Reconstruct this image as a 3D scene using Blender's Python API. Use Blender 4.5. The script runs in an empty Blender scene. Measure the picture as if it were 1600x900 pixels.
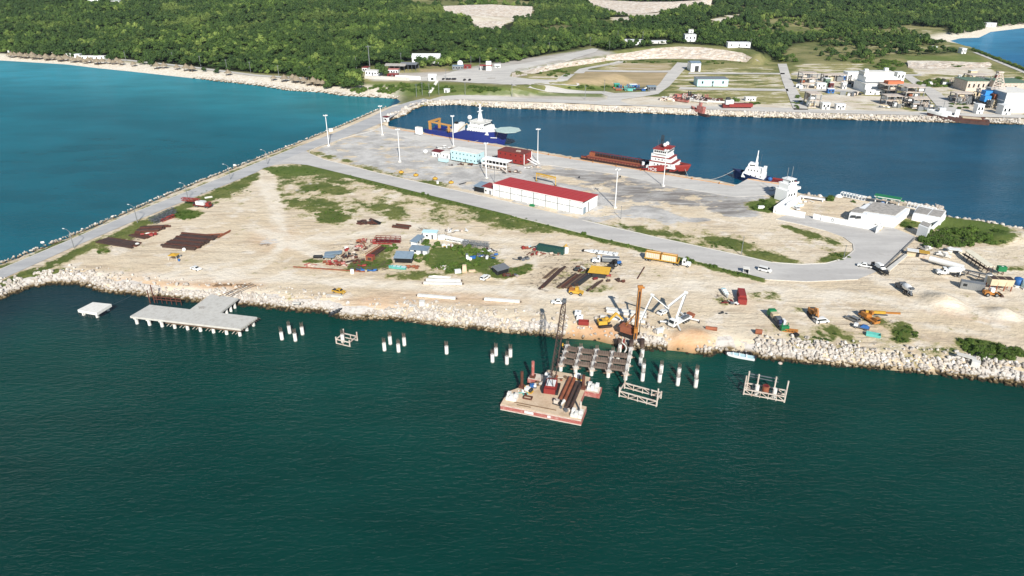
import bpy, bmesh, math, random
import numpy as np
from mathutils import Vector, Matrix, noise as mnoise
from mathutils.geometry import delaunay_2d_cdt
R = math.radians
random.seed(7)
rng = np.random.default_rng(7)
scn = bpy.context.scene
col = scn.collection

# ------------------------------------------------------------ camera
CH, PITCH, FPX = 115.0, R(26.1), 1081.0
cam = bpy.data.cameras.new('camera'); cam.lens = 36 * FPX / 1600; cam.sensor_width = 36
cam.clip_start = 1; cam.clip_end = 30000
camo = bpy.data.objects.new('camera', cam); col.objects.link(camo)
camo.location = (0, 0, CH); camo.rotation_euler = (R(90) - PITCH, 0, 0)
scn.camera = camo
# ------------------------------------------------------------ sky, sun, exposure
SUN_EL, SUN_AZ = R(32.5), R(11)          # the sun stands behind the camera, a little to its right
world = bpy.data.worlds.new('World'); scn.world = world; world.use_nodes = True
wn = world.node_tree.nodes; wl = world.node_tree.links
sky = wn.new('ShaderNodeTexSky'); sky.sky_type = 'NISHITA'; sky.sun_disc = False
sky.sun_elevation = SUN_EL; sky.sun_rotation = math.pi - SUN_AZ
sky.air_density = 1.0; sky.dust_density = 0.05; sky.ozone_density = 1.5
bg = wn['Background']; bg.inputs[1].default_value = 0.075
wl.new(sky.outputs[0], bg.inputs[0])
sl = bpy.data.lights.new('sun', 'SUN'); sl.energy = 4.7; sl.angle = R(0.55); sl.color = (1, .965, .91)
so = bpy.data.objects.new('sun', sl); col.objects.link(so)
SUND = Vector((math.sin(SUN_AZ) * math.cos(SUN_EL), -math.cos(SUN_AZ) * math.cos(SUN_EL), math.sin(SUN_EL)))
so.rotation_euler = SUND.to_track_quat('Z', 'Y').to_euler()
scn.view_settings.view_transform = 'Standard'; scn.view_settings.look = 'None'
scn.view_settings.exposure = 0.5; scn.view_settings.gamma = 1.0
scn.cycles.use_denoising = True
scn.cycles.max_bounces = 5; scn.cycles.diffuse_bounces = 2; scn.cycles.glossy_bounces = 2
scn.cycles.transmission_bounces = 2; scn.cycles.transparent_max_bounces = 6
scn.cycles.sample_clamp_indirect = 4

# ------------------------------------------------------------ survey: photo pixels <-> ground points
SP, CP = math.sin(PITCH), math.cos(PITCH)
G = 2.6                                   # height of the port land above the water
def P(u, v, z=G):
    dx, dy, dz = u - 800., (450. - v) * SP + FPX * CP, (450. - v) * CP - FPX * SP
    t = (z - CH) / dz
    return Vector((dx * t, dy * t, z))
def proj(x, y, z):
    x = np.asarray(x, float); y = np.asarray(y, float); z = np.asarray(z, float) - CH
    f = y * CP - z * SP; up = y * SP + z * CP
    f = np.maximum(f, 1)
    return 800 + FPX * x / f, 450 - FPX * up / f
def poly(pts, z=G): return np.array([P(u, v, z)[:2] for u, v in pts])
def inpoly(x, y, pg):
    x = np.asarray(x, float); y = np.asarray(y, float); r = np.zeros(x.shape, bool); n = len(pg)
    for i in range(n):
        x1, y1 = pg[i]; x2, y2 = pg[(i + 1) % n]
        if y1 == y2: continue
        c = ((y1 > y) != (y2 > y)) & (x < (x2 - x1) * (y - y1) / (y2 - y1) + x1)
        r ^= c
    return r
def dline(x, y, pl, closed=False):
    x = np.asarray(x, float); y = np.asarray(y, float); d = np.full(x.shape, 1e9); n = len(pl)
    for i in range(n if closed else n - 1):
        ax, ay = pl[i]; bx, by = pl[(i + 1) % n]
        ex, ey = bx - ax, by - ay; L = ex * ex + ey * ey + 1e-12
        t = np.clip(((x - ax) * ex + (y - ay) * ey) / L, 0, 1)
        d = np.minimum(d, np.hypot(x - ax - t * ex, y - ay - t * ey))
    return d
def sdist(x, y, pg):                      # positive inside
    d = dline(x, y, pg, True); return np.where(inpoly(x, y, pg), d, -d)
def sstep(a, b, x):
    t = np.clip((x - a) / (b - a), 0, 1); return t * t * (3 - 2 * t)
def fbm(x, y, s, seed=0, oct=4):          # value noise, -1..1
    x = np.asarray(x, float) / s; y = np.asarray(y, float) / s; o = np.zeros(x.shape); a = .55
    for k in range(oct):
        xi = np.floor(x).astype(np.int64); yi = np.floor(y).astype(np.int64); fx = x - xi; fy = y - yi
        fx = fx * fx * (3 - 2 * fx); fy = fy * fy * (3 - 2 * fy)
        def h(i, j):
            n = (i * 374761393 + j * 668265263 + (seed + k) * 1274126177) & 0xffffffff
            n = ((n ^ (n >> 13)) * 1274126177) & 0xffffffff
            return ((n ^ (n >> 16)) & 0xffff) / 32768. - 1
        o += a * ((h(xi, yi) * (1 - fx) + h(xi + 1, yi) * fx) * (1 - fy) + (h(xi, yi + 1) * (1 - fx) + h(xi + 1, yi + 1) * fx) * fy)
        a *= .5; x = x * 2.03 + 17; y = y * 2.03 + 31
    return o

# ------------------------------------------------------------ materials
MATS = {}
def rgb(r, g, b): return tuple(((c / 255) / 12.92 if c / 255 <= .04045 else ((c / 255 + .055) / 1.055) ** 2.4) for c in (r, g, b)) + (1,)
def nt(name):
    m = bpy.data.materials.new(name); m.use_nodes = True; t = m.node_tree
    return m, t, t.nodes, t.links, t.nodes['Principled BSDF']
def mixc(t, fac, a, b, mode='MIX'):
    n = t.nodes.new('ShaderNodeMix'); n.data_type = 'RGBA'; n.blend_type = mode
    for s, v in ((0, fac), (6, a), (7, b)):
        if hasattr(v, 'is_linked'): t.links.new(v, n.inputs[s])
        else: n.inputs[s].default_value = v
    return n.outputs[2]
def tex(t, scale, detail=4, rough=.55, coord=None, stretch=None, typ='noise'):
    n = t.nodes.new('ShaderNodeTexNoise' if typ == 'noise' else 'ShaderNodeTexVoronoi')
    n.inputs['Scale'].default_value = scale
    if typ == 'noise': n.inputs['Detail'].default_value = detail; n.inputs['Roughness'].default_value = rough
    if coord is None:
        c = t.nodes.new('ShaderNodeNewGeometry').outputs['Position']
    else: c = t.nodes.new('ShaderNodeTexCoord').outputs[coord]
    if stretch:
        mp = t.nodes.new('ShaderNodeMapping'); mp.inputs['Scale'].default_value = stretch[0]; mp.inputs['Rotation'].default_value = (0, 0, stretch[1])
        t.links.new(c, mp.inputs[0]); c = mp.outputs[0]
    t.links.new(c, n.inputs['Vector'])
    return n.outputs[0]
def ramp(t, fac, a, b, lo=0., hi=1.):
    n = t.nodes.new('ShaderNodeMapRange'); n.clamp = True; n.interpolation_type = 'SMOOTHSTEP'
    t.links.new(fac, n.inputs[0]); n.inputs[1].default_value = a; n.inputs[2].default_value = b
    n.inputs[3].default_value = lo; n.inputs[4].default_value = hi
    return n.outputs[0]
def math_(t, op, a, b=0.):
    n = t.nodes.new('ShaderNodeMath'); n.operation = op
    for s, v in ((0, a), (1, b)):
        if hasattr(v, 'is_linked'): t.links.new(v, n.inputs[s])
        else: n.inputs[s].default_value = v
    return n.outputs[0]
def attr(t, name, what='Fac'):
    n = t.nodes.new('ShaderNodeAttribute'); n.attribute_name = name; return n.outputs[what]
def bump(t, bs, h, strength, dist):
    n = t.nodes.new('ShaderNodeBump'); n.inputs['Strength'].default_value = strength; n.inputs['Distance'].default_value = dist
    t.links.new(h, n.inputs['Height']); t.links.new(n.outputs[0], bs.inputs['Normal'])
def M(name, c, rough=.6, metal=0., wear=.25, wc=None, scale=.7, spec=.4):
    """painted / weathered stuff: base colour broken up by grime of its own"""
    if name in MATS: return MATS[name]
    m, t, n, l, b = nt(name); c = rgb(*c)
    wc = rgb(*wc) if wc else tuple(x * .55 for x in c[:3]) + (1,)
    f = ramp(t, tex(t, scale, 5, .65, 'Object'), .42, .78, 0, min(1, wear * 1.6))
    f2 = ramp(t, tex(t, scale * 7, 3, .6, 'Object'), .35, .75, 0, wear * .7)
    cc = mixc(t, f2, mixc(t, f, c, wc), wc)
    oi = n.new('ShaderNodeObjectInfo'); v = math_(t, 'MULTIPLY_ADD', oi.outputs['Random'], .16)
    v.node.inputs[2].default_value = .9
    hs = n.new('ShaderNodeHueSaturation'); l.new(cc, hs.inputs['Color']); l.new(v, hs.inputs['Value'])
    l.new(hs.outputs[0], b.inputs['Base Color'])
    b.inputs['Roughness'].default_value = rough; b.inputs['Metallic'].default_value = metal
    b.inputs['Specular IOR Level'].default_value = spec
    MATS[name] = m; return m
def glassm():
    if 'glass' in MATS: return MATS['glass']
    m, t, n, l, b = nt('window_glass'); b.inputs['Base Color'].default_value = (.012, .016, .02, 1)
    b.inputs['Roughness'].default_value = .08; b.inputs['Specular IOR Level'].default_value = .7
    MATS['glass'] = m; return m

# ------------------------------------------------------------ objects
def tag(o, label=None, cat=None, group=None, kind=None):
    if label: o['label'] = label
    if cat: o['category'] = cat
    if group: o['group'] = group
    if kind: o['kind'] = kind
    return o
def mobj(name, verts, faces, mat, parent=None, smooth=False, attrs=None, cols=None):
    me = bpy.data.meshes.new(name); me.from_pydata([tuple(v) for v in verts], [], [tuple(f) for f in faces])
    for k, a in (attrs or {}).items():
        at = me.attributes.new(k, 'FLOAT', 'POINT'); at.data.foreach_set('value', np.asarray(a, np.float32))
    for k, a in (cols or {}).items():
        at = me.attributes.new(k, 'FLOAT_COLOR', 'POINT'); at.data.foreach_set('color', np.asarray(a, np.float32).ravel())
    if mat: me.materials.append(mat)
    if smooth: me.polygons.foreach_set('use_smooth', [True] * len(me.polygons))
    o = bpy.data.objects.new(name, me); col.objects.link(o)
    if parent is not None: o.parent = parent
    return o
def cdt(pg, spacing_fn, extra=None):
    """fill a world polygon with points and triangulate it"""
    pts = [tuple(p) for p in pg]; n = len(pts)
    ed = [(i, (i + 1) % n) for i in range(n)]
    inner = spacing_fn(pg)
    allp = [Vector(p) for p in pts] + [Vector(p) for p in inner]
    v, e, f, _, _, _ = delaunay_2d_cdt(allp, ed, [], 1, 1e-4)
    return np.array([tuple(p) for p in v]), f
def grid_in(pg, s, jit=.35, margin=.4):
    x0, y0 = pg.min(0); x1, y1 = pg.max(0)
    X, Y = np.meshgrid(np.arange(x0, x1, s), np.arange(y0, y1, s)); X = X.ravel(); Y = Y.ravel()
    X = X + rng.uniform(-jit, jit, X.shape) * s; Y = Y + rng.uniform(-jit, jit, Y.shape) * s
    k = inpoly(X, Y, pg); X = X[k]; Y = Y[k]
    k = dline(X, Y, pg, True) > s * margin
    return np.stack([X[k], Y[k]], 1)
def densify(pg, s):
    o = []
    for i in range(len(pg)):
        a = np.array(pg[i]); b = np.array(pg[(i + 1) % len(pg)]); n = max(1, int(np.hypot(*(b - a)) / s))
        for k in range(n): o.append(a + (b - a) * k / n)
    return np.array(o)
# ============================================================ THE SETTING
# ---- coast lines (surveyed on the water plane)
FRONT = [(-300,620),(-150,548),(-60,496),(0,469),(20,461),(50,450),(80,446),(115,446),(135,449),(152,456),(200,461),(235,465),(300,472),(370,478),(405,481),(450,486),(505,490),(520,496),(545,500),(600,500),(650,505),(700,511),(760,518),(800,522),(850,525),(880,530),(930,533),(960,541),(985,546),(1030,548),(1080,554),(1108,557),(1140,551),(1180,560),(1222,566),(1280,570),(1350,576),(1400,580),(1450,586),(1500,591),(1550,598),(1600,605),(1700,622),(1900,655)]
RIGHTB = [(1900,415),(1700,380),(1600,362),(1550,352),(1480,342),(1474,328),(1350,312),(1287,311),(1255,306),(1236,293),(1200,286),(1168,280),(1148,291)]
QUAY = [(1148,291),(607,200)]
NECKB = [(607,189),(635,180),(645,172),(660,166)]
NECKT = [(607,169),(587,176),(537,198),(467,226),(400,252),(300,292),(200,335),(100,378),(0,417),(-150,480),(-330,560)]
BEACH = [(607,169),(618,163),(625,159),(617,155),(575,152),(532,150),(500,145),(450,142),(400,134),(300,123),(200,112),(150,107),(100,101),(0,95),(-200,86),(-600,72),(-900,62)]
BASIN = [(660,166),(712,164),(800,170),(950,175),(1075,180),(1200,184),(1450,191),(1600,195),(1900,203),(2400,214)]
BAYR = [(2400,190),(1900,165),(1600,107),(1512,72),(1487,64),(1502,60),(1532,59),(1550,50),(1600,44),(1750,35),(1950,26)]
FOREST = [(-350,86),(-100,87),(0,84),(60,86),(100,88),(170,90),(250,99),(330,108),(400,114),(470,119),(480,128),(500,134),(520,139),(545,142),(560,141),(570,131),(556,120),(556,110),(575,104),(605,101),(640,96),(650,101),(690,103),(702,101),(730,98),(790,99),(850,86),(925,72),(950,80),(1000,74),(1060,68),(1130,72),(1180,78),(1205,90),(1216,98),(1240,97),(1290,96),(1330,97),(1350,96),(1400,86),(1430,88),(1480,84),(1496,80),(1487,64),(1480,60),(1500,55),(1545,45),(1600,39),(1950,22),(1950,-79),(-350,-79)]
SPARSE = [[(1130,40),(1240,26),(1330,40),(1250,60),(1180,66)],[(600,-5),(760,-10),(900,-4),(820,10),(660,14)],[(20,-12),(420,-14),(420,-2),(20,0)],[(1300,60),(1360,48),(1420,38),(1480,44),(1494,64),(1496,80),(1420,90),(1340,98),(1250,98),(1216,96),(1235,70)],[(1200,30),(1300,28),(1300,40),(1210,44)],[(1130,12),(1260,8),(1300,14),(1200,22)],[(830,45),(940,30),(1000,36),(930,44),(860,52)],[(650,0),(720,2),(700,12),(640,8)]]
penin_px = FRONT + RIGHTB + QUAY[1:] + NECKB + NECKT
PEN = poly(penin_px, 0)
MAIN = np.concatenate([poly(BASIN + BAYR, 0), np.array([[3800, 2600], [6000, 9000], [-6000, 9000], [-3600, 2400]]), poly(BEACH[::-1], 0)])
beachw, basinw = poly(BEACH[3:], 0), poly(BASIN + BAYR[:4], 0)
neckw = poly(BEACH[:4], 0)
bayw = poly(BAYR[3:], 0)
# ---- relief of the mainland
def HM(x, y):
    x = np.asarray(x, float); y = np.asarray(y, float)
    u, v = proj(x, y, np.full(x.shape, 6.))
    z = np.full(x.shape, G)
    hill = sstep(0, 420, dline(x, y, beachw) - 25) * sstep(150, -150, x + (y - 800) * .12) * 17
    z = z + hill + sstep(870, 1700, y) * 12
    z = z + (fbm(x, y, 300, 3, 3) * 13 + fbm(x, y, 95, 4, 2) * 5) * sstep(30, 260, np.minimum(np.minimum(dline(x, y, beachw), dline(x, y, basinw)), dline(x, y, bayw))) * sstep(800, 1000, y + np.where(x < -100, 150, 0))
    ent = sdist(x, y, ENTR); z = np.maximum(z, G + 7.4 * sstep(-26, -1, ent))
    up = sdist(x, y, UPPER); z = np.maximum(z, G + 8.5 * sstep(-5, 2, up) + 3 * sstep(0, 60, up))
    return z
ENTR = poly([(556,128),(575,131),(700,136),(790,138),(900,128),(960,118),(820,119),(800,113),(860,100),(960,84),(930,76),(850,86),(760,98),(640,90),(560,104)], 8)
UPPER = poly([(950,92),(985,88),(1015,86),(1050,84),(1085,84),(1120,87),(1155,92),(1185,98),(1200,84),(1150,60),(960,60)], 4)
def zmain(x, y):
    h = HM(x, y)
    db = dline(x, y, beachw); dk = dline(x, y, basinw); dr = dline(x, y, bayw)
    z = np.minimum(h, -.25 + db * .11); z = np.minimum(z, -.3 + dline(x, y, neckw) * .5)
    z = np.minimum(z, -.3 + dk * .55)
    return np.minimum(z, -.25 + dr * .13)
def PT(u, v):                                # pixel -> point of the mainland
    d = P(u, v, 0) - Vector((0, 0, CH)); ts = np.linspace(.4, 1., 110)
    X, Y, Z = d.x * ts, d.y * ts, CH + d.z * ts
    h = zmain(X, Y); k = np.argmax(Z < h)
    if Z[k] >= h[k]: k = len(ts) - 1
    a = ts[max(k - 1, 0)]; b = ts[k]
    ts = np.linspace(a, b, 24); hz = zmain(d.x * ts, d.y * ts); k = np.argmax(CH + d.z * ts < hz); b = ts[k] if CH + d.z * ts[k] < hz[k] else ts[-1]
    return Vector((d.x * b, d.y * b, float(zmain(np.array([d.x * b]), np.array([d.y * b]))[0])))
def mask(u, v, pg, soft):                    # soft polygon in survey pixels
    pg = np.array(pg, float); x0, y0 = pg.min(0) - soft * 2; x1, y1 = pg.max(0) + soft * 2
    o = np.zeros(u.shape); k = (u > x0) & (u < x1) & (v > y0) & (v < y1)
    if k.any(): o[k] = sstep(-soft, soft, sdist(u[k], v[k] * 2, pg * (1, 2)))
    return o
def ell(u, v, cu, cv, ru, rv, rot=0., soft=.45):
    c, s = math.cos(R(rot)), math.sin(R(rot)); a = (u - cu) * c + (v - cv) * s; b = -(u - cu) * s + (v - cv) * c
    return sstep(1 + soft, 1 - soft, np.hypot(a / ru, b / rv))

# ---- ground materials
def ground_material():
    m, t, n, l, b = nt('sandy_ground')
    big = tex(t, .018, 5, .6); mid = tex(t, .12, 6, .62); fine = tex(t, .9, 5, .7)
    st = tex(t, .05, 6, .65, stretch=((1, 4.5, 1), R(-12)))
    sand = mixc(t, ramp(t, big, .36, .64), rgb(210, 191, 161), rgb(217, 202, 177))
    sand = mixc(t, ramp(t, st, .5, .66, 0, .7), sand, rgb(186, 166, 140))
    sand = mixc(t, ramp(t, mid, .52, .66, 0, .7), sand, rgb(226, 216, 200))
    sand = mixc(t, ramp(t, fine, .54, .7, 0, .6), sand, rgb(158, 142, 122))
    for (sc_, an_) in ((.5, R(-14)), (.42, R(9)), (.3, R(-38))):
        sand = mixc(t, math_(t, 'MULTIPLY', ramp(t, tex(t, sc_, 1, .6, stretch=((.12, 2.4, 1), an_)), .57, .68, 0, .7), ramp(t, tex(t, .03, 1, .5, stretch=((1, 1, 1), an_)), .48, .6)), sand, rgb(170, 154, 132))
    sand = mixc(t, math_(t, 'MULTIPLY', attr(t, 'clay'), ramp(t, mid, .3, .6, .55, 1.)), sand, rgb(200, 158, 118))
    sand = mixc(t, math_(t, 'MULTIPLY', attr(t, 'track'), ramp(t, mid, .35, .6, .35, .95)), sand, rgb(224, 212, 192))
    gn = math_(t, 'ADD', attr(t, 'gray'), math_(t, 'MULTIPLY', math_(t, 'SUBTRACT', tex(t, .055, 7, .68, stretch=((1, 1.6, 1), R(-15))), .5), 2.6))
    gcol = mixc(t, ramp(t, mid, .35, .65), rgb(170, 166, 160), rgb(200, 196, 189))
    gcol = mixc(t, math_(t, 'MULTIPLY', attr(t, 'dark'), ramp(t, st, .36, .62, .25, 1.)), gcol, rgb(128, 122, 116))
    gcol = mixc(t, ramp(t, fine, .58, .75, 0, .5), gcol, rgb(110, 104, 97))
    c = mixc(t, ramp(t, gn, .42, .6), sand, gcol)
    gr = math_(t, 'ADD', attr(t, 'grass'), math_(t, 'MULTIPLY', math_(t, 'SUBTRACT', tex(t, .13, 8, .74), .5), 3.1))
    green = mixc(t, ramp(t, tex(t, .09, 5, .6), .38, .62), rgb(112, 116, 62), rgb(86, 98, 46))
    green = mixc(t, ramp(t, fine, .45, .72, 0, .75), green, rgb(62, 74, 36))
    green = mixc(t, math_(t, 'MULTIPLY', attr(t, 'lush'), .7), green, rgb(84, 104, 44))
    dry = mixc(t, ramp(t, mid, .4, .6), rgb(152, 142, 92), rgb(176, 164, 122))
    c = mixc(t, ramp(t, gr, .3, .56, 0, .75), c, dry)
    c = mixc(t, ramp(t, gr, .52, .72), c, green)
    deb = math_(t, 'ADD', attr(t, 'debris'), math_(t, 'MULTIPLY', math_(t, 'SUBTRACT', tex(t, .6, 5, .75), .5), 2.6))
    c = mixc(t, ramp(t, deb, .66, .82, 0, .85), c, rgb(92, 80, 70))
    c = mixc(t, attr(t, 'wet'), c, rgb(122, 100, 66))
    l.new(c, b.inputs['Base Color']); b.inputs['Roughness'].default_value = .95; b.inputs['Specular IOR Level'].default_value = .15
    bump(t, b, math_(t, 'ADD', math_(t, 'MULTIPLY', tex(t, .35, 6, .65), 1.2), math_(t, 'MULTIPLY', gr, .5)), .8, .5)
    return m
GROUND = ground_material()
def main_material():
    m, t, n, l, b = nt('mainland_ground')
    big = tex(t, .012, 5, .6); mid = tex(t, .06, 6, .65); fine = tex(t, .4, 5, .7)
    st = tex(t, .03, 6, .7, stretch=((1, 3, 1), 0))
    c = mixc(t, ramp(t, mid, .38, .62), rgb(122, 122, 76), rgb(98, 106, 60))
    c = mixc(t, ramp(t, big, .46, .58, 0, .8), c, rgb(150, 142, 98))
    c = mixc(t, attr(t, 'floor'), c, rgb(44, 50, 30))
    sa = math_(t, 'ADD', attr(t, 'sand'), math_(t, 'MULTIPLY', math_(t, 'SUBTRACT', st, .5), 2.4))
    sand = mixc(t, ramp(t, mid, .35, .65), rgb(200, 186, 164), rgb(216, 207, 190))
    dryg = mixc(t, ramp(t, fine, .4, .6), rgb(150, 146, 88), rgb(172, 160, 116))
    c = mixc(t, ramp(t, sa, .3, .5), c, dryg)
    c = mixc(t, ramp(t, sa, .46, .64), c, sand)
    c = mixc(t, attr(t, 'clay'), c, mixc(t, ramp(t, st, .4, .6), rgb(188, 164, 132), rgb(166, 146, 114)))
    c = mixc(t, attr(t, 'pave'), c, mixc(t, ramp(t, st, .4, .65), rgb(188, 182, 172), rgb(168, 160, 150)))
    c = mixc(t, math_(t, 'MULTIPLY', attr(t, 'lush'), .85), c, mixc(t, ramp(t, mid, .4, .6), rgb(88, 108, 48), rgb(112, 124, 66)))
    c = mixc(t, attr(t, 'beach'), c, mixc(t, ramp(t, fine, .35, .65), rgb(232, 224, 208), rgb(208, 194, 170)))
    l.new(c, b.inputs['Base Color']); b.inputs['Roughness'].default_value = .95; b.inputs['Specular IOR Level'].default_value = .1
    bump(t, b, tex(t, .2, 6, .7), .7, 1.2)
    return m
# ---- the peninsula
pd = densify(PEN, 3.0)
vv, ff = cdt(pd, lambda pg: np.concatenate([grid_in(pg, 2.2)]))
x, y = vv[:, 0], vv[:, 1]
shore = poly(FRONT, 0); shoreB = np.concatenate([poly(RIGHTB, 0)]); caus = poly(NECKT, 0); neckb = poly(NECKB, 0)
dF, dC, dB = dline(x, y, shore), dline(x, y, caus), np.minimum(dline(x, y, shoreB), dline(x, y, neckb))
u, v = proj(x, y, np.full(x.shape, G))
z = np.minimum(G, -.35 + (dF + fbm(x, y, 9, 5) * 1.2) * .42)
z = np.minimum(z, -.35 + dC * .8); z = np.minimum(z, -.35 + dB * .7)
qd = dline(x, y, poly(QUAY, 0)); z = np.minimum(z, -.6 + qd * 1.2)
z = z + sstep(6, 9, dF) * sstep(6, 9, dC) * fbm(x, y, 14, 9) * .07
# sloping clay bank where the pier under construction starts; gravel heaps
z = z + ell(u, v, 1083, 528, 30, 14) * 1.3 * sstep(1, 7, dF)
z = z + ell(u, v, 1580, 372, 30, 8) * 1.2 * sstep(2, 8, dB)
for (hu, hv, rr, hh) in ((1473,472,7.6,3.4),(1568,491,5.2,2.6),(1478,397,4.5,1.6),(1497,392,4.5,1.5)):
    q = P(hu, hv); d = np.hypot(x - q.x, y - q.y); z = z + np.maximum(0, 1 - d / rr) * hh
A = {k: np.zeros(x.shape) for k in ('clay', 'gray', 'dark', 'grass', 'lush', 'track', 'debris', 'wet')}
def paint(k, w): A[k] = np.maximum(A[k], w)
YARD = [(482,238),(600,271),(700,293),(800,315),(910,343),(985,362),(1100,345),(1190,340),(1215,310),(1150,295),(607,200),(560,205)]
paint('gray', mask(u, v, YARD, 10) * .7)
paint('dark', mask(u, v, [(835,262),(965,273),(1052,293),(1160,312),(1190,330),(1100,345),(1050,330),(980,318),(900,290),(830,272)], 14))
A['gray'] -= ell(u, v, 985, 345, 60, 12, 12) * .25 + ell(u, v, 900, 285, 45, 6, 12) * .45 + ell(u, v, 1080, 330, 60, 9, 10) * .5
for tl, tw in (([(402,274),(410,290),(424,315),(438,345),(446,372),(430,398),(395,420),(330,432)], 7), ([(150,428),(300,434),(450,436),(600,444),(750,452),(870,464),(960,470)], 6), ([(940,468),(1060,440),(1180,452),(1320,462),(1420,478),(1600,500)], 7), ([(446,372),(520,372),(640,352),(760,372),(830,378)], 4), ([(790,440),(830,410),(880,378)], 4), ([(1370,440),(1420,452),(1520,470),(1600,466)], 6)):
    paint('track', sstep(tw + 3, tw - 3, dline(u, v, np.array(tl, float))) * 1.1)
paint('clay', ell(u, v, 930, 520, 48, 15, 6) * 1.1); paint('clay', ell(u, v, 1078, 535, 36, 18) * 1.1); paint('clay', ell(u, v, 240, 437, 90, 10, 5) * .6)
paint('clay', ell(u, v, 600, 470, 60, 10) * .55); paint('clay', ell(u, v, 330, 440, 80, 8) * .5); paint('clay', ell(u, v, 700, 465, 120, 10, 3) * .4); paint('clay', ell(u, v, 350,445,60,9)*.7)
paint('clay', ell(u, v, 1500, 492, 70, 4, 8) * .8); paint('clay', ell(u, v, 430, 375, 40, 20) * .35)
for e in ((330,455,110,5,2),(700,447,330,4,2),(430,320,14,40,-12),(460,380,70,10,20),(1250,460,240,6,3),(1330,490,110,4,2),(280,425,120,4,-10),(1500,450,110,5,6),(1450,510,130,4,8),(560,345,100,4,5)):
    paint('track', ell(u, v, *e))
for e, w in (((455,267,52,9,2),1.),((520,280,42,6,10),.75),((495,292,26,6,-5),.85),((440,297,12,5,0),.5),((520,298,26,8,0),.8),((490,320,50,12,5),.7),((520,340,30,8,0),.95),((515,332,25,8,-20),.8),((470,300,30,5,-15),.6),((600,325,46,9,8),.62),((640,300,50,5,8),.45),((620,337,60,7,10),.5),((690,322,30,6,8),.4),((710,330,40,5,10),.35),((660,345,50,4,10),.45),
          ((790,345,55,12,14),.72),((815,350,50,10,14),.7),((760,345,30,8,14),.5),((815,422,20,7,-15),.95),((720,405,62,22,5),.95),((650,430,45,7,0),.8),((575,415,40,9,-5),.72),((490,408,16,4,0),.7),((600,395,28,12,-30),.6),
          ((345,302,50,8,-18),.85),((370,290,32,7,-20),.9),((292,335,24,8,0),1.),((180,375,42,5,-18),.8),((220,360,12,5,0),.8),((85,425,18,5,-15),.9),((55,432,24,4,-18),.85),((100,405,60,3,-24),.8),((160,393,12,4,0),.7),((190,375,22,8,-5),.6),
          ((1140,380,52,9,8),.78),((1195,400,40,7,8),.8),((1010,360,50,5,12),.75),((1060,366,10,3,0),.8),((985,352,30,5,10),.4),((990,350,14,3,0),-.6),((1305,402,26,8,-10),.95),((1270,368,52,5,18),.75),((1275,382,26,4,20),.55),((1225,405,25,4,10),.7),((1195,322,32,9,5),1.),((1215,308,26,6,-30),.9),((1410,520,16,22,-30),.9),((1375,505,30,9,20),.5),((1300,520,14,12,0),.7),((1330,530,22,6,10),.7),((1530,540,42,10,10),1.),((1470,545,40,8,5),.5),((1510,355,70,16,4),1.),((1540,370,55,12,4),.9),((1420,350,16,8,0),1.),((1580,420,25,4,0),.55),((1225,545,30,4,0),.4),((1200,465,30,9,10),.42),((1130,470,14,8,0),.65),((1250,488,22,6,0),.4),((920,452,40,8,0),.4),((905,405,18,4,0),.35),((900,435,60,16,-20),.3),((787,427,26,9,0),.75)):
    ew = ell(u, v, *e)
    if w > 0: paint('grass', ew * min(1.1, w * 1.12 + .05))
    else: A['grass'] += ew * w
paint('grass', ell(u, v, 500, 305, 100, 45, 10) * .47); paint('grass', ell(u, v, 640, 320, 130, 26, 12) * .46); paint('grass', ell(u, v, 340, 305, 60, 14, -20) * .5); paint('grass', ell(u, v, 1120, 380, 110, 18, 10) * .45); paint('grass', ell(u, v, 1400, 540, 200, 22, 6) * .4)
A['grass'] -= ell(u, v, 422, 310, 12, 42, -14) * .8 + ell(u, v, 408, 278, 8, 14, -20) * .8; paint('gray', ell(u, v, 425, 378, 22, 5) * .75); paint('gray', ell(u, v, 480, 294, 22, 6, -12) * .8)
RD_LO = np.array([(475,259),(550,276),(650,301),(800,338),(925,369),(1025,392),(1150,425),(1195,437)])
paint('grass', sstep(9, 3, dline(u, v, RD_LO)) * 1.05); A['lush'] = np.maximum(A['lush'], sstep(8, 3, dline(u, v, RD_LO)) * .5)
RD_UP = np.array([(482,236),(600,269),(700,291)]); paint('grass', sstep(6, 2, dline(u, v, RD_UP)) * .55)
paint('grass', sstep(7, 1, dline(u, v, np.array([(910,345),(1032,372),(1157,399),(1230,412)]))) * .62)
CS_UP = np.array([(-60,437),(0,413),(100,371),(200,331),(300,290),(400,250),(470,222)]); paint('grass', sstep(7, 2, dline(u, v, CS_UP + (4, 5))) * .62)
CS_LO = np.array([(0,441),(100,399),(200,354),(260,330),(330,300),(398,272)]); paint('grass', sstep(9, 3, dline(u, v, CS_LO + (4, 3))) * .85)
paint('lush', ell(u, v, 455, 267, 60, 9, 2) * .9); paint('lush', ell(u, v, 292, 335, 24, 9)); paint('lush', ell(u, v, 720, 405, 62, 22, 5) * .7); paint('lush', ell(u, v, 1195, 322, 34, 10)); paint('lush', ell(u, v, 1530, 358, 90, 20)); paint('lush', ell(u, v, 1540, 545, 50, 14))
for e in ((560,395,75,24,-12,),(580,415,60,12,0),(740,385,40,10,10),(880,430,70,25,-15),(850,395,40,12,5),(930,420,50,14,0),(680,362,40,8,8),(1130,462,25,10,0),(1370,500,30,10,10),(420,383,22,5,0),(200,375,40,10,-18),(780,420,25,10,0),(1440,390,40,8,8)):
    paint('debris', ell(u, v, *e) * .62)
A['wet'] = sstep(1.0, .15, z) * sstep(14, 4, dF) * .75
for k in A: A[k] = np.clip(A[k], 0, 1.1)
tag(mobj('ground', np.column_stack([vv, z]), ff, GROUND, smooth=True, attrs=A), kind='structure')
PEN_Z = (x, y, z)
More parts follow.
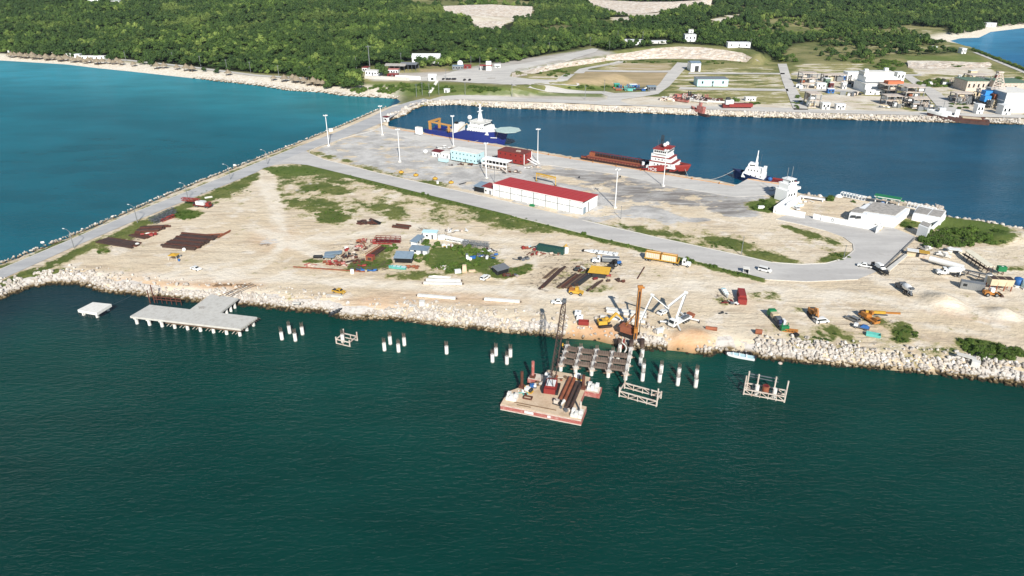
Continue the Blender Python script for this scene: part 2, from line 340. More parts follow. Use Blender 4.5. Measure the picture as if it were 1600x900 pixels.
def gz(px, py):
    k = np.argmin((PEN_Z[0] - px) ** 2 + (PEN_Z[1] - py) ** 2); return float(PEN_Z[2][k])

# ---- the mainland
def main_pts(pg):
    o = []
    for y0, y1, s, w in ((520, 700, 4., 620), (700, 900, 6., 900), (900, 1250, 10, 1300), (1250, 1900, 20, 2000), (1900, 3200, 60, 3400), (3200, 8900, 300, 5900)):
        X, Y = np.meshgrid(np.arange(-w, w, s), np.arange(y0, y1, s)); X = X.ravel(); Y = Y.ravel()
        X = X + rng.uniform(-.3, .3, X.shape) * s; Y = Y + rng.uniform(-.3, .3, Y.shape) * s
        uu, v_ = proj(X, Y, np.zeros(X.shape)); k = inpoly(X, Y, pg) & (uu > -350) & (uu < 1950); X = X[k]; Y = Y[k]
        k = dline(X, Y, pg, True) > 2.5; o.append(np.stack([X[k], Y[k]], 1))
    return np.concatenate(o)
md = densify(MAIN, 8)
keep = (md[:, 1] < 2300); md = np.concatenate([md[keep], MAIN[(MAIN[:, 1] >= 2300)]]) if False else MAIN
def dens_near(pg):
    o = []
    for i in range(len(pg)):
        a = np.array(pg[i]); b = np.array(pg[(i + 1) % len(pg)]); s = 6 if max(a[1], b[1]) < 1300 and abs(a[0]) < 1500 else 200
        n = max(1, int(np.hypot(*(b - a)) / s)); o += [a + (b - a) * k / n for k in range(n)]
    return np.array(o)
vv, ff = cdt(dens_near(MAIN), main_pts)
x, y = vv[:, 0], vv[:, 1]; z = zmain(x, y); u, v = proj(x, y, z)
A = {k: np.zeros(x.shape) for k in ('sand', 'clay', 'pave', 'lush', 'beach', 'floor')}
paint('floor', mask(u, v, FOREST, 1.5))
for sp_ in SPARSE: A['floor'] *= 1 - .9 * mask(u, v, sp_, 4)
paint('sand', mask(u, v, [(1040,112),(1600,112),(1640,180),(1040,170)], 6) * .42)
paint('sand', mask(u, v, [(690,150),(800,140),(1000,150),(1200,165),(1600,180),(1700,200),(1600,200),(1200,190),(950,180),(800,175),(660,170)], 3) * .85)
paint('sand', mask(u, v, [(1040,158),(1240,160),(1240,180),(985,172)], 4) * .62); paint('sand', mask(u, v, [(975,150),(1040,150),(1045,168),(970,166)], 3) * .55)
paint('sand', mask(u, v, [(1260,146),(1390,150),(1420,175),(1265,172)], 4) * .78); paint('sand', mask(u, v, [(1240,112),(1380,112),(1400,145),(1255,140)], 4) * .7)
paint('sand', mask(u, v, [(1080,125),(1215,125),(1230,140),(1065,140)], 4) * .4); paint('sand', mask(u, v, [(1090,104),(1210,104),(1215,118),(1085,118)], 4) * .42)
paint('sand', mask(u, v, [(1415,97),(1540,97),(1560,118),(1430,116)], 3) * .85); paint('sand', mask(u, v, [(1480,160),(1600,165),(1600,182),(1490,178)], 3) * .85); paint('sand', mask(u, v, [(1440,130),(1600,125),(1640,165),(1490,165)], 5) * .62)
paint('sand', mask(u, v, [(945,98),(1050,98),(1050,112),(930,110)], 3) * .5); paint('sand', mask(u, v, [(820,118),(875,113),(890,128),(830,132)], 5) * .4)
paint('sand', mask(u, v, [(1240,100),(1350,98),(1345,110),(1245,114)], 4) * .5)
paint('clay', mask(u, v, [(902,112),(1048,112),(1040,136),(885,133)], 3) * .8); paint('clay', mask(u, v, [(970,99),(1050,99),(1048,110),(955,110)], 3) * .55)
paint('clay', mask(u, v, [(655,108),(700,107),(706,116),(660,118)], 2) * .8)
paint('sand', mask(u, v, [(915,4),(1112,4),(1115,16),(1000,26),(945,20)], 3) * 1.); paint('sand', mask(u, v, [(680,14),(835,12),(830,28),(780,40),(800,52),(745,48),(700,22)], 3) * .85); paint('sand', mask(u, v, [(950,28),(1030,22),(1030,30),(960,34)], 2) * .8)
paint('sand', mask(u, v, [(1110,30),(1160,20),(1150,35),(1110,42)], 2) * .7); paint('sand', mask(u, v, [(1340,40),(1480,44),(1490,75),(1360,90),(1290,75)], 6) * .3)
paint('lush', mask(u, v, [(570,128),(700,132),(790,136),(800,146),(700,146),(640,150),(600,146)], 3)); paint('lush', mask(u, v, [(690,147),(800,140),(950,147),(945,152),(800,149),(700,151)], 2)); paint('lush', mask(u, v, [(880,133),(955,134),(955,141),(880,140)], 2))
paint('lush', mask(u, v, [(1410,88),(1530,86),(1545,98),(1420,97)], 3) * .8); paint('lush', mask(u, v, [(150,100),(260,104),(400,120),(480,126),(460,134),(400,128),(250,112)], 3) * .8)
paint('pave', mask(u, v, [(570,116),(700,112),(760,100),(930,76),(960,84),(860,100),(800,112),(790,132),(700,127),(580,126)], 3)); paint('pave', mask(u, v, [(700,148),(945,152),(950,158),(700,158)], 3) * .8)
paint('beach', sstep(42, 26, dline(x, y, beachw)) * sstep(640, 600, u)); paint('beach', sstep(40, 20, dline(x, y, poly(BAYR[4:], 0))))
for k in A: A[k] = np.clip(A[k], 0, 1.1)
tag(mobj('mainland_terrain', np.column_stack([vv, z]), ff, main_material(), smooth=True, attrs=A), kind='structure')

# ---- water
def water_material():
    """coloured water body under a rippled surface; a choppy sea mirrors less sky at low angles than a flat one"""
    m, t, n, l, b = nt('sea_water'); n.remove(b); out = n['Material Output']
    big = tex(t, .006, 3, .6); sw = tex(t, .02, 4, .6, stretch=((1, 2.5, 1), R(8)))
    c = mixc(t, ramp(t, sw, .36, .66, 0, .16), attr(t, 'body', 'Color'), (0, 0, 0, 1)); c = mixc(t, ramp(t, big, .4, .62, 0, .16), c, (0, 0, 0, 1))
    w1 = tex(t, .2, 2, .55, stretch=((1, 2.6, 1), R(-9))); w2 = tex(t, .5, 3, .6, stretch=((1, 2.6, 1), R(10))); w3 = tex(t, 1.5, 2, .6, stretch=((1, 1.8, 1), R(-16)))
    h = math_(t, 'ADD', math_(t, 'MULTIPLY', w1, .7), math_(t, 'ADD', math_(t, 'MULTIPLY', w2, .66), math_(t, 'MULTIPLY', w3, .16)))
    bp = n.new('ShaderNodeBump'); bp.inputs['Strength'].default_value = 1.; bp.inputs['Distance'].default_value = .78; l.new(math_(t, 'MULTIPLY', h, ramp(t, big, .3, .7, .6, 1.1)), bp.inputs['Height'])
    df = n.new('ShaderNodeBsdfDiffuse'); l.new(c, df.inputs[0]); gl = n.new('ShaderNodeBsdfGlossy'); gl.inputs['Roughness'].default_value = .12; gl.inputs[0].default_value = (.82, .92, 1, 1); l.new(bp.outputs[0], gl.inputs['Normal'])
    fr = n.new('ShaderNodeFresnel'); fr.inputs['IOR'].default_value = 1.33; l.new(bp.outputs[0], fr.inputs['Normal'])
    mx = n.new('ShaderNodeMixShader'); l.new(math_(t, 'MINIMUM', math_(t, 'MULTIPLY', fr.outputs[0], .5), .2), mx.inputs[0]); l.new(df.outputs[0], mx.inputs[1]); l.new(gl.outputs[0], mx.inputs[2]); l.new(mx.outputs[0], out.inputs[0])
    return m
def axis(lo, hi, a, b, s):
    o = list(np.arange(a, b, s)); k = s
    while o[-1] < hi: k *= 1.25; o.append(o[-1] + k)
    k = s
    while o[0] > lo: k *= 1.25; o.insert(0, o[0] - k)
    return np.array(o)
xs, ys = axis(-6000, 6000, -330, 420, 4.), axis(-600, 9000, 90, 720, 4.)
X, Y = np.meshgrid(xs, ys); x = X.ravel(); y = Y.ravel(); nx, ny = len(xs), len(ys)
u, v = proj(x, y, np.zeros(x.shape))
def mixv(a, b, w): return a * (1 - w[:, None]) + b * w[:, None]
C = lambda r, g, b: np.array(rgb(r, g, b))
W_FRONT, W_BAY, W_BASIN = C(9, 64, 54), C(8, 106, 120), C(18, 80, 104)
c = np.tile(W_FRONT, (len(x), 1))
bay = (x < P(640, 170, 0).x) & (y > 100) & (inpoly(x, y, np.concatenate([poly(NECKT, 0), [[-6000, 60], [-6000, 9000], [-120, 9000], [-120, 900]]])))
dB_ = dline(x, y, beachw)
c[bay] = W_BAY
basin = (y > 240) & ~bay & inpoly(x, y, np.concatenate([poly([(600,205),(1148,291),(1300,330),(1500,350),(1900,415)], 0), [[3000, 300], [3000, 900], [60, 900], [-140, 600]]]))
c[basin] = W_BASIN
c = mixv(c, C(52, 146, 154), np.where(bay, sstep(150, 15, dB_) * .75, 0)); c = mixv(c, C(48, 150, 170), np.where(bay, sstep(-150, -500, x) * sstep(560, 760, y) * .45, 0))
c = mixv(c, C(44, 108, 108), np.where(bay, ell(u, v, 540, 165, 90, 14) * .5, 0)); c = mixv(c, C(6, 88, 102), np.where(bay, sstep(560, 330, y) * .8, 0))
c = mixv(c, C(90, 170, 185), np.where(y > 700, sstep(120, 0, dline(x, y, bayw)) * .8, 0) * (x > 300)); c[(x > 300) & (y > 700)] = mixv(c, C(36, 120, 170), np.full(len(x), .6))[(x > 300) & (y > 700)]
dsh = dline(x, y, shore); fr = ~bay & ~basin
c = mixv(c, C(26, 46, 56), np.where(fr, sstep(40, 6, dsh) * sstep(430, 200, u) * .75, 0)); c = mixv(c, C(16, 78, 68), np.where(fr, ell(u, v, 1010, 565, 190, 26, 3) * .6, 0)); c = mixv(c, C(72, 112, 78), np.where(fr, ell(u, v, 940, 536, 40, 9, 4) * .7 + ell(u, v, 1040, 553, 60, 7, 4) * .5, 0).clip(0, 1))
c = mixv(c, C(8, 46, 42), np.where(fr, sstep(190, 110, y) * .45, 0))
ff = [(j * nx + i, j * nx + i + 1, (j + 1) * nx + i + 1, (j + 1) * nx + i) for j in range(ny - 1) for i in range(nx - 1)]
tag(mobj('sea', np.column_stack([x, y, np.zeros(len(x))]), ff, water_material(), cols={'body': c}, smooth=True), kind='structure')

# ---- roads and paved sheets
def road_material(name, c1, c2, c3, ang):
    m, t, n, l, b = nt(name)
    a = tex(t, .03, 6, .65, stretch=((1, 5, 1), ang)); d = tex(t, .5, 5, .7); e = tex(t, .11, 6, .7)
    c = mixc(t, ramp(t, a, .38, .62), rgb(*c1), rgb(*c2)); c = mixc(t, ramp(t, d, .5, .75, 0, .4), c, rgb(*c3)); c = mixc(t, ramp(t, e, .58, .7, 0, .45), c, rgb(*c3))
    l.new(c, b.inputs['Base Color']); b.inputs['Roughness'].default_value = .9; b.inputs['Specular IOR Level'].default_value = .2
    bump(t, b, d, .3, .08); return m
RM1 = road_material('worn_asphalt', (178,174,168), (192,188,181), (160,154,147), R(16)); RM2 = road_material('causeway_asphalt', (166,165,163), (182,180,176), (150,148,146), R(-52))
RM3 = road_material('quay_concrete', (184,180,173), (200,196,188), (160,154,146), R(15)); RM4 = road_material('far_concrete', (186,181,173), (202,197,187), (165,158,148), 0)
KERB = M('kerb_concrete', (205,200,190), .9, wear=.4)
def sheet(name, px, mat, dz, far=False, s=8):
    pg = poly(px, G) if not far else np.array([PT(a, b)[:2] for a, b in px])
    vv, ff = cdt(densify(pg, s), lambda p: grid_in(p, s))
    z = (zmain(vv[:, 0], vv[:, 1]) if far else np.full(len(vv), G)) + dz
    return tag(mobj(name, np.column_stack([vv, z]), ff, mat, smooth=True), kind='structure')
sheet('port_road', [(478,236),(484,240),(505,249),(600,273),(700,295),(800,317),(910,344),(1032,372),(1157,399),(1205,410),(1250,413),(1290,412),(1320,404),(1334,392),(1333,382),(1318,371),(1290,361),(1250,351),(1212,343),(1232,335),(1290,340),(1375,362),(1385,352),(1430,370),(1412,388),(1380,421),(1340,437),(1260,440),(1200,437),(1150,424),(1025,391),(925,368),(800,337),(650,300),(550,275),(480,258),(455,256),(430,258),(412,263)], RM1, .15)
sheet('causeway_road', [(-250,538),(-120,476),(0,422),(100,380),(200,337),(300,297),(400,256),(470,228),(525,207),(575,185),(612,168),(640,159),(662,154),(676,157),(655,161),(635,169),(615,181),(600,191),(560,207),(510,226),(478,236),(412,263),(400,270),(300,310),(200,350),(100,393),(0,438),(-120,492),(-250,556)], RM2, .155)
QUAYP = [(607,200),(1148,291),(1168,280),(1234,291),(1206,305),(1150,308),(1050,292),(960,272),(840,256),(740,241),(640,216),(585,203),(600,196)]
def prism_obj(name, pg, z0, z1, mat, parent=None):
    n = len(pg); vs = [(a, b, z1) for a, b in pg] + [(a, b, z0) for a, b in pg]
    import mathutils
    tr = mathutils.geometry.tessellate_polygon([[Vector((a, b, 0)) for a, b in pg]])
    fs = []
    for t_ in tr:
        a, b, c_ = [Vector((pg[i][0], pg[i][1])) for i in t_]
        fs.append(t_ if (b - a).cross(c_ - a) > 0 else t_[::-1])
    area = sum(pg[i][0] * pg[(i + 1) % n][1] - pg[(i + 1) % n][0] * pg[i][1] for i in range(n))
    for i in range(n):
        j = (i + 1) % n; q = (i, i + n, j + n, j); fs.append(q if area > 0 else q[::-1])
    return mobj(name, vs, fs, mat, parent)
tag(prism_obj('quay', poly(QUAYP, G), -3, G + .18, RM3), kind='structure')
# far roads
for nm, px in (('shore_road', [(665,158),(720,156),(800,159),(950,165),(1075,170),(1200,175),(1450,181),(1600,185),(1900,193),(1900,189),(1600,180),(1450,176),(1270,171),(1200,168),(1060,165),(985,164),(970,159),(972,156),(1000,152),(1030,147),(1025,143),(960,146),(945,143),(800,131),(800,134),(940,147),(950,151),(948,156),(930,159),(800,152),(720,149),(690,151)]),
               ('yard_road', [(1015,143),(1030,146),(1046,135),(1078,99),(1058,98),(1040,118),(1030,132)]), ('yard_road', [(862,132),(882,133),(920,108),(980,97),(968,95),(905,108)]), ('yard_road', [(1240,172),(1263,172),(1237,126),(1229,100),(1215,100),(1222,126)]),
               ('yard_road', [(1473,177),(1502,178),(1470,146),(1425,119),(1410,119),(1446,146)]), ('yard_road', [(1500,80),(1520,82),(1625,125),(1625,116),(1535,83)]),
               ('cross_street', [(905,112),(1050,113.5),(1050,110.5),(908,109.5)]), ('cross_street', [(1075,116),(1226,116.5),(1226,114.5),(1077,113.5)]), ('cross_street', [(1060,140),(1232,143),(1231,139.5),(1063,136.5)]), ('cross_street', [(1250,143),(1345,144),(1345,141),(1250,139.5)]), ('cross_street', [(1237,117),(1440,119),(1440,116.5),(1236,115)]),
               ('entrance_road', [(690,118),(740,107),(790,104),(860,92),(925,76),(935,77),(930,82),(890,95),(800,113),(796,120),(830,124),(905,131),(905,135),(800,133),(700,127),(640,126),(640,122)]), ('coast_road', [(165,92),(200,93.5),(300,104),(400,117),(480,122),(480,124),(400,119.5),(300,106.5),(200,95.5),(165,93.5)])):
    sheet(nm, px, RM4, .3, True, 14)

def kerb_line(px, far=False):
    pl = [P(a, b) for a, b in px]; o = []
    for a, b in zip(pl[:-1], pl[1:]):
        d = (b - a); s = Vector((-d.y, d.x, 0)).normalized() * .16; n = len(o)
        o.append(([tuple(q + w + Vector((0, 0, h))) for q in (a, b) for w, h in ((s, 0), (-s, 0), (-s, .3), (s, .3))], [(0, 3, 7, 4), (1, 5, 6, 2), (3, 2, 6, 7), (0, 1, 2, 3)[::-1], (4, 5, 6, 7)]))
    vs, fs = [], []
    for v_, f_ in o: n = len(vs); vs += v_; fs += [tuple(i + n for i in q) for q in f_]
    tag(mobj('kerb', vs, fs, KERB), kind='structure')
kerb_line([(585,204),(540,215),(500,228),(484,236),(483,240),(505,249),(600,273),(700,295),(800,317)]); kerb_line([(910,344.5),(1032,372.5),(1157,399.5),(1205,410.5),(1250,413.5),(1290,412),(1320,404),(1334,392),(1333,382),(1318,371),(1290,361),(1250,351),(1212,343)]); kerb_line([(1195,437),(1260,440.5),(1340,437)]); kerb_line([(800,337.5),(925,368.5),(1025,391.5),(1150,424.5)]); kerb_line([(0,421.5),(100,379.5),(200,336.5),(300,296.5),(400,255.5),(470,227.5)])
# ============================================================ MODELLING KIT (a shape is a list of (verts, faces))
def box(cx, cy, z0, sx, sy, sz, rz=0., top=1.):
    c, s = math.cos(rz), math.sin(rz); vs = []
    for k, zz in ((1., z0), (top, z0 + sz)):
        for a, b in ((-1, -1), (1, -1), (1, 1), (-1, 1)):
            lx, ly = a * sx / 2 * k, b * sy / 2 * k; vs.append((cx + lx * c - ly * s, cy + lx * s + ly * c, zz))
    return [(vs, [(3, 2, 1, 0), (4, 5, 6, 7), (0, 1, 5, 4), (1, 2, 6, 5), (2, 3, 7, 6), (3, 0, 4, 7)])]
def frame_of(a, b):
    d = (Vector(b) - Vector(a)); L = d.length; d.normalize()
    up = Vector((0, 0, 1)) if abs(d.z) < .95 else Vector((1, 0, 0))
    s = d.cross(up).normalized(); return d, s, s.cross(d), L
def bar(a, b, w, h=None):
    h = h or w; a = Vector(a); b = Vector(b); d, s, u, L = frame_of(a, b)
    vs = [tuple(p + s * i * w / 2 + u * j * h / 2) for p in (a, b) for i, j in ((-1, -1), (1, -1), (1, 1), (-1, 1))]
    return [(vs, [(0, 1, 2, 3), (7, 6, 5, 4), (1, 0, 4, 5), (2, 1, 5, 6), (3, 2, 6, 7), (0, 3, 7, 4)])]
def tube(a, b, r, r2=None, n=8):
    r2 = r if r2 is None else r2; a = Vector(a); b = Vector(b); d, s, u, L = frame_of(a, b)
    vs = [tuple(p + (s * math.cos(2 * math.pi * k / n) + u * math.sin(2 * math.pi * k / n)) * q) for p, q in ((a, r), (b, r2)) for k in range(n)]
    fs = [(k, (k + 1) % n, n + (k + 1) % n, n + k)[::-1] for k in range(n)] + [tuple(range(n)), tuple(range(2 * n - 1, n - 1, -1))]
    return [(vs, fs)]
def prism(pg, z0, z1):
    n = len(pg); ar = sum(pg[i][0] * pg[(i + 1) % n][1] - pg[(i + 1) % n][0] * pg[i][1] for i in range(n))
    if ar < 0: pg = pg[::-1]
    vs = [(a, b, z0) for a, b in pg] + [(a, b, z1) for a, b in pg]
    return [(vs, [tuple(range(n))[::-1], tuple(range(n, 2 * n))] + [(i, (i + 1) % n, n + (i + 1) % n, n + i) for i in range(n)])]
def side(pg, y0, y1, inset=0.):                # an x-z profile pushed along y; inset narrows the highest points
    n = len(pg); ar = sum(pg[i][0] * pg[(i + 1) % n][1] - pg[(i + 1) % n][0] * pg[i][1] for i in range(n))
    if ar < 0: pg = pg[::-1]
    zm = max(p[1] for p in pg); zl = min(p[1] for p in pg)
    f = lambda z: inset * (z - zl) / max(zm - zl, 1e-6)
    vs = [(a, y0 + f(b), b) for a, b in pg] + [(a, y1 - f(b), b) for a, b in pg]
    return [(vs, [tuple(range(n)), tuple(range(n, 2 * n))[::-1]] + [(i, (i + 1) % n, n + (i + 1) % n, n + i)[::-1] for i in range(n)])]
def loft(rings, closed=True, caps=True):
    n = len(rings[0]); vs = [p for r in rings for p in r]; fs = []
    for k in range(len(rings) - 1):
        for i in range(n if closed else n - 1):
            j = (i + 1) % n; fs.append((k * n + i, k * n + j, (k + 1) * n + j, (k + 1) * n + i))
    if caps: fs += [tuple(range(n))[::-1], tuple(range((len(rings) - 1) * n, len(rings) * n))]
    return [(vs, fs)]
def ball(c, r, n=8, m=5, sz=1.):
    rings = [[(c[0] + r * math.sin(math.pi * (k + .001) / m) * math.cos(2 * math.pi * i / n), c[1] + r * math.sin(math.pi * (k + .001) / m) * math.sin(2 * math.pi * i / n), c[2] - r * sz * math.cos(math.pi * (k + .001) / m)) for i in range(n)] for k in range(m)]
    rings.append([(c[0], c[1], c[2] + r * sz)] * n); return loft(rings, True, False)
def lattice(a, b, w, n, r, w2=None):
    a = Vector(a); b = Vector(b); d, s, u, L = frame_of(a, b); w2 = w if w2 is None else w2; o = []
    def c(k, i): f = k / n; q = (w + (w2 - w) * f) / 2; return a + d * L * f + s * (q if i in (1, 2) else -q) + u * (q if i in (2, 3) else -q)
    for i in range(4):
        o += bar(c(0, i), c(n, i), r * 1.5)
        for k in range(n): o += bar(c(k, i) if k % 2 else c(k, (i + 1) % 4), c(k + 1, (i + 1) % 4) if k % 2 else c(k + 1, i), r)
    return o
def railing(pts, h=1., n_per=2.5, r=.05, mid=True):
    o = []
    for a, b in zip(pts[:-1], pts[1:]):
        a = Vector(a); b = Vector(b); k = max(1, int((b - a).length / n_per))
        for i in range(k + 1): p = a + (b - a) * i / k; o += bar(p, p + Vector((0, 0, h)), r)
        o += bar(a + Vector((0, 0, h)), b + Vector((0, 0, h)), r)
        if mid: o += bar(a + Vector((0, 0, h * .5)), b + Vector((0, 0, h * .5)), r)
    return o
def xf(sh, dx=0, dy=0, dz=0, rz=0., ry=0., rx=0., s=1.):
    m = Matrix.Translation((dx, dy, dz)) @ Matrix.Rotation(rz, 4, 'Z') @ Matrix.Rotation(ry, 4, 'Y') @ Matrix.Rotation(rx, 4, 'X') @ Matrix.Scale(s, 4)
    return [([tuple(m @ Vector(v)) for v in vs], fs) for vs, fs in sh]
def gable(cx, cy, z0, sx, sy, h, over=.3):
    a, b = sx / 2 + over, sy / 2 + over
    return [([(cx - a, cy - b, z0), (cx + a, cy - b, z0), (cx + a, cy + b, z0), (cx - a, cy + b, z0), (cx - a, cy, z0 + h), (cx + a, cy, z0 + h)], [(3, 2, 1, 0), (0, 1, 5, 4), (2, 3, 4, 5), (0, 4, 3), (1, 2, 5)])]
def thing(name, label, cat, loc=(0, 0, 0), rz=0., group=None):
    o = bpy.data.objects.new(name, None); col.objects.link(o); o.location = loc; o.rotation_euler = (0, 0, rz)
    o.empty_display_size = .5
    return tag(o, label, cat, group)
def part(t, name, mat, sh, smooth=False, label=None):
    vs, fs = [], []
    for v, f in sh:
        n = len(vs); vs += v; fs += [tuple(i + n for i in q) for q in f]
    o = mobj(name, vs, fs, mat, t, smooth)
    if label: o['label'] = label
    return o
def solo(name, label, cat, mat, sh, loc=(0, 0, 0), rz=0., group=None, smooth=False):   # a thing of one piece
    o = part(None, name, mat, sh, smooth); o.location = loc; o.rotation_euler = (0, 0, rz); return tag(o, label, cat, group)
def dup(root, loc, rz=None, label=None, group=None, scale=None):
    def cp(o, par):
        c = o.copy(); col.objects.link(c); c.parent = par
        for ch in o.children: cp(ch, c)
        return c
    r = cp(root, None); r.location = loc
    if rz is not None: r.rotation_euler = (0, 0, rz)
    if label: r['label'] = label
    if group: r['group'] = group
    if scale: r.scale = scale if hasattr(scale, '__len__') else (scale,) * 3
    return r
def hd(a, b, z=G): p, q = P(*a, z), P(*b, z); return math.atan2(q.y - p.y, q.x - p.x)
def mid(a, b, z=G): return (P(*a, z) + P(*b, z)) / 2
TXT = {}
def letters(t, name, txt, size, mat, loc, rot, label=None):
    cu = bpy.data.curves.new('lettering', 'FONT'); cu.body = txt; cu.size = size; cu.extrude = .01; cu.align_x = 'CENTER'
    tmp = bpy.data.objects.new('lettering', cu); col.objects.link(tmp); bpy.context.view_layer.update()
    me = bpy.data.meshes.new_from_object(tmp.evaluated_get(bpy.context.evaluated_depsgraph_get())); bpy.data.objects.remove(tmp)
    me.materials.clear(); me.materials.append(mat)
    o = bpy.data.objects.new(name, me); col.objects.link(o); o.parent = t; o.location = loc; o.rotation_euler = rot
    if label: o['label'] = label
    return o
# palette
WHITE = M('white_paint', (226,226,222), .5, wear=.14, wc=(176,166,150)); BRIGHT = M('fresh_white', (236,236,233), .45, wear=.07, wc=(196,190,180))
CONC = M('concrete', (202,199,190), .9, wear=.35, wc=(158,150,138)); PALECONC = M('pale_concrete', (222,219,210), .85, wear=.28, wc=(178,170,158)); OLDCONC = M('old_concrete', (150,146,138), .95, wear=.6, wc=(98,93,86), scale=.5)
RUST = M('rusty_steel', (98,58,44), .85, wear=.6, wc=(58,36,30)); RUSTL = M('orange_rust', (150,88,60), .85, wear=.5, wc=(98,58,44)); DARKST = M('dark_steel', (62,50,46), .75, wear=.5, wc=(92,66,52))
STEEL = M('galvanised_steel', (150,152,152), .5, .5, wear=.3); GREYST = M('grey_steel', (98,102,106), .6, wear=.35); BLACK = M('black_rubber', (24,24,25), .8, wear=.3, wc=(60,56,52)); DARKG = M('dark_grey', (52,54,56), .7, wear=.3)
RED = M('red_paint', (140,50,45), .55, wear=.2, wc=(120,44,40)); REDROOF = M('red_roof', (178,52,50), .6, wear=.22, wc=(150,58,54), scale=.25); DREDP = M('faded_red_paint', (158,74,66), .7, wear=.55, wc=(190,160,148)); DKRED = M('dark_red_paint', (110,34,32), .6, wear=.4)
YEL = M('yellow_paint', (198,156,56), .55, wear=.25, wc=(150,110,48)); ORA = M('orange_paint', (178,118,54), .55, wear=.35, wc=(128,78,40)); TANP = M('tan_paint', (206,188,156), .7, wear=.3)
GRN = M('green_paint', (28,120,72), .55, wear=.25); DGRN = M('dark_green_paint', (34,74,66), .6, wear=.3); TEAL = M('teal_paint', (96,178,168), .6, wear=.3); LBLUE = M('pale_blue_paint', (186,218,220), .6, wear=.25, wc=(150,170,172)); BLUE = M('blue_paint', (44,98,160), .55, wear=.2); NAVY = M('navy_hull_paint', (26,42,112), .5, wear=.22, wc=(36,48,96)); NAVY2 = M('dark_blue_paint', (24,40,78), .5, wear=.3)
SHEET = M('zinc_roof', (142,160,172), .5, .25, wear=.35); TARP = M('black_tarp', (22,24,26), .9, wear=.2); THATCH = M('palm_thatch', (150,136,114), .95, wear=.6, wc=(96,84,68), scale=1.5); WOOD = M('weathered_wood', (120,98,76), .9, wear=.5)
DECKSAND = M('sandy_deck', (206,184,156), .95, wear=.45, wc=(168,140,110), scale=.3); REBAR = M('rebar_steel', (120,104,92), .8, wear=.4, wc=(70,56,48)); ROPE = M('rope', (190,186,178), .9); GRASSM = M('weathered_green', (96,120,100), .8, wear=.4); GLASS = glassm()
SALT = M('salt_white_steel', (206,196,182), .8, wear=.5, wc=(150,110,86)); SILT = M('weathered_grey_roof', (172,166,157), .9, wear=.5, wc=(92,88,82)); TERRA = M('terracotta', (196,112,76), .8, wear=.3)

# ---- wheels and vehicles, nose towards +x
def wheels(t, xs, yw, r, w=.3, dual=False):
    for x_ in xs:
        for s in (-1, 1):
            o = part(t, 'wheel', BLACK, tube((x_, s * (yw - w), r), (x_, s * yw, r), r, n=10))
            part(o, 'rim', STEEL, tube((x_, s * (yw - .02), r), (x_, s * (yw + .02), r), r * .55, n=8))
def car_parts(t, kind, paint):
    L = {'pickup': 5.3, 'sedan': 4.6, 'suv': 4.7, 'van': 4.9}[kind]; a = L / 2; w = .92
    if kind == 'pickup': body = [(-a,.55),(-a,1.0),(.2,1.02),(1.3,1.05),(a-.1,.95),(a,.6),(a-.1,.4),(-a+.05,.42)]; cab = [(-.75,1.0),(-.55,1.72),(.75,1.74),(1.45,1.03)]
    elif kind == 'sedan': body = [(-a,.5),(-a+.02,.92),(-a+.5,.98),(1.2,.95),(a-.15,.8),(a,.5),(a-.1,.32),(-a+.1,.32)]; cab = [(-1.75,.95),(-1.05,1.42),(.35,1.44),(1.25,.94)]
    elif kind == 'suv': body = [(-a,.5),(-a,1.05),(1.25,1.05),(a-.1,.95),(a,.55),(a-.1,.38),(-a+.1,.38)]; cab = [(-a+.05,1.03),(-a+.35,1.72),(.45,1.74),(1.3,1.04)]
    else: body = [(-a,.45),(-a,1.1),(1.5,1.15),(a-.1,.95),(a,.5),(a-.1,.32),(-a+.1,.32)]; cab = [(-a+.03,1.08),(-a+.12,1.92),(.85,1.95),(1.75,1.12)]
    part(t, 'body', paint, side(body, -w, w)); c = part(t, 'cabin', paint, side(cab, -w + .06, w - .06, .14))
    z0, z1 = cab[0][1] + .06, cab[1][1] - .12
    for s in (-1, 1): part(c, 'side_window', GLASS, side([(cab[0][0] + .25, z0 + .05), (cab[1][0] + .1, z1), (cab[2][0] - .05, z1), (cab[3][0] - .35, z0 + .05)], s * (w - .02) - .05 , s * (w - .02) + .01))
    def pane(i, j, nm):
        x0, q0 = cab[i]; x1, q1 = cab[j]; sg = 1 if i else -1
        o = .035; pts = [(x0 + (x1 - x0) * f + sg * o, q0 + (q1 - q0) * f + o) for f in (.16, .86)]
        part(c, nm, GLASS, [([(pts[0][0], -w + .16, pts[0][1]), (pts[0][0], w - .16, pts[0][1]), (pts[1][0], w - .26, pts[1][1]), (pts[1][0], -w + .26, pts[1][1])], [(0, 1, 2, 3)])])
    pane(3, 2, 'windshield'); pane(0, 1, 'rear_window')
    if kind == 'pickup': part(t, 'cargo_bed', DARKG, box(-1.75, 0, 1.005, 1.6, 1.5, .05))
    for s in (-1, 1):
        part(t, 'headlight', BRIGHT, box(a - .07, s * .68, .66, .08, .34, .16)); part(t, 'tail_light', RED, box(-a, s * .76, .72, .05, .16, .22))
    wheels(t, (-a + .95, a - .95), w + .03, .36, .24)
PROTO = {}
def car(kind, paint, a, b, label, z=G, name=None, cat=None, group=None, pos=None, rz=None):
    nm = name or {'pickup': 'pickup_truck', 'sedan': 'parked_car', 'suv': 'parked_car', 'van': 'parked_van'}[kind]
    cat = cat or {'pickup': 'pickup truck', 'sedan': 'car', 'suv': 'car', 'van': 'van'}[kind]
    loc = pos or mid(a, b, z); rz = hd(a, b, z) if rz is None else rz; key = (kind, paint.name)
    if key in PROTO: r = dup(PROTO[key], loc, rz, label); r.name = nm; r['category'] = cat
    else: r = thing(nm, label, cat, loc, rz); car_parts(r, kind, paint); PROTO[key] = r
    if group: r['group'] = group
    elif 'group' in r.keys(): del r['group']
    return r
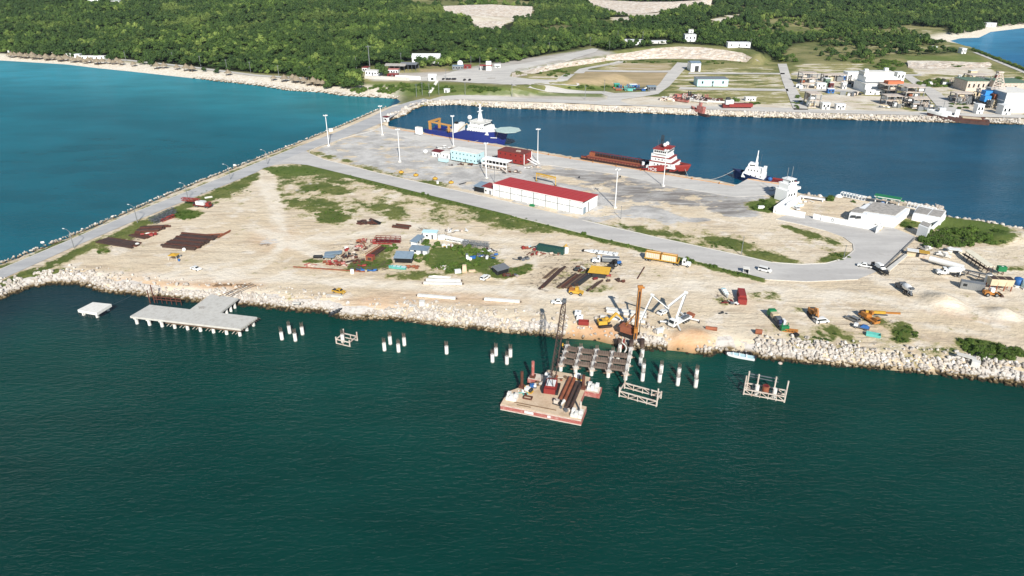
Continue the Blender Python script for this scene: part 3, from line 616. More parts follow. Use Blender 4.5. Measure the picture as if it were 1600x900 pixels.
def truck_cab(t, x0, paint, bonnet=False, h=2.75):
    if bonnet: pr = [(x0 - 1.9, .7), (x0 - 1.9, h), (x0 - .7, h), (x0 - .35, 1.85), (x0 + 1.2, 1.65), (x0 + 1.35, .7)]; wx = (x0 - .66, x0 - .36)
    else: pr = [(x0 - 1.9, .7), (x0 - 1.9, h), (x0 - .35, h), (x0, 1.7), (x0, .7)]; wx = (x0 - .32, x0)
    c = part(t, 'cab', paint, side(pr, -1.15, 1.15))
    part(c, 'windshield', GLASS, [([(wx[0] + .03, -1, h - .1), (wx[1] + .04, -1, 1.86), (wx[1] + .04, 1, 1.86), (wx[0] + .03, 1, h - .1)], [(0, 1, 2, 3)])])
    for s in (-1, 1): part(c, 'side_window', GLASS, box(x0 - 1.05, s * 1.15, 1.75, .8, .05, .75)); part(c, 'headlight', BRIGHT, box(x0 + (1.35 if bonnet else 0), s * .85, .9, .08, .3, .25))
    part(t, 'chassis', DARKG, box(x0 - 4.3, 0, .65, 8.2, .9, .3)); return c
def container_parts(t, L, paint, W=2.44, Hc=2.59, z0=0., ribs=True):
    part(t, 'shell', paint, box(0, 0, z0 + .12, L - .12, W - .1, Hc - .2)); fr = []
    for sx in (-1, 1):
        for sy in (-1, 1): fr += box(sx * (L / 2 - .08), sy * (W / 2 - .08), z0, .16, .16, Hc)
    for zz in (z0 + .02, z0 + Hc - .17):
        for sy in (-1, 1): fr += box(0, sy * (W / 2 - .06), zz, L - .3, .12, .15)
        for sx in (-1, 1): fr += box(sx * (L / 2 - .06), 0, zz, .12, W - .3, .15)
    part(t, 'corner_frame', paint, fr)
    if ribs:
        rb = []
        for k in range(int(L / .6)):
            for sy in (-1, 1): rb += box(-L / 2 + .45 + k * .6, sy * (W / 2 - .035), z0 + .2, .28, .05, Hc - .42)
        part(t, 'corrugation', paint, rb)
    for s in (-1, 1): part(t, 'door', paint, box(L / 2 - .03, s * W / 4, z0 + .18, .06, W / 2 - .2, Hc - .36))
# ============================================================ IN THE WATER
def pile_parts(t, h, r=.6, cage=1.7, mat=None):
    part(t, 'shaft', mat or PALECONC, tube((0, 0, -2), (0, 0, h), r, n=14)); part(t, 'waterline_band', OLDCONC, tube((0, 0, -.6), (0, 0, .3), r + .012, n=14))
    cg = []
    for k in range(9): a = 2 * math.pi * k / 9; cg += bar((r * .78 * math.cos(a), r * .78 * math.sin(a), h - .1), (r * .8 * math.cos(a + .1), r * .8 * math.sin(a + .1), h + cage + .25 * math.sin(k * 5)), .05)
    for zz in (.35, .8, 1.25):
        for k in range(9): a, b = 2 * math.pi * k / 9, 2 * math.pi * (k + 1) / 9; cg += bar((r * .8 * math.cos(a), r * .8 * math.sin(a), h + zz), (r * .8 * math.cos(b), r * .8 * math.sin(b), h + zz), .035)
    part(t, 'rebar_cage', REBAR, cg)
pile0 = None
def pile(u, v, label, h=2.9, group='white piles standing free in the water'):
    global pile0
    p = P(u, v, 0)
    if pile0 is None: pile0 = thing('concrete_pile', label, 'pile', p, 0, group); pile_parts(pile0, 2.9); return pile0
    return dup(pile0, p, random.uniform(0, 6), label, group, (1, 1, h / 2.9))
for (cl, pts) in (('four nearest the T-shaped pier', [(441,531),(453,521),(462,533),(473,523)]), ('the middle four', [(601,548),(610,538),(623,550),(632,540)]), ('four left of the barge', [(769.5,566),(775,556),(792,569),(797.5,558)])):
    for (u_, v_), w in zip(pts, ('front left', 'rear left', 'front right', 'rear right')): pile(u_, v_, f'white pile with rebar top, {w} of {cl}')
pile(698, 553, 'lone white concrete pile with rebar top standing between two groups of four')
for u1, v1, u2, v2, w in ((1003.5,595,1005,581,'right of the bare pier frame'),(1030,597,1032.5,583,'behind the white truss frame'),(1058.5,602,1060,588,'second from the right'),(1086.5,605,1087.5,590,'rightmost, left of the drum frame')):
    pile(u1, v1, f'white concrete pile, near one of a pair {w}', 2.8); pile(u2, v2, f'white concrete pile, far one of a pair {w}', 2.8)
for u1, v1, w in ((965,563,'near one left of the drill rig'),(968,550,'far one left of the drill rig'),(1000,571,'near one under the drill rig'),(1003,558,'far one under the drill rig')):
    pile(u1, v1, f'white concrete pile close to the bank, {w}', 2.8)
# dolphin platform
def wl(pts, z): return [tuple(P(a, b, z)[:2]) for a, b in pts]
t = thing('mooring_platform', 'small square concrete platform standing alone in the water near the bank', 'platform', mid((121,488),(174,475),0))
o = t.location; dp = [(x_ - o.x, y_ - o.y) for x_, y_ in wl([(121,484),(145,472),(174,475),(151,489)], 3.1)]
part(t, 'slab', PALECONC, prism(dp, 2.1, 3.1))
for k, (x_, y_) in enumerate(dp): part(t, 'leg', PALECONC, tube((x_ * .72, y_ * .72, -2), (x_ * .72, y_ * .72, 2.1), .55, n=12))
st = []
for k in range(9): f = k / 8; st += bar((dp[0][0] * (1 - f) + dp[3][0] * f, dp[0][1] * (1 - f) + dp[3][1] * f, 2.1), (dp[0][0] * (1 - f) + dp[3][0] * f, dp[0][1] * (1 - f) + dp[3][1] * f + .1, .9 - .3 * (k % 3)), .06)
tag(part(t, 'hanging_rebar', REBAR, st), kind='stuff')
# T-shaped pier
t = thing('concrete_pier', 'T-shaped concrete pier on round piles joined to the rocky bank', 'pier', mid((203,494),(400,496),0)); o = t.location
A_, B_, C_, D_ = [Vector((q[0] - o.x, q[1] - o.y)) for q in wl([(203,494),(234,476),(400,496),(376,514)], 3.2)]
C_ = D_ + (B_ - A_) * .97
E_, F_, G_, H_ = [Vector((q[0] - o.x, q[1] - o.y)) for q in wl([(296,484),(343,489),(372,466),(329,460)], 3.2)]
part(t, 'deck', CONC, prism([A_[:], D_[:], C_[:], B_[:]], 2.5, 3.2)); part(t, 'access_deck', CONC, prism([E_[:], F_[:], G_[:], H_[:]], 2.52, 3.22))
dd = (D_ - A_); pp = (B_ - A_)
for k in range(9):
    for f in (.1, .5, .9):
        q = A_ + dd * (.03 + .117 * k) + pp * f; part(t, 'pile', PALECONC, tube((q.x, q.y, -2), (q.x, q.y, 1.9), .55, n=12))
    a = A_ + dd * (.03 + .117 * k) + pp * .03; b = a + pp * .94; part(t, 'pile_cap', PALECONC, bar((a.x, a.y, 2.2), (b.x, b.y, 2.2), 1.2, .62))
    if k >= 3:
        for j in (0, 1): q = A_ + dd * (.03 + .117 * k - .035 + j * .03); part(t, 'formwork_prop', SALT, bar((q.x - .2, q.y - .9, 1.5), (q.x + .9, q.y + .7, 2.35), .14))
part(t, 'edge_formwork', WOOD, bar((A_ + dd * .33).to_3d() + Vector((0, -.35, 2.45)), D_.to_3d() + Vector((0, -.35, 2.45)), .5, .16))
for k in range(4):
    for e, f_ in ((E_, H_), (F_, G_)):
        q = e + (f_ - e) * (.2 + .22 * k) + ((F_ - E_) if e is E_ else (E_ - F_)) * .07; part(t, 'pile', PALECONC, tube((q.x, q.y, -1.5), (q.x, q.y, 2.52), .5, n=12))
part(t, 'starter_bars', REBAR, sum([bar((E_.x + 3.2 + .35 * k, E_.y + .7 + .2 * (k % 2), 3.2), (E_.x + 3.0 + .45 * k, E_.y + .7, 4.3), .06) for k in range(6)], []))
part(t, 'edge_bars', REBAR, sum([bar((C_ + (D_ - C_) * k / 8).to_3d() + Vector((0, 0, 2.9)), (C_ + (D_ - C_) * k / 8).to_3d() + Vector((1., .15, 2.5)), .1) for k in range(9)], []))['kind'] = 'stuff'
t = thing('steel_trestle', 'rusty steel posts and rail in the water behind the T-shaped pier', 'steel frame', P(235, 474, 0))
for x_, h in ((0, 5.4), (1.4, 7.2)): part(t, 'post', RUST, tube((x_, .3 * x_, -2), (x_, .3 * x_, h), .2, n=8))
for zz in (1.6, 2.6): part(t, 'rail', RUST, bar((1.4, .4, zz), (12, -1.6, zz), .26))
for k in range(6): part(t, 'strut', RUST, bar((2.5 + 1.9 * k, .2 - .36 * k, -1), (2.5 + 1.9 * k, .2 - .36 * k, 2.9 + (k == 4)), .2))
solo('gangplank', 'pair of long timber gangplanks from the sand onto the pier access', 'plank', WOOD, bar((0, 0, 0), (8.6, 9.2, .9), .4, .12) + bar((3.2, 0, 0), (10.2, 8, .9), .3, .12), P(342, 463, 3.3) + Vector((0, 0, .1)))
for k, (u_, v_, lb) in enumerate(((340,447,'left'),(356,447,'middle'),(378,447,'right'))): solo('scrap_timber', f'{lb} of three small dark piles of timber on the sand above the pier', 'timber', WOOD, sum([bar((random.uniform(-2,2), random.uniform(-.8,.8), .1 + .1 * j), (random.uniform(-2,2), random.uniform(-.8,.8), .15 + .1 * j), .25) for j in range(7)], []), P(u_, v_))
# steel templates in the water
def template(name, label, a, b, w, z, mat, posts, drums=False, loc=None, braced=True):
    p, q = P(*a, z), P(*b, z); rz = math.atan2(q.y - p.y, q.x - p.x); L = (q - p).length; t = thing(name, label, 'steel frame', (p.x, p.y, 0), rz)
    for y_ in (0, w): part(t, 'chord', mat, bar((0, y_, z), (L, y_, z), .3)); part(t, 'chord', mat, bar((0, y_, z - 1.5), (L, y_, z - 1.5), .25))
    for x_ in (0, L): part(t, 'cross_beam', mat, bar((x_, 0, z), (x_, w, z), .3))
    n = max(2, int(L / 2.2))
    for k in range(n + 1):
        for y_ in (0, w): part(t, 'vertical', mat, bar((L * k / n, y_, z - 2.2), (L * k / n, y_, z), .2))
    for k in range(n) if braced else ():
        for y_ in (0, w): part(t, 'diagonal', mat, bar((L * (k + k % 2) / n, y_, z), (L * (k + 1 - k % 2) / n, y_, z - 1.5), .15))
    for x_, y_, h in posts: part(t, 'guide_post', mat if h < 3.6 else SALT, tube((x_ * L, y_ * w, -2), (x_ * L, y_ * w, h), .22, n=8))
    return t, L
t, L = template('pile_template', 'small square white steel frame around a single pile in the water', (525,530), (546,535), 4.2, 1.6, SALT, ((0,0,2.5),(1,0,2.4),(0,1,3.2),(1,1,3.2)), braced=False)
pile(536, 535, 'white concrete pile inside the small square steel frame', 3.)
template('pile_template', 'long white steel truss frame floating right of the barge', (968,611), (1026,627), 4.6, 1.9, SALT, ((0,0,3.2),(0,1,6.),(1,.1,5.8),(1,1,2.4)))
t, L = template('pile_template', 'steel frame with four tall posts and a rusty drum in the water', (1163,608), (1227,620), 3.4, 1.9, SALT, ((0,0,6.4),(.06,1,6.),(.3,.6,6.4),(.72,.6,6.6),(1,0,7.2)))
part(t, 'top_rail', GREYST, bar((.5, 3.4, 5.2), (8.6, 3.4, 5.2), .25) + bar((.5, 3.4, 4.4), (8.8, 3.0, 4.4), .2)); part(t, 'drum', RUSTL, tube((5.7, 1.7, 1.4), (5.7, 1.7, 3.3), .95, n=14)); part(t, 'drum_mouth', DKRED, tube((5.7, 1.7, 3.3), (5.7, 1.7, 3.32), .82, n=14))
for x_ in (3.4, 8.2): part(t, 'pile_sleeve', PALECONC, tube((x_, 1.6, -2), (x_, 1.6, 3.), .6, n=12))
# pier under construction: bents, caps and reinforcement
t = thing('unfinished_pier', 'unfinished pier of bare bents and rebar beams between barge and bank', 'pier', (0, 0, 0)); bents = []
for (u1, v1, u2, v2) in ((876,579,886,549),(899,583,907,553),(924,586,932,556),(950,589,957,559),(977,593,985,553)):
    a, b = P(u1, v1, 0), P(u2, v2, 0); bents.append((a, b)); n = 4
    for k in range(n):
        q = a + (b - a) * k / (n - 1); pl = part(t, 'pile', PALECONC, tube((q.x, q.y, -2), (q.x, q.y, 2.3), .58, n=12)); cg = []
        for j in range(7): an = j * .9; cg += bar((q.x + .42 * math.cos(an), q.y + .42 * math.sin(an), 2.2), (q.x + .45 * math.cos(an), q.y + .45 * math.sin(an), 3.9 + .4 * math.sin(j + k)), .07)
        part(pl, 'rebar_cage', REBAR, cg); part(t, 'clamp', SALT, box(q.x, q.y, 1.75, 1.7, 1.6, .5, .2)); part(t, 'formwork_beam', WOOD, bar((q.x - 1.6, q.y - .8, 1.9), (q.x + 1.6, q.y - .5, 2.0), .2) )
    part(t, 'pile_cap', PALECONC, bar(a + Vector((0, 0, 2.35)), b + Vector((0, 0, 2.35)), .9, .5))
for (a, b), (c_, d_) in zip(bents[:-1], bents[1:]):
    for f in (.13, .46, .8):
        p, q = a + (b - a) * f, c_ + (d_ - c_) * (f * (.78 if c_ == bents[4][0] else 1)); dv = (q - p).normalized(); p = p + dv * .6; q = q - dv * .6; m_ = []; w = Vector((-dv.y, dv.x, 0))
        for j in range(5): m_ += bar(p + w * (j - 2) * .42 + Vector((0, 0, 2.6)), q + w * (j - 2) * .42 + Vector((0, 0, 2.6)), .16, .7)
        k = 0.
        while k < (q - p).length: m_ += bar(p + dv * k - w * 1.1 + Vector((0, 0, 3.)), p + dv * k + w * 1.1 + Vector((0, 0, 3.)), .14, .1); k += .7
        part(t, 'rebar_beam', REBAR, m_)
# ---- the barge
FL, FR = P(782, 640, 0), P(908, 665, 0); BZ = math.atan2(FR.y - FL.y, FR.x - FL.x); DZ = 1.9
t = thing('work_barge', 'red and white flat construction barge with sandy deck and spud piles', 'barge', (FL + FR) / 2, BZ); barge = t
W2 = (FR - FL).length / 2
part(t, 'hull', DREDP, prism([(-W2, 0), (W2, 0), (W2, 6.4), (W2 - 2.2, 6.4), (W2 - 2.2, 21), (-W2 + 7.5, 21), (-W2 + 7.5, 14.5), (-W2 + 2.6, 9.6), (-W2, 6.4)], -1.2, 1.75))
part(t, 'deck', DECKSAND, prism([(-W2 + .05, .05), (W2 - .05, .05), (W2 - .05, 6.3), (W2 - 2.25, 6.45), (W2 - 2.25, 20.9), (-W2 + 7.6, 20.9), (-W2 + 7.6, 14.5), (-W2 + 2.7, 9.5), (-W2 + .05, 6.3)], 1.75, DZ))
part(t, 'rubbing_strake', SALT, box(0, -.08, 1.45, 2 * W2, .16, .3) + box(0, -.06, -.15, 2 * W2, .14, .4)); part(t, 'hull_marking', WHITE, box(-3.2, -.1, .5, 2.6, .05, .75) + box(2.5, -.1, .5, .9, .05, .7))
for x_, y_ in ((-W2 + 5.4, 16.5), (W2 - .2, 15.5)):
    sp = part(t, 'sponson', DREDP, box(x_, y_, -.8, 4.2 if x_ < 0 else 4.6, 3.4, 2.4)); part(sp, 'sponson_deck', SALT, box(x_, y_, 1.6, 4., 3.2, .12))
for x_, y_, h in ((-W2 + 3.2, 9.6, 7.2), (-W2 + 4.6, 15.8, 7.2), (W2 - 2.9, 14.5, 6.4)): part(t, 'spud', RUST if x_ > 0 or y_ < 10 else DREDP, tube((x_, y_, -3), (x_, y_, h), .45, n=12)); part(t, 'spud_collar', RUST, box(x_, y_, 1.8, 1.5, 1.5, .8))
part(t, 'bollard', SALT, tube((W2 - 1.1, 3.4, 1.9), (W2 - 1.1, 3.4, 5.2), .3, n=10)); part(t, 'coaming', WOOD, box(-2, 1.9, DZ, 12, .18, .22) + box(-5, 1.0, DZ, 4, .22, .2))
c, s = math.cos(BZ), math.sin(BZ)
def bl(x_, y_, z_=DZ): return Vector((t.location.x + x_ * c - y_ * s, t.location.y + x_ * s + y_ * c, z_))
bq = [(-W2 + 2.3, 3.4, 'front left corner'), (W2 - 1.6, 1.5, 'front right corner'), (W2 - .2, 15.6, 'right sponson')]
for x_, y_, w in bq:
    b_ = thing('concrete_block_stack', f'stack of pale concrete blocks on the {w} of the barge', 'concrete blocks', bl(x_, y_, DZ if 'sp' not in w else 1.72), BZ)
    for i in range(3):
        for j in range(2): part(b_, 'block', PALECONC, box((i - 1) * 1.05, (j - .5) * 1.25, 0, .98, 1.15, .95 + .6 * ((i + j) % 2)))
for k in range(4): solo('steel_pipe', f'long {"rust brown" if k < 2 else "dark"} steel pipe pile on the barge deck, {("leftmost","second from left","third from left","rightmost")[k]}', 'pipe', RUSTL if k < 2 else DARKST, tube((0, 0, .5), (0, 11.5 if k < 2 else 13, .5), .5, n=12), bl(W2 - 7.6 + k * 1.25, 6.6 - (k > 1) * 3.2), BZ, 'pipe piles on the barge')
solo('pipe_offcut', 'white pipe offcut lying against the rusty pipes on the barge', 'pipe', PALECONC, tube((0, 0, .5), (.6, 2., .5), .5, n=12), bl(W2 - 7.0, 4.4), BZ)
def gear(nm, lb, cat, x_, y_, mats, seed, n=7, s=1.): 
    r_ = random.Random(seed); g = thing(nm, lb, cat, bl(x_, y_), BZ + r_.uniform(-.3, .3))
    part(g, 'skid', mats[0], box(0, 0, 0, 2.6 * s, 1.5 * s, .25)); part(g, 'engine', mats[1], box(-.3 * s, 0, .25, 1.5 * s, 1.1 * s, 1.1 * s)); part(g, 'drum', mats[2], tube((.75 * s, -.6 * s, .75), (.75 * s, .6 * s, .75), .5 * s, n=10)); part(g, 'pipework', mats[0], sum([bar((r_.uniform(-1.2, 1.2) * s, r_.uniform(-.7, .7) * s, .3), (r_.uniform(-1.2, 1.2) * s, r_.uniform(-.7, .7) * s, r_.uniform(.9, 1.9) * s), .1) for k in range(n)], []))
gear('winch', 'yellow framed winch by the left spud of the barge', 'winch', -W2 + 5.6, 8.2, (YEL, WHITE, DARKG), 1); gear('welding_set', 'blue topped welding set behind the yellow winch on the barge', 'generator', -W2 + 6.2, 10.6, (GREYST, BLUE, WHITE), 2, s=.8); gear('pump_set', 'tangle of hoses and pump near the front right of the barge deck', 'pump', 3.6, 5., (DARKG, SALT, BLACK), 3, 12); gear('compressor', 'white and yellow compressor at the rear right of the barge deck', 'compressor', W2 - 5.4, 19.2, (YEL, WHITE, GREYST), 4, s=1.1); gear('mooring_winch', 'small winch at the rear left sponson of the barge', 'winch', -W2 + 8.6, 17.5, (SALT, WHITE, GREYST), 5, s=.7)
solo('rebar_bundle', 'pale bundle of bars on the left of the barge deck behind the winch', 'rebar', SALT, sum([bar((random.uniform(-.8, .8), 0, .1 + .05 * k), (random.uniform(-.8, .8), 5, .1 + .05 * k), .14) for k in range(12)], []), bl(-W2 + 8.6, 11.5), BZ - .15)
solo('steel_tray', 'rectangular rusty tray on the front left of the barge deck', 'tray', RUST, box(0, 0, 0, 2.4, .15, .5) + box(0, 1.3, 0, 2.4, .15, .5) + box(-1.2, .65, 0, .15, 1.4, .5) + box(1.2, .65, 0, .15, 1.4, .5), bl(-W2 + 6.4, 4.3), BZ)
for k, (x_, y_, lb, mm) in enumerate(((-4.6, 12.6, 'pale oddments and hoses behind the crane on the barge', (SALT, PALECONC, WOOD)), (6.2, 2.6, 'white and grey fittings near the front right of the barge', (SALT, GREYST, BRIGHT)), (1.2, 17.4, 'timber and brackets near the rear of the barge deck', (WOOD, RUSTL, SALT)), (-7.2, 6.6, 'small crates beside the yellow winch on the barge', (WHITE, TEAL, RUST)))):
    g = thing('deck_clutter', lb, 'clutter', bl(x_, y_), BZ); r_ = random.Random(k + 50)
    for j in range(9): part(g, 'timber' if j % 2 else 'crate', r_.choice(mm), bar((r_.uniform(-1.6, 1.6), r_.uniform(-1, 1), .15), (r_.uniform(-1.6, 1.6), r_.uniform(-1, 1), .3), .22) if j % 2 else box(r_.uniform(-1.6, 1.6), r_.uniform(-1, 1), 0, r_.uniform(.4, .9), r_.uniform(.4, .8), r_.uniform(.3, .8), r_.uniform(0, 3)))
# ---- the crawler crane on the barge
CB = P(862, 609, DZ); TIP = Vector((15.7, 184.6, 20.0)); az = math.atan2(TIP.y - CB.y, TIP.x - CB.x)
t = thing('crawler_crane', 'red crawler crane with dark lattice boom standing on the barge', 'crane', CB, az)
for s_ in (-1, 1):
    tr = part(t, 'crawler_track', BLACK, side([(-2.6, .2), (-2.8, .55), (-2.5, .95), (2.5, .95), (2.8, .55), (2.6, .2), (2.3, 0), (-2.3, 0)], s_ * 1.75 - .4, s_ * 1.75 + .4)); part(tr, 'track_frame', RED, box(0, s_ * 1.75, .3, 4.2, .84, .35))
part(t, 'undercarriage', RED, box(0, 0, .5, 2.6, 3., .6)); part(t, 'slew_ring', DARKG, tube((0, 0, 1.1), (0, 0, 1.4), 1.1, n=14)); hs = part(t, 'house', RED, box(-1.2, 0, 1.4, 4.6, 2.9, 1.9)); part(hs, 'roof_panel', WHITE, box(-1.4, 0, 3.3, 3.2, 2.5, .08)); part(t, 'counterweight', RED, box(-3.9, 0, 1.5, 1.1, 3.2, 1.6))
cb = part(t, 'cab', WHITE, box(1.5, 1.05, 1.4, 1.5, 1.1, 1.9)); part(cb, 'windshield', GLASS, box(2.27, 1.05, 2.1, .05, .95, 1.)); part(cb, 'side_window', GLASS, box(1.5, 1.62, 2.2, 1.1, .05, .8))
Lh = math.hypot(TIP.x - CB.x, TIP.y - CB.y); bt = Vector((Lh, 0, TIP.z - CB.z)); bf = Vector((1.2, 0, 1.6)); dv = (bt - bf); part(t, 'boom', DARKST, lattice(bf, bf + dv * .12, .5, 2, .1, 1.4) + lattice(bf + dv * .12, bf + dv * .9, 1.4, 16, .1) + lattice(bf + dv * .9, bt, 1.4, 2, .1, .7))
part(t, 'boom_head', GREYST, box(bt.x, 0, bt.z - .5, 1.3, 1.1, 1.3)); gp = Vector((-2.4, 0, 7.2)); part(t, 'gantry', DARKST, bar((-3.2, -.9, 3.2), gp, .18) + bar((-3.2, .9, 3.2), gp, .18) + bar((.2, -.7, 3.2), gp, .14) + bar((.2, .7, 3.2), gp, .14))
part(t, 'pendant', DARKST, bar(gp + Vector((0, .4, 0)), bt, .06) + bar(gp - Vector((0, .4, 0)), bt, .06)); part(t, 'hoist_rope', BLACK, bar(bt, (bt.x + .2, 0, 3.5), .06)); part(t, 'hook_block', YEL, box(bt.x + .2, 0, 2.6, .5, .4, .9))
for k, (x_, y_) in enumerate(((.5, 12.4), (1.6, 12.2))): pass
# ---- boats by the bank
def panga(name, label, loc, rz, L, mat, inner, motors=1, sc=1.):
    t = thing(name, label, 'boat', loc, rz); B = L * .13; rg, rn = [], []
    for f in np.linspace(0, 1, 9):
        x_ = -L / 2 + L * f; b = B * (1 - max(0, (f - .45) / .55) ** 2.2) + .02; h = .75 + .35 * f * f
        rg.append([(x_, 0, -.25 + .3 * max(0, f - .75)), (x_, b * .75, 0), (x_, b, h), (x_, b - .1 * (b > .2), h), (x_, -b + .1 * (b > .2), h), (x_, -b, h), (x_, -b * .75, 0)])
        rn.append([(x_, (b - .1) * .95, .35 + .05), (x_, -(b - .1) * .95, .4)])
    part(t, 'hull', mat, [(v, [q for q in f_[:] ]) for v, f_ in loft(rg)][0:1]); 
    part(t, 'cockpit_floor', inner, [([(a_[0], a_[1], a_[2] + .42 + .3 * (i / 8) ** 2) for i, r in enumerate(rn) for a_ in r], [(2 * i, 2 * i + 1, 2 * i + 3, 2 * i + 2) for i in range(7)])])
    for f in (-.2, .05, .28): part(t, 'bench', mat, box(L * f, 0, .78, .35, B * 1.7, .32))
    for k in range(motors): m_ = part(t, 'outboard_motor', BLACK, box(-L / 2 - .2, (k - (motors - 1) / 2) * .8, .5, .5, .4, .9)); part(m_, 'motor_leg', DARKG, box(-L / 2 - .25, (k - (motors - 1) / 2) * .8, -.4, .2, .15, .9))
    return t
panga('motor_boat', 'white open motor boat moored at the rocks near old tyres', P(1157, 559, 0) + Vector((0, 0, .1)), hd((1175,562),(1140,556),0), 8.4, BRIGHT, LBLUE, 2)
for k in range(5):
    p = P(1137 + k * 8.6, 551.5 + k * .4, .8); solo('tyre', f'black fender tyre on the rocks behind the white boat, {("first","second","third","fourth","fifth")[k]} from the left', 'tyre', BLACK, xf(loft([[((.62 + .2 * math.cos(b)) * math.cos(a), (.62 + .2 * math.cos(b)) * math.sin(a), .2 * math.sin(b)) for b in np.linspace(0, 2 * math.pi, 7)[:-1]] for a in np.linspace(0, 2 * math.pi, 15)], True, False), rx=1.1), p, 0, 'fender tyres on the rocks')
panga('inflatable_boat', 'dark inflatable dinghy pulled up at the water edge of the rocks', P(526, 490, .5) + Vector((0, 0, .3)), hd((519,493),(534,487),0), 5., DARKG, GREYST)
solo('buoy', 'small pale float in the water right of the white boat', 'buoy', SALT, ball((0, 0, .1), .7, sz=.5), P(1219, 568, 0))
for k, (u_, v_, w) in enumerate(((463,474.5,'left'),(523,463,'right'))): solo('concrete_slab', f'grey precast slab at the edge of the rocks, {w} one below the yellow pickup', 'concrete slab', CONC, box(0, 0, 0, (2.6, 6.2)[k], 1., .5), P(u_, v_), R(-8))
# ============================================================ THE WORKING YARD
# ---- machines at the bank
MT = Vector((40.5, 196.3, 19.)); MB_ = P(992, 529); BD = P(983, 522)
t = thing('drilling_rig', 'orange piling rig with tall mast at the head of the unfinished pier', 'drilling rig', (MB_.x, MB_.y, gz(MB_.x, MB_.y) * .3 + G * .7), 0); o = t.location
mv = MT - o; part(t, 'mast', ORA, lattice((0, 0, .3), mv, .9, 14, .14) + bar((.05, -.1, .3), mv, .5)); part(t, 'mast_head', ORA, box(mv.x, mv.y, mv.z, 1.7, .8, .7) + box(mv.x + 1., mv.y, mv.z - .3, .8, .5, .5)); part(t, 'kelly_bar', DARKST, tube((-.1, -.9, .2), (mv.x - .1, mv.y - .9, mv.z - 1), .2, n=8)); part(t, 'rotary_drive', ORA, box(-.1, -.8, 3.2, 1.2, 1.2, 1.6))
bd = BD - o; part(t, 'house', RUSTL, box(bd.x - .6, bd.y + .6, 1.1, 4.6, 3., 2.1, R(-35))); part(t, 'counterweight', DARKST, box(bd.x - 2.6, bd.y + 2., 1.1, 1.2, 3., 1.7, R(-35))); c_ = part(t, 'cab', ORA, box(bd.x + 1.2, bd.y - .2, 1.1, 1.5, 1.2, 2., R(-35))); part(c_, 'windshield', GLASS, box(bd.x + 1.75, bd.y - .6, 1.9, .5, 1., .9, R(-35)))
for s_ in (-1, 1): part(t, 'crawler_track', BLACK, xf(side([(-2.6,.2),(-2.8,.55),(-2.5,1.),(2.5,1.),(2.8,.55),(2.6,.2),(2.3,0),(-2.3,0)], -.4, .4), bd.x + s_ * .8, bd.y + s_ * 1.2, 0, R(-35)))
for s_ in (-1, 1): part(t, 'back_stay', ORA, bar((bd.x - 1.2, bd.y + 1.2 + s_ * .6, 3.1), mv * .55, .22))
solo('casing_pipe', 'curved white concrete hose lying at the foot of the piling rig', 'hose', PALECONC, sum([tube((-3.2 + 1.4 * math.sin(k * .45), -.9 * k, .6 - .12 * k), (-3.2 + 1.4 * math.sin((k + 1) * .45), -.9 * (k + 1), .6 - .12 * (k + 1)), .22, n=8) for k in range(6)], []), P(985, 536, 1.8))
for k, (u_, v_) in enumerate(((967,539),(986,541),(1003,539))):
    solo('pile_casing', f'dark steel casing at the bank end of the pile rows, {("left","middle","right")[k]} one', 'casing', DARKST, tube((0, 0, -1.5), (0, 0, 2.2), .75, n=12), P(u_, v_, 1.))
solo('red_casing', 'short red painted pipe standing among the casings at the bank', 'casing', RED, tube((0, 0, -1), (.3, 0, 2.6), .3, n=10), P(973, 541, 1.))
def excavator(name, label, loc, rz, paint, boom):
    t = thing(name, label, 'excavator', loc, rz)
    for s_ in (-1, 1): tr = part(t, 'crawler_track', BLACK, side([(-2.1,.2),(-2.3,.5),(-2.,.9),(2.,.9),(2.3,.5),(2.1,.2),(1.8,0),(-1.8,0)], s_ * 1.2 - .3, s_ * 1.2 + .3)); part(tr, 'track_frame', DARKST, box(0, s_ * 1.2, .3, 3., .64, .3))
    part(t, 'undercarriage', DARKG, box(0, 0, .45, 2., 2., .55)); h = part(t, 'house', paint, side([(-2.4,1.05),(-2.5,2.1),(-2.2,2.35),(.4,2.3),(.5,1.05)], -1.25, 1.25)); part(h, 'engine_grille', DARKG, box(-1.6, 0, 2.36, 1., 1.6, .04)); c_ = part(t, 'cab', paint, side([(.1,1.05),(.1,2.85),(1.2,2.85),(1.7,1.9),(1.7,1.05)], .25, 1.2)); part(c_, 'windshield', GLASS, [([(1.24,.33,2.8),(1.73,.33,1.95),(1.73,1.12,1.95),(1.24,1.12,2.8)], [(0,1,2,3)])]); part(c_, 'side_window', GLASS, box(.75, 1.2, 1.85, .9, .06, .75))
    a, b, c2 = [Vector((x_, -.15, z_)) for x_, z_ in boom]; part(t, 'boom', paint, bar((.9, -.15, 1.6), a, .55, .75)); part(t, 'stick', paint, bar(a, b, .42, .5)); part(t, 'bucket', DARKST, side([(c2.x - .2, c2.z + .9), (c2.x + .7, c2.z + .8), (c2.x + .6, c2.z), (c2.x - .5, c2.z + .1)], -.75, .5)); part(t, 'hydraulic_ram', STEEL, tube((1.2, -.15, 1.3), a * .55 + Vector((.4, 0, .3)), .1, n=6) + tube(a * .75 + Vector((0, 0, .6)), a + Vector((.5, 0, -.2)), .1, n=6))
    return t
excavator('excavator', 'yellow crawler excavator digging on the clay bank left of the piling rig', P(945, 509), hd((942,510),(966,508)), YEL, ((3.6, 4.6), (5.9, 2.), (5.9, .2)))
excavator('excavator', 'orange excavator parked behind the white van near the right bank', P(1270, 494), hd((1268,490),(1277,504)), ORA, ((3.2, 4.4), (5., 2.2), (5., .3)))
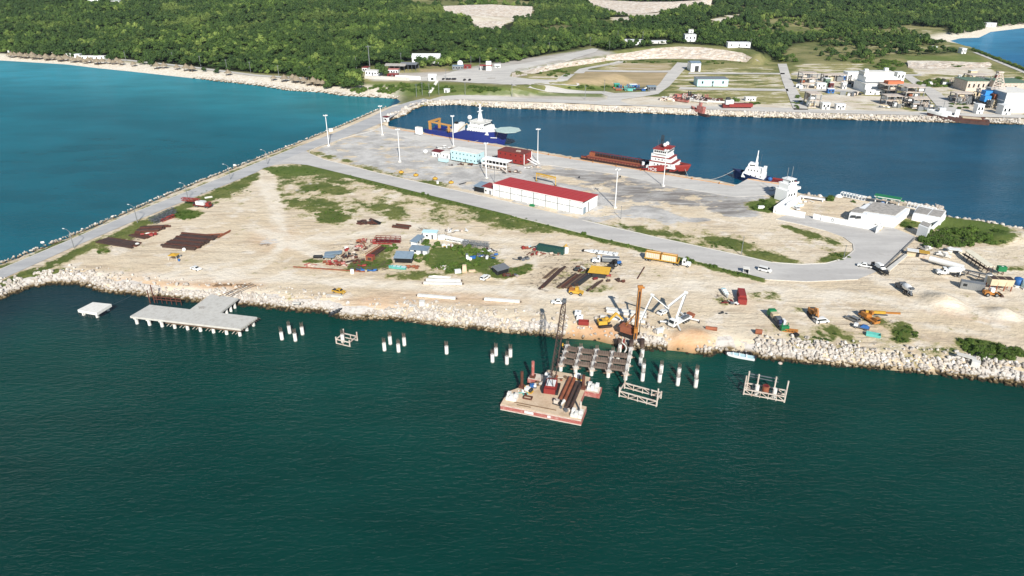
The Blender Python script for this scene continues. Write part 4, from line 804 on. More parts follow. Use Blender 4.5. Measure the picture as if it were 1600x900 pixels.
# concrete pump truck
TB = P(1063, 505); t = thing('concrete_pump_truck', 'white concrete pump truck with folded boom arched high over the bank', 'pump truck', TB, hd((1078,498),(1052,511)))
truck_cab(t, 5.2, WHITE, h=2.9); wheels(t, (3.9, -.6, -1.9, -3.1), 1.25, .52, .35); part(t, 'platform', WHITE, box(-1.2, 0, 1.05, 8.6, 2.3, .5)); part(t, 'hopper', RUSTL, box(-5.4, 0, .5, 1.3, 2.1, 1.4, top=1.25)); part(t, 'turret', WHITE, tube((2.2, 0, 1.5), (2.2, 0, 3.3), .6, n=12)); part(t, 'water_tank', GREYST, box(-1.8, .6, 1.55, 3., .8, .9))
iv = Matrix.Rotation(-t.rotation_euler.z, 4, 'Z')
def loc_(w): return iv @ (Vector(w) - TB)
J = [Vector((2.2, 0, 3.2)), loc_((57.2, 203.6, 13.6)), loc_((50.6, 199.6, 10.2)), loc_((44.6, 196.5, 16.2)), loc_((41.2, 194.6, 8.2))]
for k in range(4): b_ = part(t, 'boom_section', BRIGHT, bar(J[k], J[k + 1], .62 - .1 * k, .75 - .12 * k)); part(b_, 'delivery_pipe', GREYST, tube(J[k] + Vector((0, .45, .1)), J[k + 1] + Vector((0, .45, .1)), .1, n=6))
for k in (1, 2, 3): part(t, 'boom_joint', WHITE, tube(J[k] - Vector((0, .5, 0)), J[k] + Vector((0, .5, 0)), .5, n=10))
part(t, 'end_hose', BLACK, tube(J[4], J[4] + Vector((0, 0, -5.4)), .14, n=6))
for x_, y_, dx, dy in ((3, 1, 2.6, 3.2), (3, -1, 2.6, -3.2), (-3.6, 1, -1.2, 3.), (-3.6, -1, -1.2, -3.)): lg = part(t, 'outrigger', WHITE, bar((x_, y_, 1.), (x_ + dx, y_ + dy, 1.), .4)); part(lg, 'outrigger_foot', DARKG, tube((x_ + dx, y_ + dy, 0), (x_ + dx, y_ + dy, 1.1), .22, n=8))
car('sedan', WHITE, (1031,492), (1040,488), 'white car parked under the folded pump boom', z=G)
solo('steel_skip', 'small white and black generator box on the bank right of the piling rig', 'generator', WHITE, box(0, 0, .3, 2.2, 1.2, 1.3) + box(-.9, 0, 0, .3, 1.4, .4) + box(.9, 0, 0, .3, 1.4, .4), P(1030, 520), R(20))
# blocks, skips near the left of the rig
for k, (u_, v_) in enumerate(((903,493),(906,500))): 
    t = thing('site_tank', f'white square water tank on the bank, {("farther","nearer")[k]} of two', 'tank', P(u_, v_), R(-10)); part(t, 'tank_body', BRIGHT, box(0, 0, .15, 2.1, 1.9, 1.5)); part(t, 'lid', GREYST, tube((0, 0, 1.65), (0, 0, 1.75), .3, n=10)); part(t, 'pallet', WOOD, box(0, 0, 0, 2.2, 2., .14))
t = thing('red_skip', 'red open skip on the clay bank beside the white tanks', 'skip', P(912, 507), R(-8))
for nm, sh in (('side_wall', box(0, -.8, .2, 3.4, .12, 1.3)), ('side_wall', box(0, .8, .2, 3.4, .12, 1.3)), ('end_wall', box(-1.65, 0, .2, .12, 1.5, 1.3)), ('end_wall', box(1.65, 0, .2, .12, 1.5, 1.3)), ('floor_plate', box(0, 0, .1, 3.4, 1.6, .1))): part(t, nm, RED, sh)
for k, (u1, v1, u2, v2) in enumerate(((947,484,1010,492),(948,488,1010,497),(938,497,1008,505),(662,444,722,445),(666,439,720,440),(653,463,712,468),(757,469,812,473))):
    lb = ('farthest long white precast beam behind the yellow excavator', 'second long white precast beam behind the yellow excavator', 'nearest long white precast beam behind the yellow excavator', 'nearer of two white precast beams below the green plot', 'farther of two white precast beams below the green plot', 'white precast beam with dark end left of the small block', 'white precast beam above the rocks left of the crane')[k]
    p, q = P(u1, v1), P(u2, v2); t = thing('precast_beam', lb, 'concrete beam', (p + q) / 2, math.atan2(q.y - p.y, q.x - p.x), 'white precast beams on the sand'); L = (q - p).length
    part(t, 'beam', PALECONC, box(0, 0, .15, L, 1.1, .8)); part(t, 'end_bars', REBAR, sum([bar((s_ * L / 2, y_, .3 + z_), (s_ * (L / 2 + .7), y_, .3 + z_), .06) for s_ in (-1, 1) for y_ in (-.3, 0, .3) for z_ in (0, .4)], []))
    for s_ in (-.35, .35): part(t, 'bearer', WOOD, box(s_ * L, 0, 0, .3, 1.3, .16))
t = thing('concrete_box', 'small white concrete box with a fallen lid at the top of the rocks', 'concrete box', P(660, 478)); part(t, 'wall', PALECONC, box(0, 0, 0, 1.8, 1.8, 2.)); part(t, 'fallen_lid', CONC, xf(box(0, 0, 0, 2.8, 1.6, .2), -3.2, -.3, .1, .1, .12))
# ---- vehicles on the sand
car('sedan', WHITE, (298,419), (315,424), 'white car alone on the sand near the yellow canopy')
car('pickup', YEL, (519,455), (541,460), 'yellow pickup truck on the sand above the rocks')
car('suv', WHITE, (752,440), (764,432), 'white car beside the dark canopy right of the green plot')
car('pickup', WHITE, (884,475), (862,474), 'white pickup truck behind the crane boom tip')
car('van', WHITE, (1183,421), (1207,427), 'white van driving on the port road', z=G + .16)
car('van', WHITE, (1272,505), (1294,503), 'white van beside the orange excavator near the right bank')
car('suv', STEEL, (1341,505), (1323,497), 'silver car parked beside the orange truck crane')
car('sedan', WHITE, (1202,298), (1213,294), 'white car parked on the quay near the small white tug', z=G + .2)
car('pickup', WHITE, (1362,419), (1339,415), 'white pickup truck towing a boat at the end of the port road', z=G + .16)
t = thing('boat_trailer', 'black trailer carrying a large motor boat behind the white pickup', 'trailer', mid((1363,419),(1386,433)), hd((1386,433),(1363,419))); part(t, 'trailer_frame', DARKG, bar((-4.2, -.8, .6), (3, -.8, .6), .2) + bar((-4.2, .8, .6), (3, .8, .6), .2) + bar((3, -.8, .6), (5.4, 0, .6), .18) + bar((3, .8, .6), (5.4, 0, .6), .18) + bar((-2, -.8, .6), (-2, .8, .6), .2)); wheels(t, (-2.2, -1.2), 1.15, .36, .25)
b_ = panga('cabin_boat', 'black and white motor boat with white cabin on the trailer', mid((1363,419),(1387,433)) + Vector((0, 0, 1.1)), hd((1363,419),(1386,433)), 9., DARKG, GREYST, 2)
cbn = part(b_, 'cabin', WHITE, side([(-2.6,.7),(-2.4,2.2),(-.2,2.3),(.8,1.5),(1.6,1.2),(1.7,.7)], -.95, .95, .15)); part(cbn, 'windshield', GLASS, [([(-.17,-.8,2.24),(.8,-.85,1.54),(.8,.85,1.54),(-.17,.8,2.24)], [(0,1,2,3)])])
# lorry with two yellow containers
p0, p1 = P(1006, 405), P(1079, 417); rz = math.atan2(p1.y - p0.y, p1.x - p0.x); t = thing('articulated_lorry', 'white lorry with long flat trailer on the sand below the road', 'lorry', (p0 + p1) / 2, rz); Lq = (p1 - p0).length
truck_cab(t, Lq / 2 - 1.4, WHITE, True, 3.); wheels(t, (Lq / 2 - 1., Lq / 2 - 4.6, Lq / 2 - 5.9, -Lq / 2 + 1.4, -Lq / 2 + 2.7), 1.25, .5, .35); part(t, 'trailer_bed', YEL, box(-2.2, 0, 1.05, Lq - 5., 2.4, .35)); part(t, 'headboard', YEL, box(Lq / 2 - 4.7, 0, 1.4, .15, 2.4, 1.2))
c, s = math.cos(rz), math.sin(rz)
for k, x_ in enumerate((-Lq / 2 + 3.6, -Lq / 2 + 10.1)):
    q = (p0 + p1) / 2 + Vector((x_ * c, x_ * s, 1.42)); b_ = thing('open_container', f'yellow and white ribbed open container on the lorry, {("rear","front")[k]} one', 'container', q, rz); Lc = 6.05
    for sy in (-1, 1):
        w_ = part(b_, 'side_wall', TANP, box(0, sy * 1.15, .1, Lc - .2, .08, 2.2)); part(w_, 'top_rail', ORA, box(0, sy * 1.15, 2.3, Lc, .16, .16))
        for j in range(9): part(w_, 'rib', YEL if j in (0, 8) else WHITE, box(-Lc / 2 + .1 + j * (Lc - .2) / 8, sy * 1.2, .1, .12, .1, 2.2))
    for sx in (-1, 1): part(b_, 'end_wall', ORA, box(sx * Lc / 2, 0, .1, .08, 2.3, 2.2))
    part(b_, 'load', YEL, box(0, 0, .1, Lc - .3, 2.2, 1.95)); part(b_, 'floor', ORA, box(0, 0, 0, Lc, 2.3, .1))
# mixer trucks
def mixer(label, loc, rz, paint):
    t = thing('mixer_truck', label, 'mixer truck', loc, rz); truck_cab(t, 3.4, paint, True, 2.9); wheels(t, (3.8, -1.6, -2.9), 1.22, .52, .36)
    rg = [[(x_, r * math.cos(a), 2.35 + r * math.sin(a) + (-x_) * .1) for a in np.linspace(0, 2 * math.pi, 13)[:-1]] for x_, r in ((1.1, .3), (1., .85), (0, 1.15), (-1.4, 1.2), (-2.8, .95), (-3.8, .55))]
    part(t, 'drum', BRIGHT, loft(rg), True); part(t, 'drum_support', paint, box(1.2, 0, .95, .4, 1.8, 1.5) + box(-3.2, 0, .95, .3, 1.6, 1.2)); part(t, 'chute', GREYST, bar((-3.9, 0, 2.2), (-4.9, .3, 1.1), .5, .15)); part(t, 'hopper', paint, box(-3.9, 0, 2.8, .9, 1.1, .7, top=1.3)); part(t, 'water_tank', paint, tube((.9, -.9, 1.3), (.9, .9, 1.3), .35, n=10))
mixer('white concrete mixer truck parked beside the long white tank trailer', mid((1464,430),(1503,430)), hd((1503,432),(1464,428)), WHITE); mixer('grey and white concrete mixer truck alone on the pale sand', mid((1404,449),(1421,463)), hd((1421,463),(1404,449)), GREYST)
# tank trailer, white tipper with trailer
p0, p1 = P(1455, 412), P(1498, 424); t = thing('tank_trailer', 'long white trailer hull parked behind the mixer truck', 'trailer', (p0 + p1) / 2, math.atan2(p1.y - p0.y, p1.x - p0.x)); part(t, 'tank', WHITE, xf(tube((-6, 0, 1.9), (6, 0, 1.9), 1.15, n=14))); wheels(t, (3.4, 4.6), 1.2, .5, .35); part(t, 'chassis', GREYST, box(0, 0, .7, 11.6, .9, .2)); part(t, 'landing_leg', DARKG, box(-3.6, .5, 0, .2, .2, .8) + box(-3.6, -.5, 0, .2, .2, .8))
p0, p1 = P(967, 412), P(928, 410); t = thing('tipper_truck', 'white tipper truck with dark red chassis among the yard scrap', 'truck', (p0 + p1) / 2, math.atan2(p1.y - p0.y, p1.x - p0.x)); truck_cab(t, 4.4, WHITE, True, 2.8); wheels(t, (4.6, -2.2, -3.5), 1.22, .5, .35); part(t, 'tipper_body', STEEL, box(-1.6, 0, 1.1, 6.6, 2.4, 1.6, top=1.04)); part(t, 'body_rim', WHITE, box(-1.6, 1.25, 2.6, 6.8, .14, .16) + box(-1.6, -1.25, 2.6, 6.8, .14, .16)); part(t, 'fuel_tank', DKRED, tube((1.9, -1.05, .8), (3.1, -1.05, .8), .35, n=10))
p0, p1 = P(912, 393), P(966, 400); t = thing('flat_trailer', 'upturned white flat trailer lying behind the tipper truck', 'trailer', (p0 + p1) / 2, math.atan2(p1.y - p0.y, p1.x - p0.x)); part(t, 'bed', WHITE, prism([(-7,-.4),(-4,-1.4),(7,-1.5),(7,1.5),(-4,1.4)], .5, .9)); wheels(t, (-1.5, 5.6), 1.5, .5, .4); part(t, 'drawbar_wheel', BLACK, tube((-7.4, -.5, .5), (-7.4, .5, .5), .5, n=10)); part(t, 'cross_member', GREYST, sum([box(-3 + 2 * k, 0, .9, .15, 2.8, .12) for k in range(5)], []))
def roller(label, loc, rz):
    t = thing('yellow_dumper', label, 'dumper', loc, rz); part(t, 'body', YEL, side([(-2.6,.7),(-2.6,1.5),(-.4,1.6),(2.4,1.2),(2.6,.7)], -1.1, 1.1)); part(t, 'cab', YEL, box(.2, .3, 1.5, 1.3, 1.3, 1.2)); part(t, 'windshield', GLASS, box(.87, .3, 1.8, .05, 1.1, .7)); part(t, 'skip', ORA, box(-1.6, 0, 1.5, 1.8, 2., .5, top=1.15)); wheels(t, (-1.7, 1.7), 1.25, .6, .45)
roller('yellow site dumper beside the dark beam stacks', mid((889,459),(912,460)), hd((889,457),(912,460)))
# canopy-covered yellow plant and neighbours
t = thing('yellow_canopy', 'yellow roofed shelter over a machine beside the dark beam stacks', 'shelter', P(936, 432), R(-12)); part(t, 'roof', YEL, [([(-4.2,-2.2,2.3),(3.8,-2.4,2.3),(4.2,2.2,3.3),(-3.4,2.4,3.3),(-4.2,-2.2,2.2),(3.8,-2.4,2.2),(4.2,2.2,3.2),(-3.4,2.4,3.2)], [(0,1,2,3),(7,6,5,4),(0,4,5,1),(1,5,6,2),(2,6,7,3),(3,7,4,0)])]); part(t, 'machine', DARKG, box(0, -.3, 0, 5, 2.2, 1.6))
for x_, y_, h in ((-3.9,-2,2.2),(3.5,-2.1,2.2),(3.8,2,3.1),(-3.2,2.1,3.1)): part(t, 'post', GREYST, box(x_, y_, 0, .15, .15, h))
for k, (u_, v_, m_, w) in enumerate(((963,415,BLACK,'farther'),(953,422,DARKG,'nearer'))):
    t = thing('tractor', f'dark tractor with big wheels right of the yellow roofed shelter, {w} of two', 'tractor', P(u_, v_), R(25 + 30 * k)); part(t, 'bonnet', BLUE if k == 0 else m_, box(1., 0, .8, 2., .9, .9)); part(t, 'seat_frame', m_, box(-.7, 0, .8, 1.2, 1.3, 1.9)); wheels(t, (-1.,), 1.2, .95, .5); wheels(t, (1.6,), 1., .55, .3)
for k, (u_, v_, m_) in enumerate(((951,432,RED),(930,437,DKRED))): solo('fuel_drum', f'{("orange red","dark red")[k]} barrel lying near the yellow roofed shelter', 'barrel', m_, tube((-.9, 0, .5), (.9, 0, .5), .5, n=12), P(u_, v_), R(20 * k))
# ---- containers
t = thing('shipping_container', 'dark green shipping container on the sand amid scattered scrap', 'container', mid((841,390),(881,397)), hd((841,390),(881,397))); container_parts(t, 11.6, DGRN)
solo('white_cabinet', 'white upright cabinet at the end of the dark green container', 'cabinet', BRIGHT, box(0, 0, 0, 1.4, 1.2, 2.4), P(885, 395), 0); solo('yellow_skip', 'small yellow machine part behind the dark green container', 'machine part', YEL, box(0, 0, 0, 1.8, 1., 1.) + tube((-.6, 0, 1), (.5, .3, 1.7), .25, n=8), P(884, 388), .4)
t = thing('shipping_container', 'red shipping container standing back on the sand near a white hull', 'container', P(1158, 466), R(80)); container_parts(t, 6.1, RED); t = thing('shipping_container', 'small low red container in front of the taller red one', 'container', P(1159, 474), R(-10)); container_parts(t, 3., RED, 2.2, 2.)
panga('boat_hull', 'upturned pale blue and white boat hull beside the red containers', P(1133, 461) + Vector((0, 0, .5)), hd((1129,452),(1140,470)), 6.6, BRIGHT, LBLUE, 0)
t = thing('guard_hut', 'small white open hut on the road edge left of the white van', 'hut', P(1165, 427), R(-14)); part(t, 'side_wall', WHITE, box(1., 0, 0, .15, 2., 2.2)); part(t, 'back_wall', GREYST, box(0, .95, 0, 2., .12, 2.2)); part(t, 'roof', PALECONC, box(0, 0, 2.2, 2.5, 2.4, .18)); part(t, 'side_wall', WHITE, box(-1., .5, 0, .15, 1., 2.2))
# ---- truck crane with trailers, green rig, misc near the right bank
t = thing('truck_crane', 'orange truck crane with its telescopic boom lowered near the right bank', 'crane', mid((1346,494),(1368,508)), hd((1346,494),(1368,508))); part(t, 'carrier', ORA, box(0, 0, .7, 7.5, 2.3, .6)); wheels(t, (-2.6, -1.3, 2.4), 1.2, .52, .4); part(t, 'cab', ORA, box(3.1, .3, 1.3, 1.4, 1.6, 1.2)); part(t, 'windshield', GLASS, box(3.82, .3, 1.7, .05, 1.4, .7)); tt = part(t, 'turntable', ORA, box(-1.5, 0, 1.3, 2.8, 2.2, 1.)); part(tt, 'operator_cab', ORA, box(-.2, .8, 2.3, 1.2, .8, 1.1))
ba = Matrix.Rotation(-t.rotation_euler.z, 3, 'Z') @ (P(1391, 491, 5.0) - P(1353, 489, 4.2)); ba = ba.normalized(); b0 = Vector((-2, 0, 2.4)); part(t, 'boom', YEL, bar(b0, b0 + ba * 6, .75, .85)); part(t, 'boom_extension', ORA, bar(b0 + ba * 6, b0 + ba * 10.4, .5, .6)); part(t, 'counterweight', DARKST, box(-3.2, 0, 1.4, .8, 2.2, .9))
t = thing('flat_cart', 'blue topped flat cart between the silver car and the rocks', 'cart', P(1345, 513), R(-35)); part(t, 'bed', GREYST, box(0, 0, .5, 5., 2.2, .2)); part(t, 'tarp', BLUE, box(1., .2, .7, 2.6, 1.9, .7, top=.5)); part(t, 'crate', WHITE, box(-1.6, 0, .7, 1.2, 1.6, .6)); wheels(t, (-1.5, 1.5), 1.1, .35, .25)
t = thing('teal_skip', 'teal open skip lying nearest the right bank', 'skip', P(1364, 525), R(-25))
for nm, sh in (('side_wall', box(0, -.9, .1, 4.2, .1, .9)), ('side_wall', box(0, .9, .1, 4.2, .1, .9)), ('end_wall', box(-2.1, 0, .1, .1, 1.8, .9)), ('end_wall', box(2.1, 0, .1, .1, 1.8, .9)), ('floor_plate', box(0, 0, 0, 4.2, 1.8, .12))): part(t, nm, TEAL, sh)
p0, p1 = P(1216, 521), P(1212, 490); t = thing('green_lorry', 'green lorry with machinery on its bed facing away on the sand', 'lorry', (p0 + p1) / 2, math.atan2(p1.y - p0.y, p1.x - p0.x)); t.rotation_euler.z = R(96)
part(t, 'cab', GRN, side([(3.6,.8),(3.6,2.9),(5.2,2.9),(5.7,1.8),(5.7,.8)], -1.2, 1.2)); part(t, 'cab_roof', GRN, box(4.4, 0, 2.9, 1.5, 2., .1)); part(t, 'bed', GREYST, box(-1.2, 0, .9, 9.2, 2.4, .3)); part(t, 'cargo_box', TANP, box(2.2, 0, 1.2, 2., 2.3, 1.5)); part(t, 'engine_block', GREYST, box(-.6, .1, 1.2, 2., 1.8, 1.5)); part(t, 'control_cabinet', WHITE, box(-2.8, -.7, 1.2, 1.6, .8, 1.7)); part(t, 'hose_reel', NAVY2, tube((-2.6, .2, 2.), (-2.6, 1.1, 2.), .8, n=12)); part(t, 'rear_frame', GRN, box(-5.2, 0, .5, 1.2, 2.6, 1.4) + box(-5.2, -1., 1.9, .2, .2, 1.) + box(-5.2, 1., 1.9, .2, .2, 1.)); wheels(t, (4.4, -2.8, -4.1), 1.25, .52, .36)
solo('jib_section', 'orange steel jib lying on the sand right of the green lorry', 'steel beam', ORA, lattice((-2.4, 0, .5), (2.4, -.4, .5), .8, 5, .16), P(1234, 518), R(-12)); solo('black_bucket', 'black bucket on the sand at the end of the orange jib', 'bucket', BLACK, side([(-.9,0),(-1.,1.1),(.6,.9),(.9,0)], -.6, .6), P(1244, 525), .4); solo('rusty_drum', 'rust brown drum lying at the top of the rocks left of the green lorry', 'drum', RUSTL, tube((-1, .3, .9), (1, -.3, .9), .9, n=14), P(1185, 522)); solo('rusty_pipe', 'orange rusty pipe section on the rocks right of the pump truck', 'pipe', RUSTL, tube((-2, .4, .7), (1.6, -.5, .7), .65, n=12), P(1112, 516)); solo('tool_heap', 'small dark heap of tools alone on the sand', 'scrap', DARKG, box(0, 0, 0, 1.6, .5, .4, .3) + box(.8, .5, 0, .6, .9, .5) + box(1.9, -.2, 0, .7, .3, .3, -.5), P(1126, 490))
t = thing('concrete_hut', 'small white concrete chamber with grey slab roof on the right bank', 'concrete hut', P(1514, 570, 1.6), R(-30)); part(t, 'wall', PALECONC, box(1.4, -.8, 0, 2.2, 1.6, 2.2)); part(t, 'slab', CONC, xf(box(0, 0, 0, 5.4, 1.9, .25), -1.2, .8, 2.2, .1, .12)); part(t, 'side_wall', PALECONC, box(-2.6, 1.1, 0, .3, 1.5, 2.))
# ---- gravel heaps' plant: batching plant at the right
t = thing('site_container', 'grey container office with dark window at the batching plant', 'container', mid((1502,449),(1533,454)), hd((1502,448),(1533,453))); container_parts(t, 7.6, STEEL, 2.5, 2.9); part(t, 'window', GLASS, box(-2.4, -1.26, 1.2, 1.2, .06, 1.))
t = thing('aggregate_hopper', 'tan aggregate hopper bins of the batching plant', 'hopper', P(1559, 452), R(-8))
for k in range(3): b_ = part(t, 'bin', TANP, box(-2.6 + 2.6 * k, 0, 2., 2.4, 3., 2.6, top=1.1)); part(b_, 'bin_mouth', DARKST, box(-2.6 + 2.6 * k, 0, 4.6, 2.3, 3., .04))
for x_ in (-3.7, -1.3, 1.3, 3.7):
    for y_ in (-1.3, 1.3): part(t, 'leg', RUSTL, box(x_, y_, 0, .3, .3, 2.))
p0, p1 = P(1510, 401, 3.6), P(1545, 427, 2.9); t = thing('conveyor', 'long covered conveyor with cream roof sloping over dark legs', 'conveyor', ((p0 + p1) / 2).xy.to_3d() + Vector((0, 0, G)), math.atan2(p1.y - p0.y, p1.x - p0.x)); Lc = (p1 - p0).length
part(t, 'roof', M('cream_sheet', (222,214,190), .6, wear=.2), xf(box(0, 0, 0, Lc, 3., .25), 0, 0, 3.3, 0, .04)); part(t, 'belt', DARKST, box(0, -1., 1.8, Lc + 2, 1., .25)); 
for k in range(7): part(t, 'leg', DARKST, bar((-Lc / 2 + k * Lc / 6, -1.2, 0), (-Lc / 2 + k * Lc / 6, -.6, 3.3), .18)); part(t, 'leg', DARKST, bar((-Lc / 2 + k * Lc / 6, 1.2, 0), (-Lc / 2 + k * Lc / 6, .8, 3.3), .18))
t = thing('conveyor', 'narrow dark belt conveyor between mixer truck and cream conveyor', 'conveyor', P(1520, 432), hd((1500,425),(1545,440))); part(t, 'belt', GREYST, bar((-8, 0, 1.), (8, 0, 3.), .9, .3)); part(t, 'truss', DARKST, bar((-8, .6, .5), (8, .6, 2.5), .15) + bar((-8, -.6, .5), (8, -.6, 2.5), .15))
for k in range(4): part(t, 'leg', DARKST, bar((-6 + 4 * k, -.6, 0), (-6 + 4 * k, 0, 1.2 + .5 * k), .15)); part(t, 'leg', DARKST, bar((-6 + 4 * k, .6, 0), (-6 + 4 * k, 0, 1.2 + .5 * k), .15))
t = thing('cement_silo', 'small white cement silo beside the grey container office', 'silo', P(1540, 447), 0); part(t, 'shell', WHITE, tube((0, 0, 1.6), (0, 0, 5), 1., n=14)); part(t, 'cone', WHITE, tube((0, 0, .6), (0, 0, 1.6), .2, 1., n=14)); part(t, 'cap', GREYST, tube((0, 0, 5), (0, 0, 5.5), 1., .3, n=14))
for a in (.8, 2.4, 3.9, 5.5): part(t, 'leg', GREYST, bar((1. * math.cos(a), 1. * math.sin(a), 0), (.9 * math.cos(a), .9 * math.sin(a), 2), .15))
t = thing('wheel_loader', 'orange wheel loader below the tan hopper', 'loader', P(1548, 462), R(-4)); part(t, 'body', ORA, side([(-2.8,.8),(-2.8,1.9),(-.6,2.),(-.2,1.2),(1.4,1.1),(1.4,.7)], -.9, .9)); c_ = part(t, 'cab', WHITE, box(-.2, 0, 1.6, 1.4, 1.4, 1.5)); part(c_, 'windshield', GLASS, box(.53, 0, 1.9, .05, 1.2, 1.)); wheels(t, (-1.8, 1.3), 1.25, .75, .5); part(t, 'lift_arm', ORA, bar((.8, .5, 1.6), (3., .5, .7), .25) + bar((.8, -.5, 1.6), (3., -.5, .7), .25)); part(t, 'bucket', DARKST, side([(2.9,.1),(2.8,1.2),(3.3,1.1),(4.,.1)], -1.3, 1.3))
for nm, lb, u_, v_, m_, r_, h in (('water_tank', 'blue round water tank on a stand at the right edge', 1589, 446, BLUE, 1.5, 2.4), ('water_tank', 'pale round tank right of the blue one at the frame edge', 1601, 450, LBLUE, 1.4, 2.6)):
    t = thing(nm, lb, 'tank', P(u_, v_)); part(t, 'tank_body', m_, tube((0, 0, .5), (0, 0, .5 + h), r_, n=16), True); part(t, 'dome', m_, tube((0, 0, .5 + h), (0, 0, 1. + h), r_, r_ * .3, n=16)); part(t, 'plinth', CONC, box(0, 0, 0, 2.4 * r_, 2.4 * r_, .5))
t = thing('green_box_tank', 'green box on a post beside the curved dirt bank', 'tank', P(1562, 429), R(-8)); part(t, 'box_body', GRN, box(0, 0, 1.6, 3., 1.8, 1.9)); part(t, 'sign_panel', WHITE, box(.1, 0, 3.5, .7, .6, .03)); part(t, 'stand', RUST, box(.9, -.3, 0, .2, .2, 1.6) + box(-.9, -.3, 0, .2, .2, 1.6) + box(.9, .5, 0, .2, .2, 1.6))
t = thing('market_shed', 'low shed with white and yellow flat roof beside the drain ramp', 'shed', mid((1419,401),(1447,401)), hd((1418,398),(1450,403))); part(t, 'roof_sheet', WHITE, box(-2., 0, 2.4, 4.2, 3.2, .15)); part(t, 'roof_sheet', YEL, box(2.1, 0, 2.4, 3.8, 3.2, .15), label='yellow half of the flat roof'); part(t, 'wall', TERRA if False else TANP, box(-2.2, .6, 0, 3.4, 1.6, 2.4)); part(t, 'wall', SALT, box(2.2, .6, 0, 3.2, 1.6, 2.4)); part(t, 'doorway', DARKG, box(0, .4, 0, .9, 1.8, 2.1))
t = thing('drainage_ramp', 'sloping concrete drain channel at the end of the paved road', 'ramp', (0, 0, 0)); part(t, 'slab', CONC, prism(wl([(1383,421),(1390,424),(1427,392),(1419,391)], G), G - .3, G + .35)); part(t, 'kerb', OLDCONC, bar(P(1379,421,G + .4), P(1430,372,G + .4), .5, .5)); part(t, 'grating', DARKG, bar(P(1381.5,421.5,G + .25), P(1421,391,G + .25), .35, .3))
for k, (u_, v_, w, h, lb) in enumerate(((1475,401,4.6,1.3,'broken grey concrete slabs heaped below the bushes'),(1492,394,5.,1.8,'tall pile of grey concrete debris below the bushes'),(1448,390,3.4,.9,'pale concrete fragments in front of the bushes'))):
    t = thing('rubble_heap', lb, 'rubble', P(u_, v_), .3 * k); r_ = random.Random(k)
    for j in range(9): part(t, 'slab', PALECONC if j % 3 else OLDCONC, xf(box(0, 0, 0, r_.uniform(1., 2.6), r_.uniform(.8, 1.8), r_.uniform(.25, .7)), r_.uniform(-w, w) * .5, r_.uniform(-1.3, 1.3), r_.uniform(0, h * .7), r_.uniform(0, 3), r_.uniform(-.35, .35), r_.uniform(-.3, .3)))
t = thing('canvas_cover', 'low white roofed kiosk among the concrete debris below the bushes', 'kiosk', P(1489, 397), R(-10)); part(t, 'roof', WHITE, box(0, 0, 2.1, 5., 2.6, .2)); part(t, 'wall', PALECONC, box(0, .5, 0, 4.4, 1.4, 2.1)); part(t, 'shutter', DARKG, box(.6, -.22, .5, 2.2, .06, 1.3))
# ---- steel and scrap in the yard
def stack(label, a, b, c_, n, mat, h=.5, w=.7, layers=1, nm='steel_pile_stack', piece='pile', jit=.8, cat='steel piles'):
    A_, B_, C_ = P(*a), P(*b), P(*c_); t = thing(nm, label, cat, A_); r_ = random.Random(hash(label) % 1000 if False else len(label) + n); d = B_ - A_; e = C_ - A_
    for l_ in range(layers):
        for k in range(n - l_):
            s_ = A_ * 0 + e * ((k + .5 * l_) / max(1, n - 1)) + d.normalized() * r_.uniform(-jit, jit); q = s_ + d * r_.uniform(.92, 1.03); zz = Vector((0, 0, h * (l_ + .5) + r_.uniform(-.05, .25))); part(t, piece, mat[(k + l_) % len(mat)] if isinstance(mat, (list, tuple)) else mat, bar(s_ + zz, q + zz, w, h))
    return t
stack('large stack of dark brown steel piles behind the yellow canopy', (253,386), (306,391), (288,367), 15, [DARKST, DARKST, RUST, DARKST], .55, 1.0, 2)
stack('single long steel beam lying right of the large brown pile stack', (306,374), (341,372), (314,368), 4, [DARKST, RUSTL], .4, .5)
stack('thin steel beam lying diagonally beyond the brown pile stack', (341,371), (360,361), (342,372), 2, RUSTL, .3, .4, cat='steel beam', nm='steel_beam', piece='flange')
stack('dark flattened stack of steel piles beside the causeway road', (150,379), (205,388), (170,373), 8, [DARKST, RUST], .5, 1.1, 1); stack('brown steel piles between the causeway and the red scrap', (212,364), (250,362), (226,357), 7, [RUST, DARKST], .6, .9, 2); stack('short brown piles left of the red scrap', (204,369), (229,374), (212,366), 4, [DARKST, RUST], .6, .9, 1)
def lat_stack(label, ps, mat, w): 
    t = thing('truss_bundle', label, 'steel truss', P(*ps[0][0]))
    for (a, b) in ps: p, q = P(*a) - t.location, P(*b) - t.location; part(t, 'truss', mat, lattice(p + Vector((0, 0, w / 2 + .1)), q + Vector((0, 0, w / 2 + .1)), w, max(4, int((q - p).length / 1.4)), .12))
    return t
lat_stack('bundle of grey lattice boom sections beside the causeway', (((234,346),(272,328)),((238,348),(275,331)),((242,350),(276,335))), GREYST, 1.3); lat_stack('red lattice boom section in front of the grey lattice bundle', (((252,347),(273,339)),), RED, 1.2)
